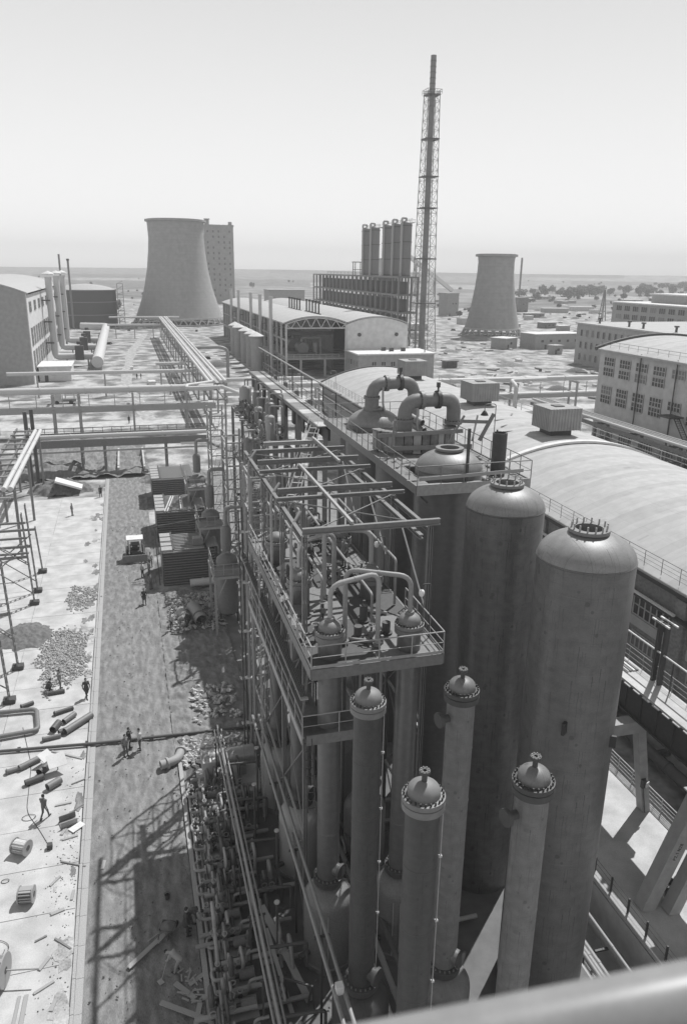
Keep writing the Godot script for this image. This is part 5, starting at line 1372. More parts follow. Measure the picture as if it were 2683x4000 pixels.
func column_platform():
	var y := 16.85
	var t := thing("column_platform", "railed steel working platform around the polished columns, littered with fittings", "platform", "", Vector3(9.6, y, -37))
	for k in 4:
		for i in 2:
			box(t, "floor_plate", Vector3(8.15 + 2.95 * i, y - 0.06, -30.2 - 4.3 * k), Vector3(2.93, 0.08, 4.27), "steel_dark" if (k + i) % 2 == 0 else "steel")
	bar(t, "edge_channel", Vector3(6.65, y - 0.28, -28.02), Vector3(12.6, y - 0.28, -28.02), 0.1, 0.5, "steel")
	bar(t, "edge_channel", Vector3(6.65, y - 0.28, -45.3), Vector3(12.6, y - 0.28, -45.3), 0.1, 0.5, "steel")
	bar(t, "edge_channel", Vector3(6.62, y - 0.28, -28.05), Vector3(6.62, y - 0.28, -45.3), 0.1, 0.5, "steel")
	bar(t, "edge_channel", Vector3(12.64, y - 0.28, -28.05), Vector3(12.64, y - 0.28, -45.3), 0.1, 0.5, "steel")
	for k in 7: bar(t, "floor_joist", Vector3(6.7, y - 0.25, -29.5 - 2.4 * k), Vector3(12.6, y - 0.25, -29.5 - 2.4 * k), 0.12, 0.28, "steel_dark")
	railing(t, [Vector3(6.62, y, -45.3), Vector3(6.62, y, -28.02), Vector3(12.62, y, -28.02), Vector3(12.62, y, -33)], 1.05, 1.5, "steel_pale", 0.028, 2, 0.14)
	# lower catwalk along one side
	var c := thing("lower_catwalk", "narrow lower catwalk with rails hung beneath the platform edge", "catwalk", "", Vector3(7, 13.4, -37))
	bar(c, "deck", Vector3(6.9, 13.36, -43.5), Vector3(6.9, 13.36, -28.3), 1.1, 0.08, "steel")
	box(c, "end_landing", Vector3(8.0, 13.36, -29.1), Vector3(3.2, 0.08, 1.6), "steel")
	bar(c, "edge_channel", Vector3(6.45, 13.2, -28.27), Vector3(9.6, 13.2, -28.27), 0.08, 0.5, "steel")
	bar(c, "edge_channel", Vector3(6.28, 13.2, -43.5), Vector3(6.28, 13.2, -28.3), 0.08, 0.4, "steel_pale")
	railing(c, [Vector3(6.28, 13.4, -43.5), Vector3(6.28, 13.4, -28.27), Vector3(9.6, 13.4, -28.27)], 1.05, 1.55, "steel_pale", 0.026, 2)
	for k in 5: bar(c, "hanger", Vector3(6.5, 13.3, -29.5 - 2.8 * k), Vector3(6.9, 16.6, -29.5 - 2.8 * k), 0.08, 0.08, "steel")
	# fittings lying and standing on the platform floor
	var bits := ["valve manifold", "coiled hose", "offcut"]
	for k in 26:
		var x := rng.randf_range(7.4, 12.0); var z := rng.randf_range(-45.5, -29.4)
		var p := Vector3(x, y, z)
		if k % 3 == 0:
			var v := thing("valve_stand", "small hand-wheel valve standing on the platform floor", "valve", "valves on the column platform", p)
			rod(v, "stem", p, p + Vector3(0, 0.8, 0), 0.05, "steel_dark", 8); box(v, "body", p + Vector3(0, 0.4, 0), Vector3(0.3, 0.26, 0.24), "machine", rng.randf() * 3)
			add(v, "hand_wheel", lathe([Vector2(0.18, -0.03), Vector2(0.21, 0.0), Vector2(0.18, 0.03), Vector2(0.15, 0.0), Vector2(0.18, -0.03)], 14), "steel_pale", Transform3D(Basis(), p + Vector3(0, 0.82, 0)))
			rod(v, "branch", p + Vector3(-0.5, 0.4, 0.1), p + Vector3(0.5, 0.4, -0.1), 0.07, "pipe_dark", 8)
		elif k % 3 == 1:
			var v2 := thing("pipe_offcut", "short pipe offcut left on the platform floor", "pipe", "offcuts on the column platform", p)
			var a := rng.randf() * TAU; var l := rng.randf_range(0.3, 1.0)
			rod(v2, "pipe", p + Vector3(cos(a) * l, 0.09, sin(a) * l), p - Vector3(cos(a) * l, -0.09, sin(a) * l), 0.08, "pipe_grey" if k % 2 == 0 else "wood", 8)
		else:
			var v3 := thing("floor_stub", "stubby open pipe stub standing through the platform floor", "pipe", "stubs through the column platform", p)
			rod(v3, "pipe", p + Vector3(0, -0.3, 0), p + Vector3(0, rng.randf_range(0.5, 1.0), 0), 0.2, "pipe_dark", 12)
			rod(v3, "flange", p + Vector3(0, 0.02, 0), p + Vector3(0, 0.08, 0), 0.3, "steel_dark", 12)
	for q in [[12.3, -29.6], [12.3, -36.2]]:
		var l := thing("globe_lamp", "white globe lamp on a thin swan-neck post at the platform edge", "lamp", "globe lamps of the column platform", Vector3(q[0], y, q[1]))
		tube(l, "post", [Vector3(q[0] + 0.25, y, q[1]), Vector3(q[0] + 0.25, y + 2.7, q[1]), Vector3(q[0] - 0.2, y + 2.7, q[1]), Vector3(q[0] - 0.2, y + 2.45, q[1])], 0.025, "steel_dark", 0.15, 6)
		add(l, "globe", lathe([Vector2(0, -0.2), Vector2(0.1, -0.16), Vector2(0.14, -0.04), Vector2(0.12, 0.08), Vector2(0.06, 0.14), Vector2(0, 0.16)], 14), "lamp_white", Transform3D(Basis(), Vector3(q[0] - 0.2, y + 2.3, q[1])))

func steel_portal():
	# open steel frame over the platform
	var t := thing("steel_portal", "unroofed steel frame of posts and long beams standing over the column platform", "frame", "", Vector3(7, 0, -38))
	var h := 22.0
	for z in [-31.0, -36.2, -41.8, -46.9]:
		for x in [7.0, 12.95]:
			girder_post(t, Vector3(x, 0, z), Vector3(x, h - 0.2, z))
	girder(t, "cross_beam", Vector3(6.9, h, -31.0), Vector3(13.4, h, -31.0), 0.2, 0.3, "steel")
	girder(t, "cross_beam", Vector3(6.7, h, -36.1), Vector3(13.5, h, -36.1), 0.18, 0.2, "steel")
	girder(t, "cross_beam", Vector3(7.0, h + 0.1, -37.2), Vector3(13.2, h + 0.1, -37.2), 0.2, 0.3, "steel")
	girder(t, "cross_beam", Vector3(6.8, h, -41.7), Vector3(13.4, h, -41.7), 0.18, 0.2, "steel")
	girder(t, "cross_beam", Vector3(7.0, h + 0.1, -43.5), Vector3(13.2, h + 0.1, -43.5), 0.2, 0.3, "steel")
	girder(t, "cross_beam", Vector3(7.2, h, -46.7), Vector3(13.2, h, -46.7), 0.2, 0.26, "steel")
	girder(t, "cross_beam", Vector3(8.2, h + 0.1, -48.4), Vector3(12.2, h + 0.1, -48.4), 0.22, 0.26, "steel_pale")
	for x in [7.0, 12.95]: girder(t, "long_beam", Vector3(x, h - 0.42, -31.0), Vector3(x, h - 0.42, -48.5), 0.18, 0.24, "steel")
	girder(t, "long_beam", Vector3(9.2, h + 0.23, -31.0), Vector3(9.2, h + 0.23, -42.0), 0.13, 0.14, "steel_pale")
	girder(t, "long_beam", Vector3(11.6, h + 0.3, -42.0), Vector3(11.6, h + 0.3, -48.8), 0.13, 0.14, "steel_pale")
	girder(t, "monorail_beam", Vector3(12.2, h - 0.4, -30.2), Vector3(12.2, h - 0.4, -41.9), 0.2, 0.22, "steel")
	for q in [[-31.0, -36.1], [-36.2, -41.7], [-41.8, -46.7]]:
		rod(t, "brace_rod", Vector3(7.1, h - 0.1, q[0]), Vector3(12.9, h - 0.1, q[1]), 0.035, "steel", 6)
		rod(t, "brace_rod", Vector3(12.9, h - 0.1, q[0]), Vector3(7.1, h - 0.1, q[1]), 0.035, "steel", 6)
		bar(t, "side_brace", Vector3(13.0, 17.2, q[0]), Vector3(13.0, h - 0.5, q[1]), 0.08, 0.08, "steel")
	for z in [-33.2, -38.4, -46.2]:
		tube(t, "davit_pipe", [Vector3(6.85, 13.6, z), Vector3(6.85, h - 0.5, z), Vector3(7.4, h + 0.1, z - 0.4)], 0.075, "steel_pale", 0.5, 8)

func ladder(p: Node, a: Vector3, b: Vector3, w: Vector3, m: String):
	for e in [-0.5, 0.5]: bar(p, "ladder_rail", a + w * e, b + w * e, 0.05, 0.05, m)
	var n := int((b - a).length() / 0.4)
	for k in n: rod(p, "ladder_rung", a.lerp(b, (k + 0.5) / n) - w * 0.5, a.lerp(b, (k + 0.5) / n) + w * 0.5, 0.018, m, 5)

func platform_clutter():
	var t := thing("riser_bundle", "dense bundle of thin vertical pipes rising between the polished columns", "pipes", "", Vector3(9.5, 0, -38))
	for k in 26:
		var x := rng.randf_range(8.5, 10.7); var z := -29.6 - 0.66 * k
		rod(t, "riser", Vector3(x, 0.05, z), Vector3(x, rng.randf_range(12.5, 18.6), z), rng.randf_range(0.04, 0.11), ["pipe_grey", "pipe_dark", "lagging_dull", "steel"][k % 4], 8)
	for k in 6: bar(t, "clamp_beam", Vector3(8.2, 4.0 + 2.1 * k, -38), Vector3(11.0, 4.0 + 2.1 * k, -38), 0.1, 0.1, "steel_dark")
	var b := thing("side_bracing", "thin crossed bracing and ties between the frame posts below the platform", "bracing", "", Vector3(7, 0, -38))
	for q in [[-31.0, -36.2], [-36.2, -41.8], [-41.8, -46.9]]:
		for x in [6.98, 12.97]:
			for y in [0.3, 5.6, 10.9]:
				bar(b, "brace", Vector3(x, y, q[0]), Vector3(x, y + 5.3, q[1]), 0.06, 0.06, "steel"); bar(b, "brace", Vector3(x, y, q[1]), Vector3(x, y + 5.3, q[0]), 0.06, 0.06, "steel")
				bar(b, "tie", Vector3(x, y + 5.3, q[0]), Vector3(x, y + 5.3, q[1]), 0.1, 0.14, "steel_pale")
	var l := thing("caged_ladder", "long steel ladder up the side of the column platform", "ladder", "", Vector3(6.35, 0, -39.5))
	ladder(l, Vector3(6.3, 0.1, -39.5), Vector3(6.3, 18.0, -39.5), Vector3(0, 0, 0.45), "steel_pale")
	var l2 := thing("short_ladder", "short ladder hanging from the lower catwalk beside the corner column", "ladder", "", Vector3(6.6, 9.5, -28.4))
	ladder(l2, Vector3(6.7, 9.4, -28.25), Vector3(6.5, 13.3, -28.25), Vector3(0.36, 0, 0), "steel_dark")
	var c := thing("cable_tray", "cable tray with bundled cables along the platform edge", "cable tray", "", Vector3(6.4, 15, -38))
	bar(c, "tray", Vector3(6.4, 15.2, -48), Vector3(6.4, 15.2, -28.4), 0.35, 0.06, "steel_pale")
	for k in 4: rod(c, "cable", Vector3(6.28 + 0.08 * k, 15.26, -48), Vector3(6.28 + 0.08 * k, 15.26, -28.6), 0.03, "pipe_dark", 6)
	for k in 9: bar(c, "bracket", Vector3(6.2, 15.1, -29.5 - 2.2 * k), Vector3(7.0, 15.4, -29.5 - 2.2 * k), 0.05, 0.05, "steel")
	for q in [[8.3, -33.0, 18.9, -45], [10.4, -31.6, 18.4, -46], [12.2, -33.4, 19.3, -46.5], [9.4, -36.8, 17.8, -46.5]]:
		var g := thing("platform_pipeline", "thin pipe strung along the platform at %.1f metres above it" % (q[2] - 16.9), "pipe", "pipes strung along the column platform", Vector3(q[0], q[2], q[1]))
		tube(g, "pipe", [Vector3(q[0], 16.9, q[1]), Vector3(q[0], q[2], q[1]), Vector3(q[0], q[2], q[3]), Vector3(q[0], 16.9, q[3])], 0.07, "pipe_grey", 0.25, 8)
	# small vessels crowded on the structure below the footbridge
	for k in 16:
		var lv: float = [11.75, 17.25, 11.75, 17.25][k % 4]
		var p := Vector3(rng.randf_range(12.3, 13.8), lv, -69.0 - 1.4 * k)
		var v := thing("small_vessel", "small domed vessel on the cluttered structure below the footbridge", "vessel", "small vessels below the footbridge", p)
		var r := rng.randf_range(0.35, 0.7); var h := rng.randf_range(1.4, 3.2)
		var pts := [Vector2(r, 0), Vector2(r, h)]; pts.append_array(dome_pts(r, h, r * 0.6, 6).slice(1))
		add(v, "shell", lathe(pts, 18), ["machine", "lagging_dull", "steel"][k % 3], Transform3D(Basis(), p))
		tube(v, "pipe", [p + Vector3(0, h + r * 0.5, 0), p + Vector3(0, h + 1.1, 0), p + Vector3(1.2, h + 1.1, 0.4), p + Vector3(1.2, 0.1, 0.4)], 0.08, "pipe_grey", 0.25, 8)

func girder_post(t: Node, a: Vector3, b: Vector3):
	var p := bar(t, "post", a, b, 0.05, 0.2, "steel")
	for e in [-1, 1]: bar(p, "post_flange", a + Vector3(e * 0.1, 0, 0), b + Vector3(e * 0.1, 0, 0), 0.03, 0.2, "steel")

func tank_platform():
	var y := 21.7
	var t := thing("tank_platform", "railed platform around the big tank tops, strewn with broken boards", "platform", "", Vector3(18, y, -47))
	# deck laid round the tank shells
	for q in [[14.9, 15.75, -37.75, -58.5], [19.85, 21.7, -37.75, -58.5]]:
		for k in 7: box(t, "floor_plate", Vector3((q[0] + q[1]) / 2, y - 0.05, -39.2 - 2.97 * k), Vector3(q[1] - q[0], 0.08, 2.95), "slab_grey")
	for q in [[-37.75, -38.3], [-42.2, -45.2], [-49.2, -52.2], [-56.2, -58.5]]: box(t, "floor_plate", Vector3(17.8, y - 0.05, (q[0] + q[1]) / 2), Vector3(4.1, 0.08, absf(q[1] - q[0])), "slab_grey")
	bar(t, "edge_channel", Vector3(14.85, y - 0.2, -37.7), Vector3(21.75, y - 0.2, -37.7), 0.1, 0.62, "steel_pale")
	bar(t, "edge_channel", Vector3(14.85, y - 0.2, -37.75), Vector3(14.85, y - 0.2, -58.5), 0.1, 0.5, "steel")
	bar(t, "edge_channel", Vector3(21.75, y - 0.2, -37.75), Vector3(21.75, y - 0.2, -58.5), 0.1, 0.5, "steel")
	railing(t, [Vector3(14.85, y, -58.5), Vector3(14.85, y, -37.7), Vector3(21.75, y, -37.7), Vector3(21.75, y, -58.5), Vector3(14.85, y, -58.5)], 1.15, 1.3, "steel", 0.026, 2)
	bar(t, "toe_board", Vector3(14.9, y + 0.45, -37.62), Vector3(21.2, y + 0.62, -37.62), 0.05, 0.2, "wood")
	bar(t, "tall_post", Vector3(17.85, y, -37.9), Vector3(17.85, y + 3.1, -37.9), 0.14, 0.14, "steel_dark")
	for k in 8: bar(t, "bracket", Vector3(14.9, y - 0.3, -38.5 - 2.7 * k), Vector3(15.8, y - 1.2, -38.5 - 2.7 * k), 0.1, 0.1, "steel_dark")
	# ring of insulation blocks round the middle tank, with plank barrier
	for k in 16:
		var a := -0.15 + k * 0.21
		var p := Vector3(18.05 + cos(a) * 2.65, y, -47.0 + sin(a) * 1.9)
		var b := thing("insulation_block", "rough upright insulation block in the ring on the tank platform", "block", "insulation blocks round the middle tank", p)
		box(b, "block", p + Vector3(0, 0.72, 0), Vector3(0.5, 1.25 + rng.randf_range(-0.12, 0.12), 0.38), "concrete_dark" if k % 3 else "concrete", -a + PI / 2)
		box(b, "cap", p + Vector3(0, 1.4, 0), Vector3(0.56, 0.1, 0.44), "wood_grey", -a + rng.randf_range(-0.3, 0.3))
	var planks := [[14.9, 1.35, -45.0, 20.6, 1.5, -44.7, 0.05, 0.26], [15.3, 0.55, -44.8, 21.2, 0.5, -44.5, 0.05, 0.3], [19.2, 0.3, -44.4, 20.4, 2.6, -44.2, 0.1, 0.12], [20.3, 2.2, -44.4, 22.1, 2.1, -44.3, 0.08, 0.22], [21.6, 0.9, -44.3, 22.3, 2.7, -43.9, 0.06, 0.25], [15.7, 0.4, -44.6, 15.9, 2.4, -44.6, 0.12, 0.12], [20.9, 1.0, -43.9, 21.7, 2.4, -45.0, 0.1, 0.1]]
	for q in planks:
		var w := thing("barrier_plank", "rough grey plank of the makeshift barrier round the insulation blocks", "plank", "planks of the block barrier", Vector3(q[0], y, q[2]))
		bar(w, "plank", Vector3(q[0], y + q[1], q[2]), Vector3(q[3], y + q[4], q[5]), q[6], q[7], "wood_grey")
	for k in 70:
		var x := rng.randf_range(14.98, 21.6); var z := rng.randf_range(-44.0, -37.9)
		if Vector2(x - 17.75, z + 40.2).length() < 2.1: continue
		var s := thing("broken_board", "broken pale board scrap on the tank platform", "board", "board scraps on the tank platform", Vector3(x, y, z))
		box(s, "scrap", Vector3(x, y + 0.03 + rng.randf() * 0.08, z), Vector3(rng.randf_range(0.25, 0.8), 0.03, rng.randf_range(0.08, 0.2)), "wood" if k % 3 else "wood_grey", rng.randf() * TAU)
	var sp := thing("open_stub", "tall dark open-ended pipe stub at the platform corner", "pipe", "", Vector3(20.3, y, -39.0))
	add(sp, "pipe", lathe([Vector2(0.42, 0), Vector2(0.42, 2.55), Vector2(0.36, 2.55), Vector2(0.36, 1.2)], 24), "column_dark", Transform3D(Basis(), Vector3(20.3, y, -39.0)))
	rod(sp, "lug", Vector3(20.05, y + 2.5, -38.9), Vector3(20.05, y + 2.75, -38.9), 0.05, "steel_dark", 6)
	# thick overhead pipes with valves
	overhead("thick arched riser pipe with flanges and a valve, on the pale-domed tank", Vector3(17.35, 22.9, -54.0), Vector3(20.9, 22.0, -54.6), 25.0, 0.47)
	overhead("thick arched riser pipe with flanges and a valve, above the insulation blocks", Vector3(17.25, 22.6, -46.6), Vector3(20.75, 23.4, -46.7), 24.95, 0.47)
	for q in [[18.6, 23.3], [18.75, 22.75]]:
		var d := thing("open_pipe_end", "dark open pipe end poking up behind the insulation blocks", "pipe", "pipe ends behind the blocks", Vector3(q[0], q[1], -47.5))
		hollow(d, "pipe", Vector3(q[0] - 0.7, q[1] + 0.5, -49.0), Vector3(q[0] + 0.15, q[1], -47.2), 0.24, "pipe_grey")
	var l := thing("gooseneck_lamp", "tall gooseneck lamp with a black shade beside the tank platform", "lamp", "", Vector3(21.9, y, -43.0))
	tube(l, "post", [Vector3(21.95, y - 0.3, -43.0), Vector3(21.95, y + 3.5, -43.0), Vector3(21.2, y + 3.5, -43.0), Vector3(21.2, y + 3.1, -43.0)], 0.03, "steel", 0.2, 6)
	add(l, "shade", lathe([Vector2(0.25, 0), Vector2(0.17, 0.16), Vector2(0.06, 0.3), Vector2(0, 0.32)], 14), "steel_black", Transform3D(Basis(), Vector3(21.2, y + 2.8, -43.0)))

func overhead(label: String, a: Vector3, b: Vector3, top: float, r: float):
	var t := thing("overhead_pipe", label, "pipe", "thick overhead pipes of the tanks", a)
	tube(t, "pipe", [a, Vector3(a.x, top, a.z), Vector3(b.x, top, b.z), b], r, "steel", 1.05, 22)
	rod(t, "riser_collar", a, a + Vector3(0, 1.0, 0), r * 1.12, "steel", 22)
	var c := rod(t, "base_flange", a + Vector3(0, 1.0, 0), a + Vector3(0, 1.16, 0), r * 1.3, "steel", 24)
	bolt_ring(c, a + Vector3(0, 1.2, 0), r * 1.2, 16, 0.03, 0.08, "steel_dark")
	var d := rod(t, "end_flange", b + Vector3(0, -0.1, 0), b + Vector3(0, 0.1, 0), r * 1.3, "steel", 24)
	bolt_ring(d, b + Vector3(0, 0.14, 0), r * 1.2, 16, 0.03, 0.08, "steel_dark")
	for u in [0.33, 0.66]:
		var q := Vector3(lerpf(a.x, b.x, u), top, lerpf(a.z, b.z, u))
		var f := rod(t, "joint_flange", q - Vector3(0.12, 0, 0), q + Vector3(0.12, 0, 0), r * 1.28, "steel_dark" if u > 0.5 else "steel", 24)
		for k in 14:
			var an := TAU * k / 14
			rod(f, "bolt", q + Vector3(-0.17, cos(an) * r * 1.17, sin(an) * r * 1.17), q + Vector3(0.17, cos(an) * r * 1.17, sin(an) * r * 1.17), 0.028, "steel_dark", 6)
		if u > 0.5:
			rod(t, "valve_stem", q + Vector3(0, r, 0), q + Vector3(0, r + 0.65, 0), 0.07, "steel_dark", 8)
			box(t, "valve_head", q + Vector3(0, r + 0.5, 0), Vector3(0.2, 0.32, 0.2), "steel_dark")
	tube(t, "drain_pipe", [a + Vector3(0.75, 1.9, 0.3), a + Vector3(0.75, 0.6, 0.4), a + Vector3(0.95, -0.1, 0.5)], 0.08, "lagging_dull", 0.2, 8)

func footbridge():
	var y := 21.0
	var t := thing("footbridge", "long straight footbridge of pale plates leading away from the tank platform", "footbridge", "", Vector3(15.2, y, -76))
	for k in 18: box(t, "deck_plate", Vector3(15.25, y, -59.6 - 1.96 * k), Vector3(1.6, 0.08, 1.94), "slab_grey" if k % 3 else "slab")
	for x in [14.4, 16.1]: bar(t, "edge_channel", Vector3(x, y - 0.15, -58.6), Vector3(x, y - 0.15, -94.2), 0.08, 0.34, "steel")
	railing(t, [Vector3(16.12, y, -94), Vector3(16.12, y, -58.6)], 1.1, 2.0, "steel", 0.035, 2)
	rod(t, "overhead_rail", Vector3(16.6, y + 2.3, -100), Vector3(16.6, y + 2.3, -60), 0.08, "steel_pale", 8)
	for k in 9:
		bar(t, "rail_post", Vector3(16.6, y - 0.2, -61.5 - 4.4 * k), Vector3(16.6, y + 2.3, -61.5 - 4.4 * k), 0.1, 0.1, "steel_dark")
		bar(t, "post_arm", Vector3(16.2, y + 2.1, -61.5 - 4.4 * k), Vector3(17.0, y + 2.1, -61.5 - 4.4 * k), 0.08, 0.08, "steel_pale")
		add(t, "knee_bracket", prism(PackedVector2Array([Vector2(0, 0), Vector2(0.16, 0), Vector2(0.16, 1.0), Vector2(0, 1.0)]), 0, 1.4), "steel_dark", Transform3D(Basis(), Vector3(14.6, y - 1.8, -62 - 4.0 * k)))
	bar(t, "wall_girder", Vector3(15.3, y - 0.75, -58.6), Vector3(15.3, y - 0.75, -94), 0.2, 0.9, "steel_dark")
	for k in 6:
		for x in [14.9, 17.4]: bar(t, "pier", Vector3(x, 0, -62 - 6.2 * k), Vector3(x, y - 0.4, -62 - 6.2 * k), 0.4, 0.4, "steel")
	# stair from the tank platform down to the steel frame
	var s := thing("slanting_stair", "slanting steel stair from the footbridge down to the column frame", "stair", "", Vector3(12.5, 17, -55))
	stair(s, Vector3(10.6, 16.9, -51.5), Vector3(14.3, 21.0, -59.2), 0.8, "steel_pale")
	for q in [[10.6, -51.5, 16.7], [12.4, -55.3, 18.8]]: bar(s, "prop", Vector3(q[0], 0, q[1]), Vector3(q[0], q[2], q[1]), 0.16, 0.16, "steel")
	# cluttered process structure under the footbridge: floors with manifolds
	var ps := thing("process_structure", "cluttered open steel structure full of manifolds below the footbridge", "structure", "", Vector3(13.0, 0, -72))
	for z in [-68.0, -76.0, -84.0, -92.0]:
		for x in [11.9, 14.2]: bar(ps, "column", Vector3(x, 0, z), Vector3(x, 17.2, z), 0.3, 0.3, "steel")
		for y2 in [6.0, 11.5, 17.0]: girder(ps, "cross_beam", Vector3(11.8, y2, z), Vector3(14.3, y2, z), 0.22, 0.34, "steel_dark")
	for y2 in [6.0, 11.5, 17.0]:
		for x in [11.9, 14.2]: girder(ps, "long_beam", Vector3(x, y2 - 0.02, -68), Vector3(x, y2 - 0.02, -92), 0.2, 0.3, "steel")
	for k in 3:
		box(ps, "floor_grate", Vector3(13.05, 11.72, -72 - 8 * k), Vector3(2.2, 0.05, 7.0), "concrete" if k % 2 else "steel")
		box(ps, "floor_grate", Vector3(13.05, 17.22, -72.0 - 8 * k), Vector3(2.1, 0.05, 5.0), "steel_dark" if k % 2 else "slab_grey")
	for k in 26:
		var lv: float = [17.3, 17.3, 11.8][k % 3]
		manifold(Vector3(rng.randf_range(12.2, 13.9), lv, rng.randf_range(-91, -69)), rng.randf() * 0.3, "bristling valve manifold on the structure below the footbridge", "manifolds below the footbridge")

func low_structure():
	var t := thing("manifold_structure", "lower cluttered steel structure between the stair towers and the tank platform", "structure", "", Vector3(11.6, 0, -58))
	for z in [-51.0, -56.0, -61.0, -66.0]:
		for x in [11.9, 14.2]: bar(t, "column", Vector3(x, 0, z), Vector3(x, 12.6, z), 0.24, 0.24, "steel")
		for y in [6.0, 11.5]: girder(t, "cross_beam", Vector3(11.8, y, z), Vector3(14.3, y, z), 0.2, 0.3, "steel_dark")
	for y in [6.0, 11.5]:
		for x in [11.9, 14.2]: girder(t, "long_beam", Vector3(x, y - 0.02, -50.5), Vector3(x, y - 0.02, -66.5), 0.18, 0.26, "steel")
	for k in 3: box(t, "floor_grate", Vector3(13.05, 11.72, -53.5 - 5 * k), Vector3(2.2, 0.05, 4.4), "steel_dark")
	railing(t, [Vector3(11.85, 11.75, -66.4), Vector3(11.85, 11.75, -50.6), Vector3(14.2, 11.75, -50.6)], 1.0, 1.6, "steel_pale", 0.025, 2)
	for k in 14: manifold(Vector3(rng.randf_range(12.2, 13.8), 11.75, -51.5 - 1.05 * k), 0.0, "valve manifold on the lower structure beside the tank platform", "manifolds on the lower structure")
	for k in 6:
		var p := Vector3(rng.randf_range(12.4, 13.7), 11.75, -52.0 - 2.5 * k)
		var v := thing("small_vessel", "small domed vessel on the lower structure beside the tank platform", "vessel", "small vessels on the lower structure", p)
		var r := rng.randf_range(0.35, 0.6); var h := rng.randf_range(1.6, 3.6)
		var pts := [Vector2(r, 0), Vector2(r, h)]; pts.append_array(dome_pts(r, h, r * 0.6, 6).slice(1))
		add(v, "shell", lathe(pts, 18), ["machine", "lagging_dull", "steel"][k % 3], Transform3D(Basis(), p))
		tube(v, "pipe", [p + Vector3(0, h + r * 0.5, 0), p + Vector3(0, h + 1.0, 0), p + Vector3(-1.1, h + 1.0, 0.4), p + Vector3(-1.1, 0.1, 0.4)], 0.08, "pipe_grey", 0.25, 8)

func manifold(p: Vector3, turn: float, label: String, group: String):
	var t := thing("valve_manifold", label, "manifold", group, p)
	var n := 2 + rng.randi() % 3
	for k in n:
		var x := (k - n * 0.5) * 0.42
		var h := rng.randf_range(0.9, 2.0)
		var m: String = ["pipe_grey", "pipe_dark", "lagging_dull", "pipe_dark"][rng.randi() % 4]
		tube(t, "pipe", [p + Vector3(x, 0, 0), p + Vector3(x, h, 0), p + Vector3(x, h, rng.randf_range(-1.4, 1.4)), p + Vector3(x, 0.1, rng.randf_range(-1.5, 1.5))], rng.randf_range(0.06, 0.13), m, 0.25, 8)
		box(t, "valve_body", p + Vector3(x, h * 0.5, 0.02), Vector3(0.26, 0.3, 0.24), "machine")
		add(t, "hand_wheel", lathe([Vector2(0.14, -0.02), Vector2(0.18, 0.0), Vector2(0.14, 0.02), Vector2(0.11, 0.0), Vector2(0.14, -0.02)], 12), "steel_pale", Transform3D(Basis(Vector3(1, 0, 0), PI / 2), p + Vector3(x, h * 0.5, 0.3)))
	tube(t, "header", [p + Vector3(-1.4, 0.35, 0.2), p + Vector3(1.4, 0.35, 0.2)], 0.12, "lagging_dull" if rng.randf() < 0.5 else "pipe_grey", 0.0, 10)

func stair_towers():
	var lab := ["open lattice tower without stairs beside the platform frame", "lattice stair tower beside the middle separator", "lattice stair tower at the far coil banks, last of three"]
	lab[2] = "lattice stair tower at the end by the lower pipe bridge, last of three"
	var z0 := [-49.6, -83.9, -99.8, -68.3]
	lab.append("lattice stair tower beside the separator at the lying pipes")
	for k in 4:
		var x0: float = [7.05, 9.55, 9.55, 9.55][k]; var x1: float = [8.6, 11.5, 11.5, 11.5][k]; var za: float = z0[k]; var zb: float = za + [3.0, 3.9, 3.9, 3.9][k]
		var t := thing("stair_tower", lab[k], "stair tower", "lattice stair towers", Vector3(x0, 0, za))
		var h: float = [20.4, 16.0, 16.0, 16.0][k]; var th: float = 0.12 if k == 0 else 0.2
		for c in [[x0, za], [x1, za], [x1, zb], [x0, zb]]: bar(t, "leg", Vector3(c[0], 0, c[1]), Vector3(c[0], h, c[1]), th, th, "steel_pale")
		var y := 2.5
		while y < h + 0.1:
			for e in [[x0, za, x1, za], [x1, za, x1, zb], [x1, zb, x0, zb], [x0, zb, x0, za]]:
				bar(t, "ring_beam", Vector3(e[0], y, e[1]), Vector3(e[2], y, e[3]), th * 0.6, th * 0.75, "steel_pale")
			if true:
				bar(t, "brace", Vector3(x0, y - 2.5, za), Vector3(x0, y, zb), 0.04, 0.04, "steel"); bar(t, "brace", Vector3(x0, y - 2.5, zb), Vector3(x0, y, za), 0.04, 0.04, "steel")
				bar(t, "brace", Vector3(x0, y - 2.5, zb), Vector3(x1, y, zb), 0.04, 0.04, "steel")
			var up := int(round(y / 2.5)) % 2
			if k == 0:
				y += 2.55
				continue
			stair_flight(t, Vector3((x0 + x1) / 2, y - 2.5, za + 0.3 if up == 0 else zb - 0.3), Vector3((x0 + x1) / 2, y, zb - 0.3 if up == 0 else za + 0.3))
			y += 2.55
	# riser pipes next to the first tower
	var r := thing("riser_pipes", "bundle of tall thin riser pipes beside the first stair tower", "pipes", "", Vector3(6.4, 0, -46.2))
	for q in [[6.35, -46.2, 0.06, "pipe_dark"], [6.6, -46.0, 0.09, "pipe_grey"], [6.05, -45.6, 0.05, "pipe_dark"], [6.75, -45.2, 0.07, "lagging_dull"]]: rod(r, "riser", Vector3(q[0], 0.1, q[1]), Vector3(q[0], 18.6, q[1]), q[2], q[3], 8)
	for y in [3.0, 6.5, 10.0, 13.5, 17.0]:
		bar(r, "clamp_beam", Vector3(5.9, y, -46.1), Vector3(8.4, y, -46.1), 0.1, 0.12, "steel_pale")
		for x in [6.35, 6.6, 6.05]: box(r, "clamp", Vector3(x, y, -46.0), Vector3(0.22, 0.1, 0.3), "roof_white")

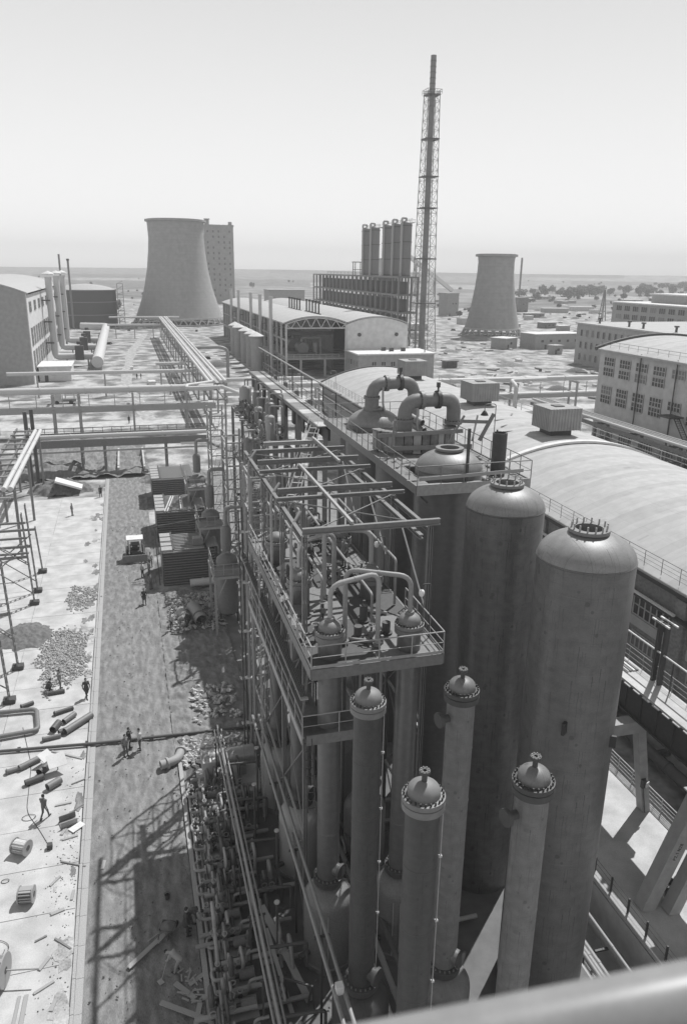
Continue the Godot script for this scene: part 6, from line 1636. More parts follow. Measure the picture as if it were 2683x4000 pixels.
func stair_flight(t: Node, a: Vector3, b: Vector3):
	for e in [-0.31, 0.31]: bar(t, "stringer", a + Vector3(e, 0, 0), b + Vector3(e, 0, 0), 0.03, 0.1, "steel_pale")
	for k in 9:
		var q := a.lerp(b, (k + 0.5) / 9.0)
		box(t, "tread", q, Vector3(0.6, 0.03, 0.14), "steel_pale")

func pump_rows():
	var rows := [-25.0, -26.9, -28.6, -30.3, -32.1, -33.9, -35.6, -37.3, -39.0, -40.7, -42.3]
	for k in rows.size():
		var z: float = rows[k]
		var p := Vector3(3.0 + rng.randf_range(-0.12, 0.12), 0, z + rng.randf_range(-0.15, 0.15))
		var nth: String = ["eleventh", "tenth", "ninth", "eighth", "seventh", "sixth", "fifth", "fourth", "third", "second", "first"][k]
		var t := thing("pump_set", "motor pump on a concrete pad, %s in the kerb row from the lagged drum" % nth, "pump", "pump sets along the kerb", p)
		box(t, "pad", p + Vector3(0, 0.15, 0), Vector3(1.7, 0.3, 1.2), "concrete")
		rod(t, "motor", p + Vector3(0.05, 0.62, 0.1), p + Vector3(0.75, 0.62, 0.1), 0.26, "machine", 14)
		rod(t, "coupling", p + Vector3(-0.15, 0.62, 0.1), p + Vector3(0.05, 0.62, 0.1), 0.12, "steel_dark", 10)
		add(t, "pump_casing", lathe([Vector2(0.0, -0.18), Vector2(0.26, -0.16), Vector2(0.34, 0), Vector2(0.26, 0.16), Vector2(0, 0.18)], 16), "pipe_grey", Transform3D(Basis(Vector3(0, 0, 1), PI / 2), p + Vector3(-0.35, 0.62, 0.1)))
		rod(t, "suction_flange", p + Vector3(-0.6, 0.62, 0.1), p + Vector3(-0.68, 0.62, 0.1), 0.24, "steel_pale", 14)
		tube(t, "suction_pipe", [p + Vector3(-0.6, 0.62, 0.1), p + Vector3(-1.2, 0.62, 0.1), p + Vector3(-1.2, 0.62, -0.55), p + Vector3(-0.75, 0.62, -0.55)], 0.085, "pipe_grey" if k % 2 else "lagging_dull", 0.28, 8)
		tube(t, "delivery_pipe", [p + Vector3(-0.35, 0.85, 0.1), p + Vector3(-0.35, 1.45, 0.1), p + Vector3(-0.35, 1.45, -0.6), p + Vector3(-0.35, 0.5, -0.6), p + Vector3(0.55, 0.5, -0.6), p + Vector3(0.55, 1.2, -0.6), p + Vector3(1.2, 1.2, -0.6)], 0.075, "pipe_grey", 0.25, 8)
		for q in [[-0.35, 1.2, 0.1], [-0.9, 0.75, -0.55], [0.1, 0.55, -0.6]]:
			box(t, "valve_body", p + Vector3(q[0], q[1] - 0.1, q[2]), Vector3(0.2, 0.2, 0.2), "pipe_dark")
			rod(t, "valve_stem", p + Vector3(q[0], q[1], q[2]), p + Vector3(q[0], q[1] + 0.25, q[2] + 0.08), 0.025, "steel_pale", 6)
			add(t, "hand_wheel", lathe([Vector2(0.11, -0.015), Vector2(0.14, 0.0), Vector2(0.11, 0.015), Vector2(0.09, 0.0), Vector2(0.11, -0.015)], 12), "steel_pale", Transform3D(Basis(Vector3(1, 0, 0), 0.3), p + Vector3(q[0], q[1] + 0.26, q[2] + 0.08)))
		for e in [-0.5, -0.15, 0.35]: rod(t, "flange", p + Vector3(e, 0.5, -0.66), p + Vector3(e, 0.5, -0.54), 0.13, "steel_pale", 10)
	for k in 16:
		manifold(Vector3(rng.randf_range(2.2, 4.3), 0.3, -43.6 + k * 1.2 + rng.randf_range(-0.4, 0.4)), 0.0, "tangled valve manifold squeezed in between two pumps", "manifolds between the pumps")
	# headers along the kerb
	for q in [[1.95, 0.35, 0.09, "lagging_dull"], [2.18, 0.3, 0.07, "pipe_grey"], [2.4, 0.25, 0.06, "pipe_dark"]]:
		var h := thing("kerb_header", "long thin header pipe lying along the pump floor kerb, of %s bore" % ["widest", "middle", "narrowest"][0 if q[2] > 0.08 else (1 if q[2] > 0.065 else 2)], "pipe", "headers along the kerb", Vector3(q[0], 0, -33))
		pipe_stretch(h, Vector3(q[0], q[1], -44), Vector3(q[0], q[1], -21), q[2], q[3], 2.6)
		for k in 6: box(h, "sleeper", Vector3(q[0], 0.1, -42 + 4 * k), Vector3(0.2, 0.2, 0.2), "concrete")
	# overhead pipe way
	var o := thing("overhead_pipeway", "narrow overhead pipeway of thin pipes above the pumps", "pipe rack", "", Vector3(4.1, 0, -33))
	for q in [[3.95, 3.4, 0.06], [4.15, 3.4, 0.08], [4.4, 3.4, 0.05], [4.15, 3.75, 0.06]]: pipe_stretch(o, Vector3(q[0], q[1], -45), Vector3(q[0], q[1], -19), q[2], "pipe_grey", 3.2)
	for k in 7:
		for x in [3.85, 4.5]: bar(o, "post", Vector3(x, 0, -43.5 + 3.6 * k), Vector3(x, 3.3, -43.5 + 3.6 * k), 0.08, 0.08, "steel_dark")
		bar(o, "cross_piece", Vector3(3.75, 3.28, -43.5 + 3.6 * k), Vector3(4.6, 3.28, -43.5 + 3.6 * k), 0.08, 0.08, "steel_dark")
		if k < 6: tube(o, "branch", [Vector3(4.15, 3.4, -42.2 + 3.6 * k), Vector3(4.15, 2.6, -42.2 + 3.6 * k), Vector3(6.3, 2.6, -42.0 + 3.6 * k), Vector3(6.3, 1.2, -42.0 + 3.6 * k)], 0.08, "pipe_dark", 0.2, 8)
	var w := thing("twin_pipe_bridge", "pair of grey pipes crossing above the dark corner vessel", "pipes", "", Vector3(6.4, 0, -26))
	for x in [6.25, 6.65]: pipe_stretch(w, Vector3(x, 5.4, -43), Vector3(x, 5.4, -18), 0.085, "pipe_grey", 5.0)
	for k in 5: bar(w, "post", Vector3(6.45, 0, -41.5 + 5.4 * k), Vector3(6.45, 5.3, -41.5 + 5.4 * k), 0.1, 0.1, "steel_dark")
	for k in 5: bar(w, "cross_piece", Vector3(6.1, 5.27, -41.5 + 5.4 * k), Vector3(6.8, 5.27, -41.5 + 5.4 * k), 0.1, 0.08, "steel_dark")
	box(w, "valve_body", Vector3(6.45, 5.6, -22.4), Vector3(0.3, 0.4, 0.3), "roof_white"); rod(w, "valve_wheel", Vector3(6.75, 5.62, -22.5), Vector3(6.78, 5.62, -22.5), 0.16, "steel_dark", 12)
	# upright thin posts and manifolds on the floor between pumps and vessels
	for k in 9:
		manifold(Vector3(rng.randf_range(4.8, 5.8), 0.01, -43 + k * 2.3), 0.0, "dark valve manifold on the floor between pumps and vessels", "manifolds on the pump floor")
	for k in 8: manifold(Vector3(rng.randf_range(9.2, 14.5), 0.01, rng.randf_range(-43, -21)), 0.0, "dark valve manifold on the floor between the slim columns and the tanks", "manifolds under the columns")
	for q in [[5.2, -29.3, 3.6], [6.0, -33.5, 4.2], [5.3, -36.6, 5.0], [5.9, -39.3, 5.5]]:
		var s := thing("standing_pipe", "single upright dark pipe on the pump floor", "pipe", "upright pipes on the pump floor", Vector3(q[0], 0, q[1]))
		rod(s, "pipe", Vector3(q[0], 0, q[1]), Vector3(q[0], q[2], q[1]), 0.06, "pipe_dark", 8); rod(s, "flange", Vector3(q[0], q[2], q[1]), Vector3(q[0], q[2] + 0.06, q[1]), 0.14, "wall_pale", 10)
	# long bands of lagged pipe between vessels and tanks
	for q in [[9.2, 1.6, "roof_white"], [9.9, 1.2, "lagging_dull"], [10.3, 2.2, "pipe_dark"]]:
		var b := thing("lagged_line", "pipe running between the slim columns at %s height" % {1.6: "knee", 1.2: "ankle", 2.2: "head"}[q[1]], "pipe", "pipes between the slim columns", Vector3(q[0], 0, -27))
		pipe_stretch(b, Vector3(q[0], q[1], -42), Vector3(q[0], q[1], -16), 0.14, q[2], 2.0)
		for k in 5: box(b, "support", Vector3(q[0], q[1] / 2 - 0.07, -40 + 5.4 * k), Vector3(0.2, q[1] - 0.14, 0.2), "concrete_dark")
	var pl := [["long pale plank leaning across the pump floor towards the dark vessel", Vector3(4.75, 1.6, -31.3), Vector3(6.2, 0.1, -26.6), 0.34], ["thin grey plank propped beside the long pale plank", Vector3(4.8, 1.2, -30.2), Vector3(5.3, 0.06, -26.2), 0.2]]
	for q in pl:
		var n := thing("leaning_plank", q[0], "plank", "", Vector3(q[2].x, 0, q[2].z)); bar(n, "plank", q[1], q[2], q[3], 0.05, "wood")
	var tr := thing("sawhorse", "rough bar trestle standing on the pump floor", "trestle", "", Vector3(5.6, 0, -26.6))
	for q in [[5.1, -26.9], [6.2, -26.2]]:
		for e in [-0.25, 0.25]: bar(tr, "leg", Vector3(q[0], 1.5, q[1]), Vector3(q[0] + e * 0.4, 0, q[1] + e), 0.07, 0.07, "steel_dark")
	bar(tr, "top_bar", Vector3(5.05, 1.5, -26.95), Vector3(6.25, 1.5, -26.15), 0.08, 0.08, "steel_dark")
	# lagged horizontal drum at the end of the row
	var d := thing("lagged_drum", "shining lagged drum lying on a pale plinth at the end of the pump row", "drum", "", Vector3(4.6, 0, -44.6))
	rod(d, "shell", Vector3(3.0, 1.4, -44.7), Vector3(6.5, 1.4, -44.7), 0.62, "lagging", 28)
	for x in [2.98, 3.4, 4.6, 5.8]: rod(d, "band", Vector3(x - 0.03, 1.4, -44.7), Vector3(x + 0.03, 1.4, -44.7), 0.65, "lagging_dull", 28)
	box(d, "end_box", Vector3(3.4, 1.35, -44.0), Vector3(0.9, 0.9, 0.5), "wall_pale")
	for x in [3.5, 5.7]: box(d, "saddle", Vector3(x, 0.45, -44.7), Vector3(0.4, 0.9, 1.1), "concrete")
	box(d, "plinth", Vector3(4.7, 0.1, -43.9), Vector3(4.2, 0.2, 3.2), "slab")

# ------------------------------------------------------------------ coil banks and separators
func build_mid():
	var zf := [-78.8, -93.3, -109.2]
	var lab := ["stack of long dark cooling coils with a crate on top, by the parked tractor", "stack of long dark cooling coils with loose white tubes leaning on it", "stack of long dark cooling coils at the end by the churned bank"]
	var pitch := 0.3
	for k in 3:
		var z: float = zf[k]
		var t := thing("coil_bank", lab[k], "cooling coils", "cooling coil banks", Vector3(5, 0, z - 2.2))
		var dp: float = [6.0, 7.6, 7.6][k]
		box(t, "core", Vector3(5.0, 1.9, z - dp / 2 - 0.1), Vector3(5.3, 3.7, dp - 0.2), "coil")
		for r in 13: rod(t, "coil_tube", Vector3(2.25, 0.2 + pitch * r, z + 0.05), Vector3(7.8, 0.2 + pitch * r, z + 0.05), 0.105, "coil", 10)
		for c in int(dp / 0.5) - 1: rod(t, "top_tube", Vector3(3.5, 3.98, z - 0.3 - 0.5 * c), Vector3(6.7, 3.98, z - 0.3 - 0.5 * c), 0.085, "lagging_dull", 8)
		for c in int(dp / 1.5): box(t, "header_box", Vector3(2.75, 3.95, z - 0.8 - 1.5 * c), Vector3(1.2, 0.24, 1.2), "steel_pale")
		for x in [2.2, 7.85]: box(t, "end_plate", Vector3(x, 1.95, z - dp / 2), Vector3(0.06, 3.9, dp), "coil")
		for c in int(dp / 0.37): tube(t, "return_bend", [Vector3(7.0, 4.05, z - 0.3 - 0.36 * c), Vector3(8.2, 4.15, z - 0.3 - 0.36 * c), Vector3(8.2, 3.2, z - 0.3 - 0.36 * c)], 0.06, "lagging_dull", 0.2, 6)
		bar(t, "top_channel", Vector3(3.4, 4.12, z - 0.1), Vector3(3.4, 4.12, z - dp), 0.12, 0.12, "steel_dark"); bar(t, "top_channel", Vector3(6.8, 4.12, z - 0.1), Vector3(6.8, 4.12, z - dp), 0.12, 0.12, "steel_dark")
		# separator beside each bank
		var sz := z + 10.0
		var s := thing("separator", ["legged separator tank with a railed landing and a drum above, beside the lying pipes", "legged separator tank with a railed landing and a drum above, between two like it", "legged separator tank with a railed landing and a drum above, last by the churned bank"][k], "separator", "separators beside the coil banks", Vector3(8.0, 0, sz))
		var b := Vector3(7.9, 0, sz)
		add(s, "tank", lathe([Vector2(0, 0.7), Vector2(0.6, 0.75), Vector2(1.0, 1.05), Vector2(1.05, 1.5), Vector2(1.05, 6.2), Vector2(0.95, 6.6), Vector2(0.6, 6.9), Vector2(0, 7.0)], 28), "steel", Transform3D(Basis(), b))
		for e in [[-0.8, 0.5], [0.8, 0.5], [0, -0.95]]: bar(s, "tank_leg", b + Vector3(e[0], 0, e[1]), b + Vector3(e[0], 1.6, e[1]), 0.16, 0.16, "steel_dark")
		add(s, "upper_drum", lathe([Vector2(0, 7.2), Vector2(0.42, 7.3), Vector2(0.5, 7.6), Vector2(0.5, 9.5), Vector2(0.3, 9.8), Vector2(0, 9.85)], 20), "steel", Transform3D(Basis(), b))
		tube(s, "overhead_pipe", [b + Vector3(0, 9.8, 0), b + Vector3(0, 11.6, 0), b + Vector3(1.6, 11.6, 0)], 0.2, "pipe_grey", 0.45, 12)
		for e in [[-1.5, 3.2], [1.0, 3.2], [-1.5, -1.6], [1.0, -1.6]]: bar(s, "landing_post", b + Vector3(e[0], 0, e[1]), b + Vector3(e[0], 6.0, e[1]), 0.2, 0.2, "steel_pale")
		box(s, "landing", b + Vector3(-0.25, 6.05, 2.2), Vector3(2.7, 0.1, 2.2), "slab_grey"); bar(s, "landing_beam", b + Vector3(-1.6, 5.85, 3.3), b + Vector3(1.1, 5.85, 3.3), 0.12, 0.25, "steel_pale"); bar(s, "landing_beam", b + Vector3(-1.6, 5.85, 3.3), b + Vector3(-1.6, 5.85, -1.6), 0.12, 0.25, "steel_pale")
		railing(s, [b + Vector3(-1.55, 6.1, -1.6), b + Vector3(-1.55, 6.1, 3.25), b + Vector3(1.05, 6.1, 3.25)], 1.05, 1.0, "steel_pale", 0.026, 2)
		bar(s, "brace", b + Vector3(-1.5, 3.4, 3.2), b + Vector3(-0.4, 5.8, 3.2), 0.08, 0.08, "steel_pale")
	# white transfer pipe at the foot of the coil bank
	var w := thing("transfer_pipe", "thick pale pipe lying on plinths at the foot of the first coil bank", "pipe", "", Vector3(6.6, 0, -77.4))
	pipe_stretch(w, Vector3(4.9, 0.75, -77.3), Vector3(9.0, 0.75, -77.3), 0.42, "pipe_white", 1.6)
	for x in [5.6, 7.4]: box(w, "plinth", Vector3(x, 0.16, -77.3), Vector3(0.7, 0.34, 1.0), "concrete_dark")
	var cr := thing("wooden_crate", "wooden crate standing on top of the first coil bank", "crate", "", Vector3(6.1, 4.2, -80.0))
	box(cr, "box", Vector3(6.1, 4.55, -80.0), Vector3(1.1, 0.72, 0.9), "wood_grey")
	for k in 4: box(cr, "lid_board", Vector3(5.68 + 0.28 * k, 4.94, -80.0), Vector3(0.26, 0.05, 0.94), "wood")
	for q in [[4.3, 4.35, -98.6, 3.2, 2.9, -92.9], [4.6, 4.35, -98.6, 3.5, 2.9, -92.9], [5.4, 4.35, -98.0, 5.2, 3.1, -92.9], [5.6, 4.35, -98.0, 5.45, 3.1, -92.9]]:
		var p := thing("leaning_tube", "long white tube lying slantwise over the second coil bank", "tube", "white tubes on the second coil bank", Vector3(q[3], q[4], q[5]))
		rod(p, "tube", Vector3(q[0], q[1], q[2]), Vector3(q[3], q[4] + 1.2, q[5]), 0.09, "pipe_white", 8)
	var lf := thing("lifting_derrick", "thin dark lifting derrick with a long boom beside the coil banks", "frame", "", Vector3(1.9, 0, -80))
	for z in [-79.2, -80.2]: bar(lf, "post", Vector3(1.8, 0, z), Vector3(1.6, 5.6, z - 3.0), 0.1, 0.1, "steel_dark")
	bar(lf, "boom", Vector3(1.5, 5.6, -82.6), Vector3(7.3, 6.4, -82.0), 0.12, 0.14, "steel_dark")

# ------------------------------------------------------------------ things lying about the yard
func rock_mesh(sd: int) -> ArrayMesh:
	var r := RandomNumberGenerator.new(); r.seed = sd
	var st := SurfaceTool.new(); st.begin(Mesh.PRIMITIVE_TRIANGLES); st.set_smooth_group(-1)
	var v := []
	for q in [Vector3(1, 0, 0), Vector3(-1, 0, 0), Vector3(0, 1, 0), Vector3(0, -1, 0), Vector3(0, 0, 1), Vector3(0, 0, -1)]: v.append((q as Vector3) * r.randf_range(0.6, 1.2) + Vector3(r.randf_range(-0.3, 0.3), r.randf_range(-0.2, 0.2), r.randf_range(-0.3, 0.3)))
	for f in [[2, 0, 4], [2, 4, 1], [2, 1, 5], [2, 5, 0], [3, 4, 0], [3, 1, 4], [3, 5, 1], [3, 0, 5]]:
		for i in [0, 2, 1]: st.add_vertex(v[f[i]])
	st.generate_normals()
	return st.commit()

func scatter_stones(called: String, label: String, spots: Callable, n: int, s0: float, s1: float, m: String, cat: String):
	var j := []
	for k in 5: j.append(rock_mesh(200 + k))
	var st := SurfaceTool.new(); st.begin(Mesh.PRIMITIVE_TRIANGLES)
	for i in n:
		var p: Vector3 = spots.call()
		var s := rng.randf_range(s0, s1)
		st.append_from(j[i % 5], 0, Transform3D(Basis(Vector3.UP, rng.randf() * TAU).rotated(Vector3.RIGHT, rng.randf()).scaled(Vector3(s, s * 0.7, s)), p))
	var o := add(self, called, st.commit(), m, Transform3D.IDENTITY)
	o.set_meta("label", label); o.set_meta("category", cat); o.set_meta("kind", "stuff")

func build_yard():
	# rubble spread out on the concrete and tipped on the dirt
	scatter_stones("broken_stone", "wide spread of broken stone on the pale concrete yard", func():
		var a := rng.randf() * TAU; var d := pow(rng.randf(), 0.7) * (0.8 + 0.45 * hn.get_noise_2d(cos(a) * 1.6, sin(a) * 1.6)) + absf(rng.randfn(0, 0.1))
		return Vector3(-7.2 + cos(a) * d * 2.5, 0.07 + 0.1 * maxf(0.0, 1 - d), -65.0 + sin(a) * d * 6.2), 1900, 0.05, 0.17, "rubble", "stones")
	scatter_stones("broken_stone", "smaller spread of broken stone nearer the kerb", func():
		var a := rng.randf() * TAU; var d := pow(rng.randf(), 0.7) * (0.8 + 0.5 * hn.get_noise_2d(cos(a) + 7, sin(a))) + absf(rng.randfn(0, 0.12))
		return Vector3(-6.4 + cos(a) * d * 1.8, 0.08, -77.8 + sin(a) * d * 3.2), 520, 0.05, 0.2, "rubble", "stones")
	scatter_stones("demolition_rubble", "pale demolition rubble around the lying pipes at the coil banks", func():
		return Vector3(rng.randf_range(2.2, 7.4), 0.3 + rng.randf() * 0.3, rng.randf_range(-75, -66.5)), 520, 0.05, 0.26, "rubble", "rubble")
	scatter_stones("concrete_chunks", "pale chunks of broken concrete beside the lagged drum", func():
		return Vector3(rng.randf_range(1.6, 6.8), 0.1 + rng.randf() * 0.15, rng.randf_range(-49.3, -45.8)), 260, 0.08, 0.32, "slab", "rubble")
	scatter_stones("yard_litter", "wood chips and crumbs strewn along the kerb side of the yard", func():
		return Vector3(-4.8 - absf(rng.randfn(0, 0.8)), 0.05, -38 + 12 * sin(rng.randf() * 40.0) * rng.randf()), 300, 0.012, 0.06, "concrete_dark", "litter")
	scatter_stones("earth_clods", "loose clods of earth over the churned ground", func():
		return Vector3(rng.randf_range(-3.9, 7.2), 0.14, -62 + 38 * sin(rng.randf() * 50.0)), 1500, 0.015, 0.08, "earth_dark", "clods")
	scatter_stones("pale_slabs", "broken pale paving pieces by the crossing pipe", func():
		return Vector3(rng.randf_range(3.0, 6.6), 0.28, rng.randf_range(-56.5, -51.0)), 110, 0.08, 0.34, "slab", "rubble")
	# earth heaps
	heap("dark_earth_heap", "dark heap of earth tipped on the concrete yard", Vector3(-11.0, 0, -69.8), 2.3, 2.6, 0.75, "earth_dark")
	heap("dark_earth_heap", "dark clay heap with a tilted slab at the end of the yard", Vector3(-11.2, 0, -120.5), 4.2, 3.0, 1.7, "earth_dark")
	heap("earth_bank", "long bank of spoil beside the churned trench", Vector3(-14, 0, -132), 8.0, 5.0, 2.2, "earth")
	heap("earth_bank", "spoil bank behind the coil banks", Vector3(6.5, 0, -123.5), 5.5, 3.0, 1.6, "earth")
	var ts := thing("tilted_slab", "bright concrete slab lying tilted on the dark clay heap", "slab", "", Vector3(-10.2, 1.4, -119.5))
	add(ts, "slab", box_mesh(Vector3(4.0, 0.3, 2.4)), "roof_white", Transform3D(Basis(Vector3(0, 0, 1), -0.35), Vector3(-9.8, 1.6, -118.5)))
	# cable drums
	var dl := ["wooden cable drum wound with pale cable, beside the walking man", "battered wooden cable drum with bare boards", "big wooden cable drum with a rod through its axle"]
	var ds := [[-7.95, -40.3, 0.47, 0.4, 0.5], [-7.25, -36.4, 0.47, 0.34, 0.15], [-7.95, -31.4, 0.8, 0.3, 0.2]]
	for k in 3:
		var q: Array = ds[k]
		var c := Vector3(q[0], q[2] + 0.035, q[1])
		var t := thing("cable_drum", dl[k], "cable drum", "cable drums on the yard", Vector3(q[0], 0, q[1]))
		var ax := Vector3(cos(q[4]), 0, sin(q[4]))
		for e in [-1, 1]:
			var dsk := rod(t, "flange_disc", c + ax * (e * q[3]), c + ax * (e * (q[3] + 0.06)), q[2], "wood", 28)
			rod(dsk, "hub", c + ax * (e * (q[3] + 0.04)), c + ax * (e * (q[3] + 0.075)), 0.16, "steel_dark", 12)
		for i in 14:
			var a := TAU * i / 14
			var o := Vector3(0, cos(a), 0) + ax.cross(Vector3.UP) * sin(a)
			bar(t, "lagging_board", c - ax * q[3] + o * q[2] * 0.72, c + ax * q[3] + o * q[2] * 0.72, 0.2 if k != 0 else 0.14, 0.06, "wood" if (i + k) % 3 else "wood_grey")
		if k == 0: for i in 9: rod(t, "cable_turn", c + ax * (-q[3] + 0.03 + 0.084 * i), c + ax * (-q[3] + 0.1 + 0.084 * i), q[2] * 0.8, "roof_white", 24)
		rod(t, "core", c - ax * q[3], c + ax * q[3], q[2] * 0.6, "wood_grey", 18)
		if k == 2: rod(t, "axle_rod", c - ax * 1.2, c + ax * 1.9, 0.04, "steel_pale", 8)
	# loose cable loops
	for q in [[-7.9, -43.4, 0.35], [-8.6, -38.2, 0.18], [-8.9, -33.4, 0.9]]:
		var t := thing("cable_loop", "loose loop of thin black cable %s on the concrete" % {0.35: "by the walking man's path", 0.18: "in a small ring", 0.9: "in a wide ring"}[q[2]], "cable", "", Vector3(q[0], 0.04, q[1]))
		var pts := []
		for i in 25:
			var a := TAU * i / 22.0
			pts.append(Vector3(q[0] + cos(a) * q[2] * (1 + 0.01 * i), 0.05 + 0.002 * i, q[1] + sin(a) * q[2] * 0.8))
		tube(t, "cable", pts, 0.016, "steel_black", 0.0, 5)
	var lc := thing("yard_cable", "thin black cable trailing across the yard to a small junction box", "cable", "", Vector3(-7.5, 0, -45))
	tube(lc, "cable", [Vector3(-9.4, 0.05, -54), Vector3(-8.3, 0.05, -49), Vector3(-8.1, 0.05, -44), Vector3(-7.2, 0.05, -42.2), Vector3(-6.4, 0.05, -40.3)], 0.02, "steel_black", 0.8, 5)
	box(lc, "junction_box", Vector3(-6.4, 0.2, -40.3), Vector3(0.3, 0.32, 0.3), "steel_dark")
	# lying pipes, beams and elbows
	var xp := thing("crossing_pipe", "long dark pipe crossing the yard and dirt road on the ground", "pipe", "", Vector3(-2, 0, -50.3))
	tube(xp, "pipe", [Vector3(-16, 0.2, -51.6), Vector3(-4.0, 0.22, -50.3), Vector3(7.2, 0.24, -49.6)], 0.11, "pipe_dark", 0.3, 10)
	for k in 5: rod(xp, "joint_band", Vector3(-14 + 4.6 * k, 0.21, -51.4 + 0.4 * k), Vector3(-13.8 + 4.6 * k, 0.21, -51.4 + 0.4 * k), 0.13, "steel_dark", 10)
	var up := thing("pipe_loop", "grey pipe bent in a long U lying at the pylon feet", "pipe", "", Vector3(-10, 0, -54.5))
	tube(up, "pipe", [Vector3(-15, 0.3, -56.4), Vector3(-8.6, 0.3, -56.0), Vector3(-8.2, 0.3, -53.0), Vector3(-15, 0.3, -52.4)], 0.17, "steel", 0.5, 10)
	var big := [["stubby wide pipe lying open-ended at the coil bank rubble", Vector3(5.2, 0.75, -67.6), Vector3(4.6, 0.75, -71.2), 0.62], ["shorter wide pipe lying beside the stubby one", Vector3(3.9, 0.62, -68.6), Vector3(3.4, 0.62, -70.6), 0.5]]
	for q in big:
		var t := thing("wide_pipe", q[0], "pipe", "", Vector3(q[1].x, 0, q[1].z))
		hollow(t, "pipe", q[1], q[2], q[3], "pipe_grey", 22)
		hollow(t, "collar", q[1].lerp(q[2], 0.25), q[1].lerp(q[2], 0.3), q[3] * 1.1, "steel", 22)
	var el := thing("pipe_elbow", "flanged pipe elbow lying on the dirt beside the lagged drum", "pipe elbow", "", Vector3(1.1, 0.1, -46.6))
	tube(el, "bend", [Vector3(0.5, 0.42, -46.3), Vector3(1.5, 0.42, -46.6), Vector3(1.8, 0.42, -47.7)], 0.3, "lagging_dull", 0.7, 16)
	rod(el, "flange", Vector3(0.72, 0.42, -46.35), Vector3(0.84, 0.42, -46.39), 0.4, "steel_pale", 18); rod(el, "flange", Vector3(1.75, 0.42, -47.5), Vector3(1.78, 0.42, -47.62), 0.4, "steel_pale", 18)
	hollow(el, "open_end", Vector3(0.3, 0.42, -46.24), Vector3(0.52, 0.42, -46.3), 0.31, "lagging_dull")
	var pile := [[-6.6, -55.4, 0.4, 1.5], [-6.1, -54.2, 0.9, 1.2], [-7.0, -53.2, 1.2, 1.0], [-7.2, -51.9, 0.2, 1.3], [-6.2, -52.6, 0.5, 1.2], [-5.4, -53.2, 0.8, 2.6], [-7.4, -58.4, 0.1, 1.4], [-8.4, -49.0, 0.6, 1.5], [-7.3, -48.2, 1.0, 1.3], [-9.2, -48.6, 0.3, 1.4], [-7.9, -47.0, 0.4, 1.2], [-6.6, -46.2, 0.7, 1.0], [-9.4, -57.0, 0.5, 1.0]]
	for k in pile.size():
		var q: Array = pile[k]
		var t := thing("pipe_piece", "rusty pipe piece in the heap of fittings on the yard", "pipe", "pipe pieces lying on the yard", Vector3(q[0], 0, q[1]))
		var d: Vector3 = Vector3(cos(q[2]), 0, -sin(q[2])) * q[3] * 0.5; var r := 0.16 + 0.05 * (k % 3)
		hollow(t, "pipe", Vector3(q[0], r + 0.04, q[1]) - d, Vector3(q[0], r + 0.04, q[1]) + d, r, "steel" if k % 2 else "pipe_dark", 14)
		if k % 3 == 0: hollow(t, "flange", Vector3(q[0], r + 0.04, q[1]) - d * 0.9, Vector3(q[0], r + 0.04, q[1]) - d * 0.82, r * 1.35, "steel", 14)
	var boards := [["pale sheet propped in the heap of fittings", Vector3(-6.5, 0.9, -47.9), Vector3(1.2, 0.04, 1.0), 0.3], ["pale plate lying across the heap of fittings", Vector3(-7.3, 0.7, -48.9), Vector3(0.9, 0.04, 0.8), 0.8]]
	for q in boards:
		var t := thing("sheet_panel", q[0], "panel", "", Vector3(q[1].x, 0, q[1].z)); add(t, "sheet", box_mesh(q[2]), "roof_white", Transform3D(Basis(Vector3.UP, q[3]) * Basis(Vector3.RIGHT, 0.5), q[1]))
		bar(t, "prop", Vector3(q[1].x, 0, q[1].z - 0.2), q[1], 0.06, 0.06, "wood_grey")
	# planks and timber scraps
	var tim := [[-5.2, -43.4, 0.7, 1.5], [-5.3, -40.9, 0.2, 0.9], [-5.7, -41.6, 1.2, 0.7], [-5.0, -38.6, -0.5, 1.6], [-5.9, -37.5, 0.9, 0.8], [-5.6, -35.2, 0.3, 0.7], [-5.2, -33.0, -0.8, 1.2], [-5.9, -30.6, 0.5, 1.0], [-5.4, -29.5, 1.3, 0.6], [-5.6, -27.4, 0.1, 0.6], [-4.9, -36.2, 1.45, 0.7], [-3.3, -38.2, 1.4, 0.9], [-6.3, -33.6, 0.4, 0.6], [-5.9, -44.2, 0.1, 1.0], [-6.0, -32.0, 1.0, 0.8], [-5.2, -26.3, 1.2, 2.4], [-7.1, -28.5, 1.5, 3.8], [-6.75, -28.6, 1.52, 3.6], [-4.9, -46.4, 0.4, 1.3], [-6.0, -49.6, -0.6, 2.6]]
	for k in tim.size():
		var q: Array = tim[k]
		var t := thing("timber_scrap", "weathered timber scrap lying along the kerb side of the yard", "timber", "timber scraps on the yard", Vector3(q[0], 0.03, q[1]))
		box(t, "timber", Vector3(q[0], 0.07, q[1]), Vector3(q[3], 0.07, 0.09 + 0.05 * (k % 3)), "wood" if k % 3 else "wood_grey", q[2])
	var bx := thing("broken_box", "broken open wooden box by the kerb, with a pale lid", "box", "", Vector3(-5.5, 0, -42.3))
	box(bx, "floor", Vector3(-5.5, 0.08, -42.3), Vector3(1.0, 0.05, 0.7), "wood_grey", 0.3); box(bx, "side", Vector3(-5.55, 0.28, -42.62), Vector3(1.0, 0.4, 0.04), "wood_grey", 0.3); box(bx, "side", Vector3(-5.4, 0.28, -41.95), Vector3(1.0, 0.4, 0.04), "wood", 0.3); box(bx, "lid", Vector3(-4.95, 0.12, -41.7), Vector3(0.9, 0.05, 0.5), "roof_white", 0.7)
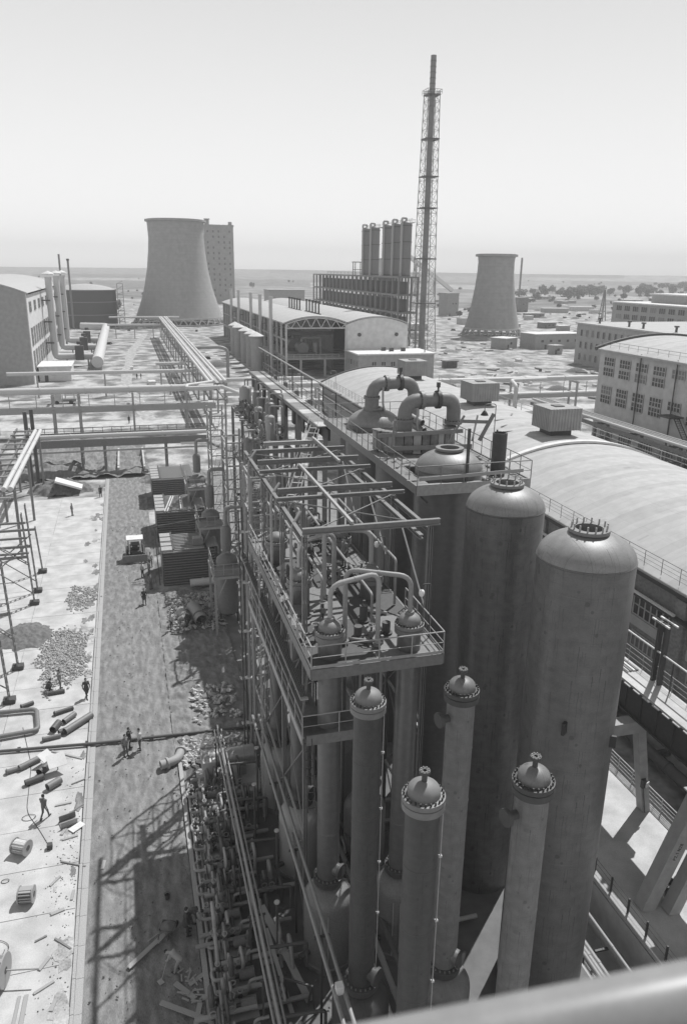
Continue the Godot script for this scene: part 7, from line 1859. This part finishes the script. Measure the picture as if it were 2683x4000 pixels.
	var rp := [[-0.9, -31.5, 0.72, 2.9, "long plank lying slantwise on the shaded dirt beside the barrow"], [0.5, -27.5, -0.62, 2.6, "thick plank at the crossing of two on the dirt"], [0.9, -26.6, 1.3, 2.4, "thick plank lying under its crossing partner"], [0.6, -28.6, -0.9, 1.4, "short plank beside the chopped timber"], [1.2, -29.1, 0.5, 0.9, "short pale board among the chopped timber"]]
	for q in rp:
		var t := thing("dirt_plank", q[4], "plank", "", Vector3(q[0], 0.08, q[1])); box(t, "plank", Vector3(q[0], 0.16 + 0.03 * (q[3] - 1), q[1]), Vector3(q[3], 0.06, 0.24), "wood", q[2])
	for k in 22:
		var x := rng.randf_range(0.4, 1.4); var z := rng.randf_range(-29.8, -27.6)
		var t := thing("chopped_stick", "chopped stick in the litter by the bending worker", "stick", "chopped sticks by the kerb", Vector3(x, 0.08, z)); box(t, "stick", Vector3(x, 0.14 + rng.randf() * 0.1, z), Vector3(rng.randf_range(0.2, 0.6), 0.05, 0.07), "wood", rng.randf() * 3)
	var wb := thing("wheelbarrow", "dark wheelbarrow full of earth standing on the dirt", "wheelbarrow", "", Vector3(0.0, 0.08, -32.1))
	add(wb, "tray", lathe([Vector2(0.25, 0.0), Vector2(0.5, 0.35), Vector2(0.47, 0.35), Vector2(0.22, 0.03)], 4), "steel_dark", Transform3D(Basis(Vector3.UP, 0.4), Vector3(0.0, 0.4, -32.1)))
	add(wb, "load", lathe([Vector2(0.45, 0), Vector2(0.25, 0.14), Vector2(0, 0.18)], 10), "earth_dark", Transform3D(Basis(), Vector3(0, 0.68, -32.1)))
	rod(wb, "wheel", Vector3(0.42, 0.26, -32.6), Vector3(0.48, 0.26, -32.56), 0.18, "steel_black", 14)
	for e in [-0.25, 0.25]: bar(wb, "handle", Vector3(0.3 + e * 0.3, 0.4, -32.5 + e * 0.3), Vector3(-0.75 + e, 0.7, -31.3 + e * 0.5), 0.05, 0.05, "wood"); bar(wb, "rest", Vector3(-0.3 + e, 0.08, -31.8), Vector3(-0.2 + e, 0.5, -31.9), 0.04, 0.04, "steel_dark")
	var bk := thing("bucket", "small dark bucket on the dirt at the pump kerb", "bucket", "", Vector3(0.1, 0.08, -34.6))
	add(bk, "pail", lathe([Vector2(0.12, 0), Vector2(0.17, 0.32), Vector2(0.15, 0.32), Vector2(0.1, 0.03)], 16), "steel_dark", Transform3D(Basis(), Vector3(0.1, 0.1, -34.6)))
	tube(bk, "bail", [Vector3(-0.06, 0.4, -34.6), Vector3(0.1, 0.55, -34.6), Vector3(0.26, 0.4, -34.6)], 0.01, "steel_pale", 0.1, 5)
	tractor()

func heap(called: String, label: String, c: Vector3, rx: float, rz: float, h: float, m: String):
	var t := thing(called, label, "heap", "", c)
	var st := SurfaceTool.new(); st.begin(Mesh.PRIMITIVE_TRIANGLES); st.set_smooth_group(0)
	var n := 34
	for j in n + 1:
		for i in n + 1:
			var u := i / float(n) * 2 - 1; var v := j / float(n) * 2 - 1
			var d := sqrt(u * u + v * v) + 0.25 * hn.get_noise_2d(u * 2 + c.x, v * 2 + c.z)
			var y := h * maxf(0.0, 1 - d * d) * (1 + 0.35 * hn.get_noise_2d(u * 6 + c.x, v * 6)) - 0.06
			st.add_vertex(Vector3(u * rx * 1.15, y, v * rz * 1.15))
	for j in n:
		for i in n:
			var a := j * (n + 1) + i; var b := a + n + 1
			for k in [a, a + 1, b + 1, a, b + 1, b]: st.add_index(k)
	st.generate_normals()
	add(t, "heap", st.commit(), m, Transform3D(Basis(), c))

func tractor():
	var at := Vector3(-0.6, 0.08, -88.6)
	var t := thing("crawler_tractor", "crawler tractor with a flat white canopy parked on the dirt road", "tractor", "", at)
	for e in [-1, 1]:
		var path := []
		for i in 25:
			var a := TAU * i / 24.0
			path.append(at + Vector3(e * 0.95, 0.5 + 0.42 * sin(a), 1.5 * clampf(cos(a) * 1.35, -1, 1)))
		tube(t, "track", path, 0.16, "steel_black", 0.0, 6)
		box(t, "track_frame", at + Vector3(e * 0.95, 0.5, 0), Vector3(0.3, 0.35, 2.4), "steel_dark")
		for k in 5: rod(t, "road_wheel", at + Vector3(e * 1.12, 0.38, -1.1 + 0.55 * k), at + Vector3(e * 0.85, 0.38, -1.1 + 0.55 * k), 0.24, "steel_dark", 12)
	box(t, "chassis", at + Vector3(0, 0.85, 0), Vector3(1.3, 0.5, 2.8), "steel_dark")
	box(t, "bonnet", at + Vector3(0, 1.45, -0.75), Vector3(1.0, 0.8, 1.4), "machine")
	rod(t, "exhaust", at + Vector3(0.3, 1.8, -0.8), at + Vector3(0.3, 2.5, -0.8), 0.06, "steel_black", 8)
	box(t, "seat", at + Vector3(0, 1.3, 0.6), Vector3(0.9, 0.4, 0.6), "steel_black")
	for q in [[-0.75, -0.05], [0.75, -0.05], [-0.75, 1.1], [0.75, 1.1]]: bar(t, "cab_post", at + Vector3(q[0], 1.0, q[1]), at + Vector3(q[0], 2.5, q[1]), 0.08, 0.08, "steel_dark")
	box(t, "canopy", at + Vector3(0, 2.55, 0.5), Vector3(1.9, 0.1, 1.6), "roof_white")
	add(t, "blade", prism(PackedVector2Array([Vector2(-1.4, 0), Vector2(1.4, 0), Vector2(1.4, 0.12), Vector2(-1.4, 0.12)]), 0.1, 0.95), "steel", Transform3D(Basis(), at + Vector3(0, 0, 2.1)))
	for e in [-1, 1]: bar(t, "push_arm", at + Vector3(e * 1.25, 0.5, 0.2), at + Vector3(e * 1.25, 0.45, 2.1), 0.12, 0.16, "steel_dark")
	for e in [-0.4, 0.4]: rod(t, "headlight", at + Vector3(e, 1.75, 1.25), at + Vector3(e, 1.75, 1.32), 0.09, "roof_white", 10)

# ------------------------------------------------------------------ people
# A body from tapered bones joined by a smooth minimum and meshed as surface nets.
func body_mesh(bones: Array, tones: Array, cell: float) -> SurfaceTool:
	var lo := Vector3(9, 9, 9); var hi := Vector3(-9, -9, -9)
	for b in bones:
		for e in [0, 1]:
			var r: float = b[2 + e] + 0.06
			lo = lo.min(b[e] - Vector3(r, r, r)); hi = hi.max(b[e] + Vector3(r, r, r))
	var n := Vector3i(((hi - lo) / cell).ceil()) + Vector3i(2, 2, 2)
	var sx := n.x; var sxy := n.x * n.y
	var field := PackedFloat32Array(); field.resize(sxy * n.z); field.fill(1.0)
	for b in bones:
		var a: Vector3 = b[0]; var c: Vector3 = b[1]; var r0: float = b[2]; var r1: float = b[3]
		var m := maxf(r0, r1) + 0.09
		var l := Vector3i((a.min(c) - Vector3(m, m, m) - lo) / cell); var h := Vector3i((a.max(c) + Vector3(m, m, m) - lo) / cell) + Vector3i(1, 1, 1)
		l = l.clamp(Vector3i.ZERO, n - Vector3i.ONE); h = h.clamp(Vector3i.ZERO, n - Vector3i.ONE)
		var ac := c - a; var den := maxf(ac.length_squared(), 0.000001)
		for z in range(l.z, h.z + 1):
			for y in range(l.y, h.y + 1):
				for x in range(l.x, h.x + 1):
					var p := lo + Vector3(x, y, z) * cell
					var t := clampf((p - a).dot(ac) / den, 0, 1)
					var d := (p - a - ac * t).length() - lerpf(r0, r1, t)
					var i := x + y * sx + z * sxy
					var f := field[i]
					var k := 0.035
					var hh := maxf(k - absf(f - d), 0.0) / k
					field[i] = minf(f, d) - hh * hh * k * 0.25
	var ids := {}
	var verts := PackedVector3Array()
	for z in n.z - 1:
		for y in n.y - 1:
			for x in n.x - 1:
				var s := 0; var acc := Vector3.ZERO; var cnt := 0
				var v := []
				for k in 8:
					var q := field[(x + (k & 1)) + (y + ((k >> 1) & 1)) * sx + (z + (k >> 2)) * sxy]
					v.append(q)
					if q < 0: s += 1
				if s == 0 or s == 8: continue
				for e in [[0, 1], [2, 3], [4, 5], [6, 7], [0, 2], [1, 3], [4, 6], [5, 7], [0, 4], [1, 5], [2, 6], [3, 7]]:
					var f0: float = v[e[0]]; var f1: float = v[e[1]]
					if (f0 < 0) == (f1 < 0): continue
					var t := f0 / (f0 - f1)
					var p0 := Vector3(e[0] & 1, (e[0] >> 1) & 1, e[0] >> 2); var p1 := Vector3(e[1] & 1, (e[1] >> 1) & 1, e[1] >> 2)
					acc += p0.lerp(p1, t); cnt += 1
				ids[x + y * sx + z * sxy] = verts.size()
				verts.append(lo + (Vector3(x, y, z) + acc / cnt) * cell)
	var st := SurfaceTool.new(); st.begin(Mesh.PRIMITIVE_TRIANGLES); st.set_smooth_group(0)
	for p in verts:
		var best := 9.0; var tone := 0.1
		for k in bones.size():
			var b: Array = bones[k]
			var ac: Vector3 = b[1] - b[0]
			var t := clampf((p - (b[0] as Vector3)).dot(ac) / maxf(ac.length_squared(), 0.000001), 0, 1)
			var d := (p - (b[0] as Vector3) - ac * t).length() - lerpf(b[2], b[3], t)
			if d < best: best = d; tone = tones[k]
		st.set_color(Color(tone, tone, tone)); st.add_vertex(p)
	for id in ids:
		var z: int = id / sxy; var y: int = (id % sxy) / sx; var x: int = id % sx
		var f0 := field[id]
		for ax in 3:
			var step: int = [1, sx, sxy][ax]
			if id + step >= field.size(): continue
			var f1 := field[id + step]
			if (f0 < 0) == (f1 < 0): continue
			var u: int = [sx, sxy, 1][ax]; var w: int = [sxy, 1, sx][ax]
			if not (ids.has(id - u) and ids.has(id - w) and ids.has(id - u - w)): continue
			var q := [ids[id], ids[id - u], ids[id - u - w], ids[id - w]]
			if f0 < 0: q = [q[0], q[3], q[2], q[1]]
			for t in [0, 1, 2, 0, 2, 3]: st.add_index(q[t])
	st.generate_normals()
	return st

func figure(pose: Dictionary, shirt: float, legs: float, coat := 0.0) -> ArrayMesh:
	# pose gives joints; y up, facing +z, feet at y 0
	var skin := 0.32; var hair := 0.03; var shoe := 0.03
	var b := []; var tn := []
	var put := func(a: Vector3, c: Vector3, r0: float, r1: float, tone: float): b.append([a, c, r0, r1]); tn.append(tone)
	var hip: Vector3 = pose.hip; var chest: Vector3 = pose.chest; var neck: Vector3 = pose.neck; var head: Vector3 = pose.head
	put.call(hip, chest, 0.15, 0.165, shirt); put.call(chest, neck + (chest - neck) * 0.35, 0.16, 0.11, shirt)
	put.call(neck, head, 0.055, 0.06, skin); put.call(head, head + (head - neck).normalized() * 0.07, 0.092, 0.095, skin)
	put.call(head + (head - neck).normalized() * 0.09 + pose.back * 0.02, head + (head - neck).normalized() * 0.12 + pose.back * 0.03, 0.095, 0.09, hair)
	put.call(head + (head - neck).normalized() * 0.03 - pose.back * 0.09, head - pose.back * 0.105, 0.018, 0.022, skin)
	for s in 2:
		var k: String = ["l", "r"][s]
		var sh: Vector3 = pose["sh_" + k]; var el: Vector3 = pose["el_" + k]; var ha: Vector3 = pose["ha_" + k]
		put.call(chest.lerp(sh, 0.5), sh, 0.09, 0.075, shirt)
		put.call(sh, el, 0.062, 0.047, shirt); put.call(el, ha, 0.045, 0.034, shirt if coat > 0 else skin)
		put.call(ha, ha + (ha - el).normalized() * 0.075, 0.036, 0.03, skin)
		var hp: Vector3 = hip + (pose["kn_" + k] - hip) * Vector3(0.9, 0.05, 0.05); var kn: Vector3 = pose["kn_" + k]; var fo: Vector3 = pose["fo_" + k]
		put.call(hp, kn, 0.098, 0.065, legs); put.call(kn, fo + Vector3(0, 0.09, 0), 0.062, 0.05, legs)
		put.call(fo + Vector3(0, 0.05, -0.03), fo + Vector3(0, 0.045, 0.17), 0.05, 0.042, shoe)
	if coat > 0: put.call(hip, hip + (hip - chest) * 0.5, 0.19, 0.23, shirt)
	var st := body_mesh(b, tn, 0.028)
	# fingers: five short bent chains on each palm
	var out := SurfaceTool.new(); out.begin(Mesh.PRIMITIVE_TRIANGLES)
	var body := st.commit()
	out.append_from(body, 0, Transform3D.IDENTITY)
	for s in 2:
		var k: String = ["l", "r"][s]
		var el: Vector3 = pose["el_" + k]; var ha: Vector3 = pose["ha_" + k]
		var d := (ha - el).normalized(); var side := d.cross(Vector3(1, 0, 0)).normalized()
		if side.length() < 0.5: side = Vector3(0, 0, 1)
		var palm := ha + d * 0.07
		for f in 5:
			var o := side * (0.03 - 0.018 * f)
			var root := palm + o + d * 0.015
			var dir := d
			if f == 0:
				root = ha + d * 0.03 + side * 0.035; dir = (d + side * 0.9).normalized()
			var l: float = [0.05, 0.072, 0.08, 0.074, 0.058][f]
			var mid := root + dir * l * 0.55; var tip := mid + (dir + Vector3(0, -0.1, 0.25)).normalized() * l * 0.5
			for q in [[root, mid, 0.0095], [mid, tip, 0.008]]:
				out.set_color(Color(skin, skin, skin))
				var cm := SurfaceTool.new(); cm.begin(Mesh.PRIMITIVE_TRIANGLES)
				var base: Mesh = cyl_mesh(q[2], q[2] * 0.85, (q[1] - q[0]).length(), 5)
				var xf := along(q[0], q[1]); var ar := base.surface_get_arrays(0)
				for i in (ar[Mesh.ARRAY_INDEX] as PackedInt32Array):
					cm.set_color(Color(skin, skin, skin)); cm.set_normal(xf.basis * ar[Mesh.ARRAY_NORMAL][i]); cm.add_vertex(xf * ar[Mesh.ARRAY_VERTEX][i])
				out.append_from(cm.commit(), 0, Transform3D.IDENTITY)
	return out.commit()

func pose_stand() -> Dictionary:
	return {"hip": Vector3(0, 0.95, 0), "chest": Vector3(0, 1.3, 0.01), "neck": Vector3(0, 1.49, 0.01), "head": Vector3(0, 1.6, 0.03), "back": Vector3(0, 0, -1),
		"sh_l": Vector3(-0.19, 1.41, 0), "el_l": Vector3(-0.26, 1.12, -0.03), "ha_l": Vector3(-0.25, 0.87, 0.06), "sh_r": Vector3(0.19, 1.41, 0), "el_r": Vector3(0.27, 1.13, -0.02), "ha_r": Vector3(0.2, 0.93, 0.14),
		"kn_l": Vector3(-0.11, 0.5, 0.03), "fo_l": Vector3(-0.13, 0.0, 0), "kn_r": Vector3(0.11, 0.5, 0.03), "fo_r": Vector3(0.14, 0.0, 0.03)}

func pose_walk() -> Dictionary:
	var p := pose_stand()
	p.kn_l = Vector3(-0.1, 0.52, 0.16); p.fo_l = Vector3(-0.1, 0.0, 0.26); p.kn_r = Vector3(0.1, 0.48, -0.02); p.fo_r = Vector3(0.1, 0.04, -0.32)
	p.el_l = Vector3(-0.25, 1.13, -0.12); p.ha_l = Vector3(-0.25, 0.9, -0.1); p.el_r = Vector3(0.25, 1.13, 0.08); p.ha_r = Vector3(0.22, 0.95, 0.24)
	return p

func pose_bend() -> Dictionary:
	return {"hip": Vector3(0, 0.9, -0.15), "chest": Vector3(0, 1.08, 0.2), "neck": Vector3(0, 1.06, 0.42), "head": Vector3(0, 1.04, 0.54), "back": Vector3(0, 1, -0.2),
		"sh_l": Vector3(-0.19, 1.07, 0.32), "el_l": Vector3(-0.22, 0.8, 0.4), "ha_l": Vector3(-0.14, 0.55, 0.5), "sh_r": Vector3(0.19, 1.07, 0.32), "el_r": Vector3(0.22, 0.8, 0.42), "ha_r": Vector3(0.1, 0.58, 0.58),
		"kn_l": Vector3(-0.13, 0.48, -0.02), "fo_l": Vector3(-0.15, 0.0, -0.08), "kn_r": Vector3(0.13, 0.48, 0.02), "fo_r": Vector3(0.15, 0.0, 0.1)}

func pose_crouch() -> Dictionary:
	return {"hip": Vector3(0, 0.34, -0.15), "chest": Vector3(0, 0.68, 0.02), "neck": Vector3(0, 0.86, 0.1), "head": Vector3(0, 0.96, 0.15), "back": Vector3(0, 0.3, -0.9),
		"sh_l": Vector3(-0.19, 0.78, 0.06), "el_l": Vector3(-0.24, 0.55, 0.22), "ha_l": Vector3(-0.1, 0.38, 0.4), "sh_r": Vector3(0.19, 0.78, 0.06), "el_r": Vector3(0.24, 0.55, 0.22), "ha_r": Vector3(0.08, 0.36, 0.42),
		"kn_l": Vector3(-0.16, 0.5, 0.2), "fo_l": Vector3(-0.14, 0.0, 0.05), "kn_r": Vector3(0.16, 0.46, 0.22), "fo_r": Vector3(0.14, 0.0, 0.0)}

func build_people():
	var looks := {
		"stand_dark": figure(pose_stand(), 0.05, 0.05, 1.0), "stand_pale": figure(pose_stand(), 0.5, 0.08), "stand_grey": figure(pose_stand(), 0.2, 0.12),
		"walk_dark": figure(pose_walk(), 0.06, 0.06, 1.0), "walk_grey": figure(pose_walk(), 0.12, 0.1), "bend": figure(pose_bend(), 0.3, 0.26), "bend_dark": figure(pose_bend(), 0.08, 0.08), "crouch": figure(pose_crouch(), 0.07, 0.07)}
	# look, x, y, z, turn, label
	var who := [
		["walk_grey", -6.9, 0.03, -43.1, 2.6, "person in grey working clothes walking across the concrete yard"],
		["walk_dark", -4.95, 0.03, -57.2, 0.4, "person in a long dark coat walking beside the kerb"],
		["stand_grey", -7.1, 0.03, -59.1, 1.8, "person standing over the crouching one at the stone spread"],
		["crouch", -7.95, 0.03, -59.0, 1.6, "person crouching at a short pipe by the stone spread"],
		["stand_grey", -2.0, 0.08, -48.4, 0.6, "person in grey standing at the crossing pipe, back turned to the others"],
		["stand_dark", -1.75, 0.08, -49.2, 1.5, "person in a dark coat standing in the group of three at the crossing pipe"],
		["stand_pale", -1.0, 0.08, -48.9, -1.4, "person in a white shirt at the crossing pipe"],
		["stand_dark", 0.0, 0.08, -74.3, 0.2, "person in dark clothes standing alone in the shadow of the coil banks"],
		["stand_grey", 0.75, 0.08, -78.2, 0.9, "person in grey leading the line beside the coil banks"],
		["stand_pale", 0.0, 0.08, -81.8, 0.9, "person in a pale shirt on the dirt road behind the tractor"],
		["stand_grey", 0.75, 0.08, -82.2, -1.2, "person in grey facing the one in a pale shirt"],
		["stand_pale", 1.0, 0.08, -84.8, 0.3, "person in a pale shirt right beside the tractor"],
		["stand_grey", -8.8, 0.03, -107.0, 1.2, "person standing alone on the bright concrete with one arm bent"],
		["stand_dark", -5.2, 0.03, -115.5, 0.3, "thin dark person at the end of the concrete yard"],
		["stand_pale", 2.3, 0.3, -67.4, 0.8, "person in pale clothes among the demolition rubble"],
		["bend", 3.2, 0.3, -67.6, 1.4, "person bending among the demolition rubble"],
		["stand_dark", 3.8, 0.3, -67.3, -1.0, "person in dark clothes at the mouth of the wide pipe"],
		["bend", 0.35, 0.08, -29.8, -2.2, "person in pale overalls bending with a shovel on the shaded dirt"],
		["bend_dark", 1.15, 0.08, -32.4, 1.3, "person in dark clothes leaning over the pump kerb"],
		["stand_dark", 0.95, 0.08, -31.9, 1.7, "person in dark clothes standing at the pump kerb"],
		["crouch", 3.1, 0.3, -37.6, -0.6, "person in dark clothes crouching among the pumps"],
		["stand_dark", 9.0, 16.9, -38.6, 0.3, "person in dark overalls standing on the column platform"],
		["bend_dark", 10.6, 16.9, -44.0, 1.5, "person working bent over on the column platform"],
		["stand_grey", 11.1, 16.9, -38.9, -1.2, "person in grey near the tank side of the column platform"],
		["stand_dark", 2.6, 0.03, -246.0, 0.4, "small figure of a pair walking on the far dirt track"],
		["stand_grey", 3.8, 0.03, -246.5, 0.4, "small grey figure of a pair walking on the far dirt track"],
		["stand_dark", -0.5, 0.03, -173.5, 0.6, "lone figure on the road under the fat pipe bridge"]]
	for w in who:
		var at := Vector3(w[1], w[2], w[3])
		var t := thing("person", w[5], "person", "", at)
		add(t, "body", looks[w[0]], "person", Transform3D(Basis(Vector3.UP, w[4]), at))
	var sv := thing("shovel", "shovel held by the bending person on the shaded dirt", "shovel", "", Vector3(0.0, 0.08, -29.4))
	rod(sv, "shaft", Vector3(-0.15, 0.62, -30.1), Vector3(-0.45, 0.12, -29.55), 0.018, "wood", 6); box(sv, "blade", Vector3(-0.5, 0.1, -29.45), Vector3(0.24, 0.03, 0.3), "steel_pale", 0.5)
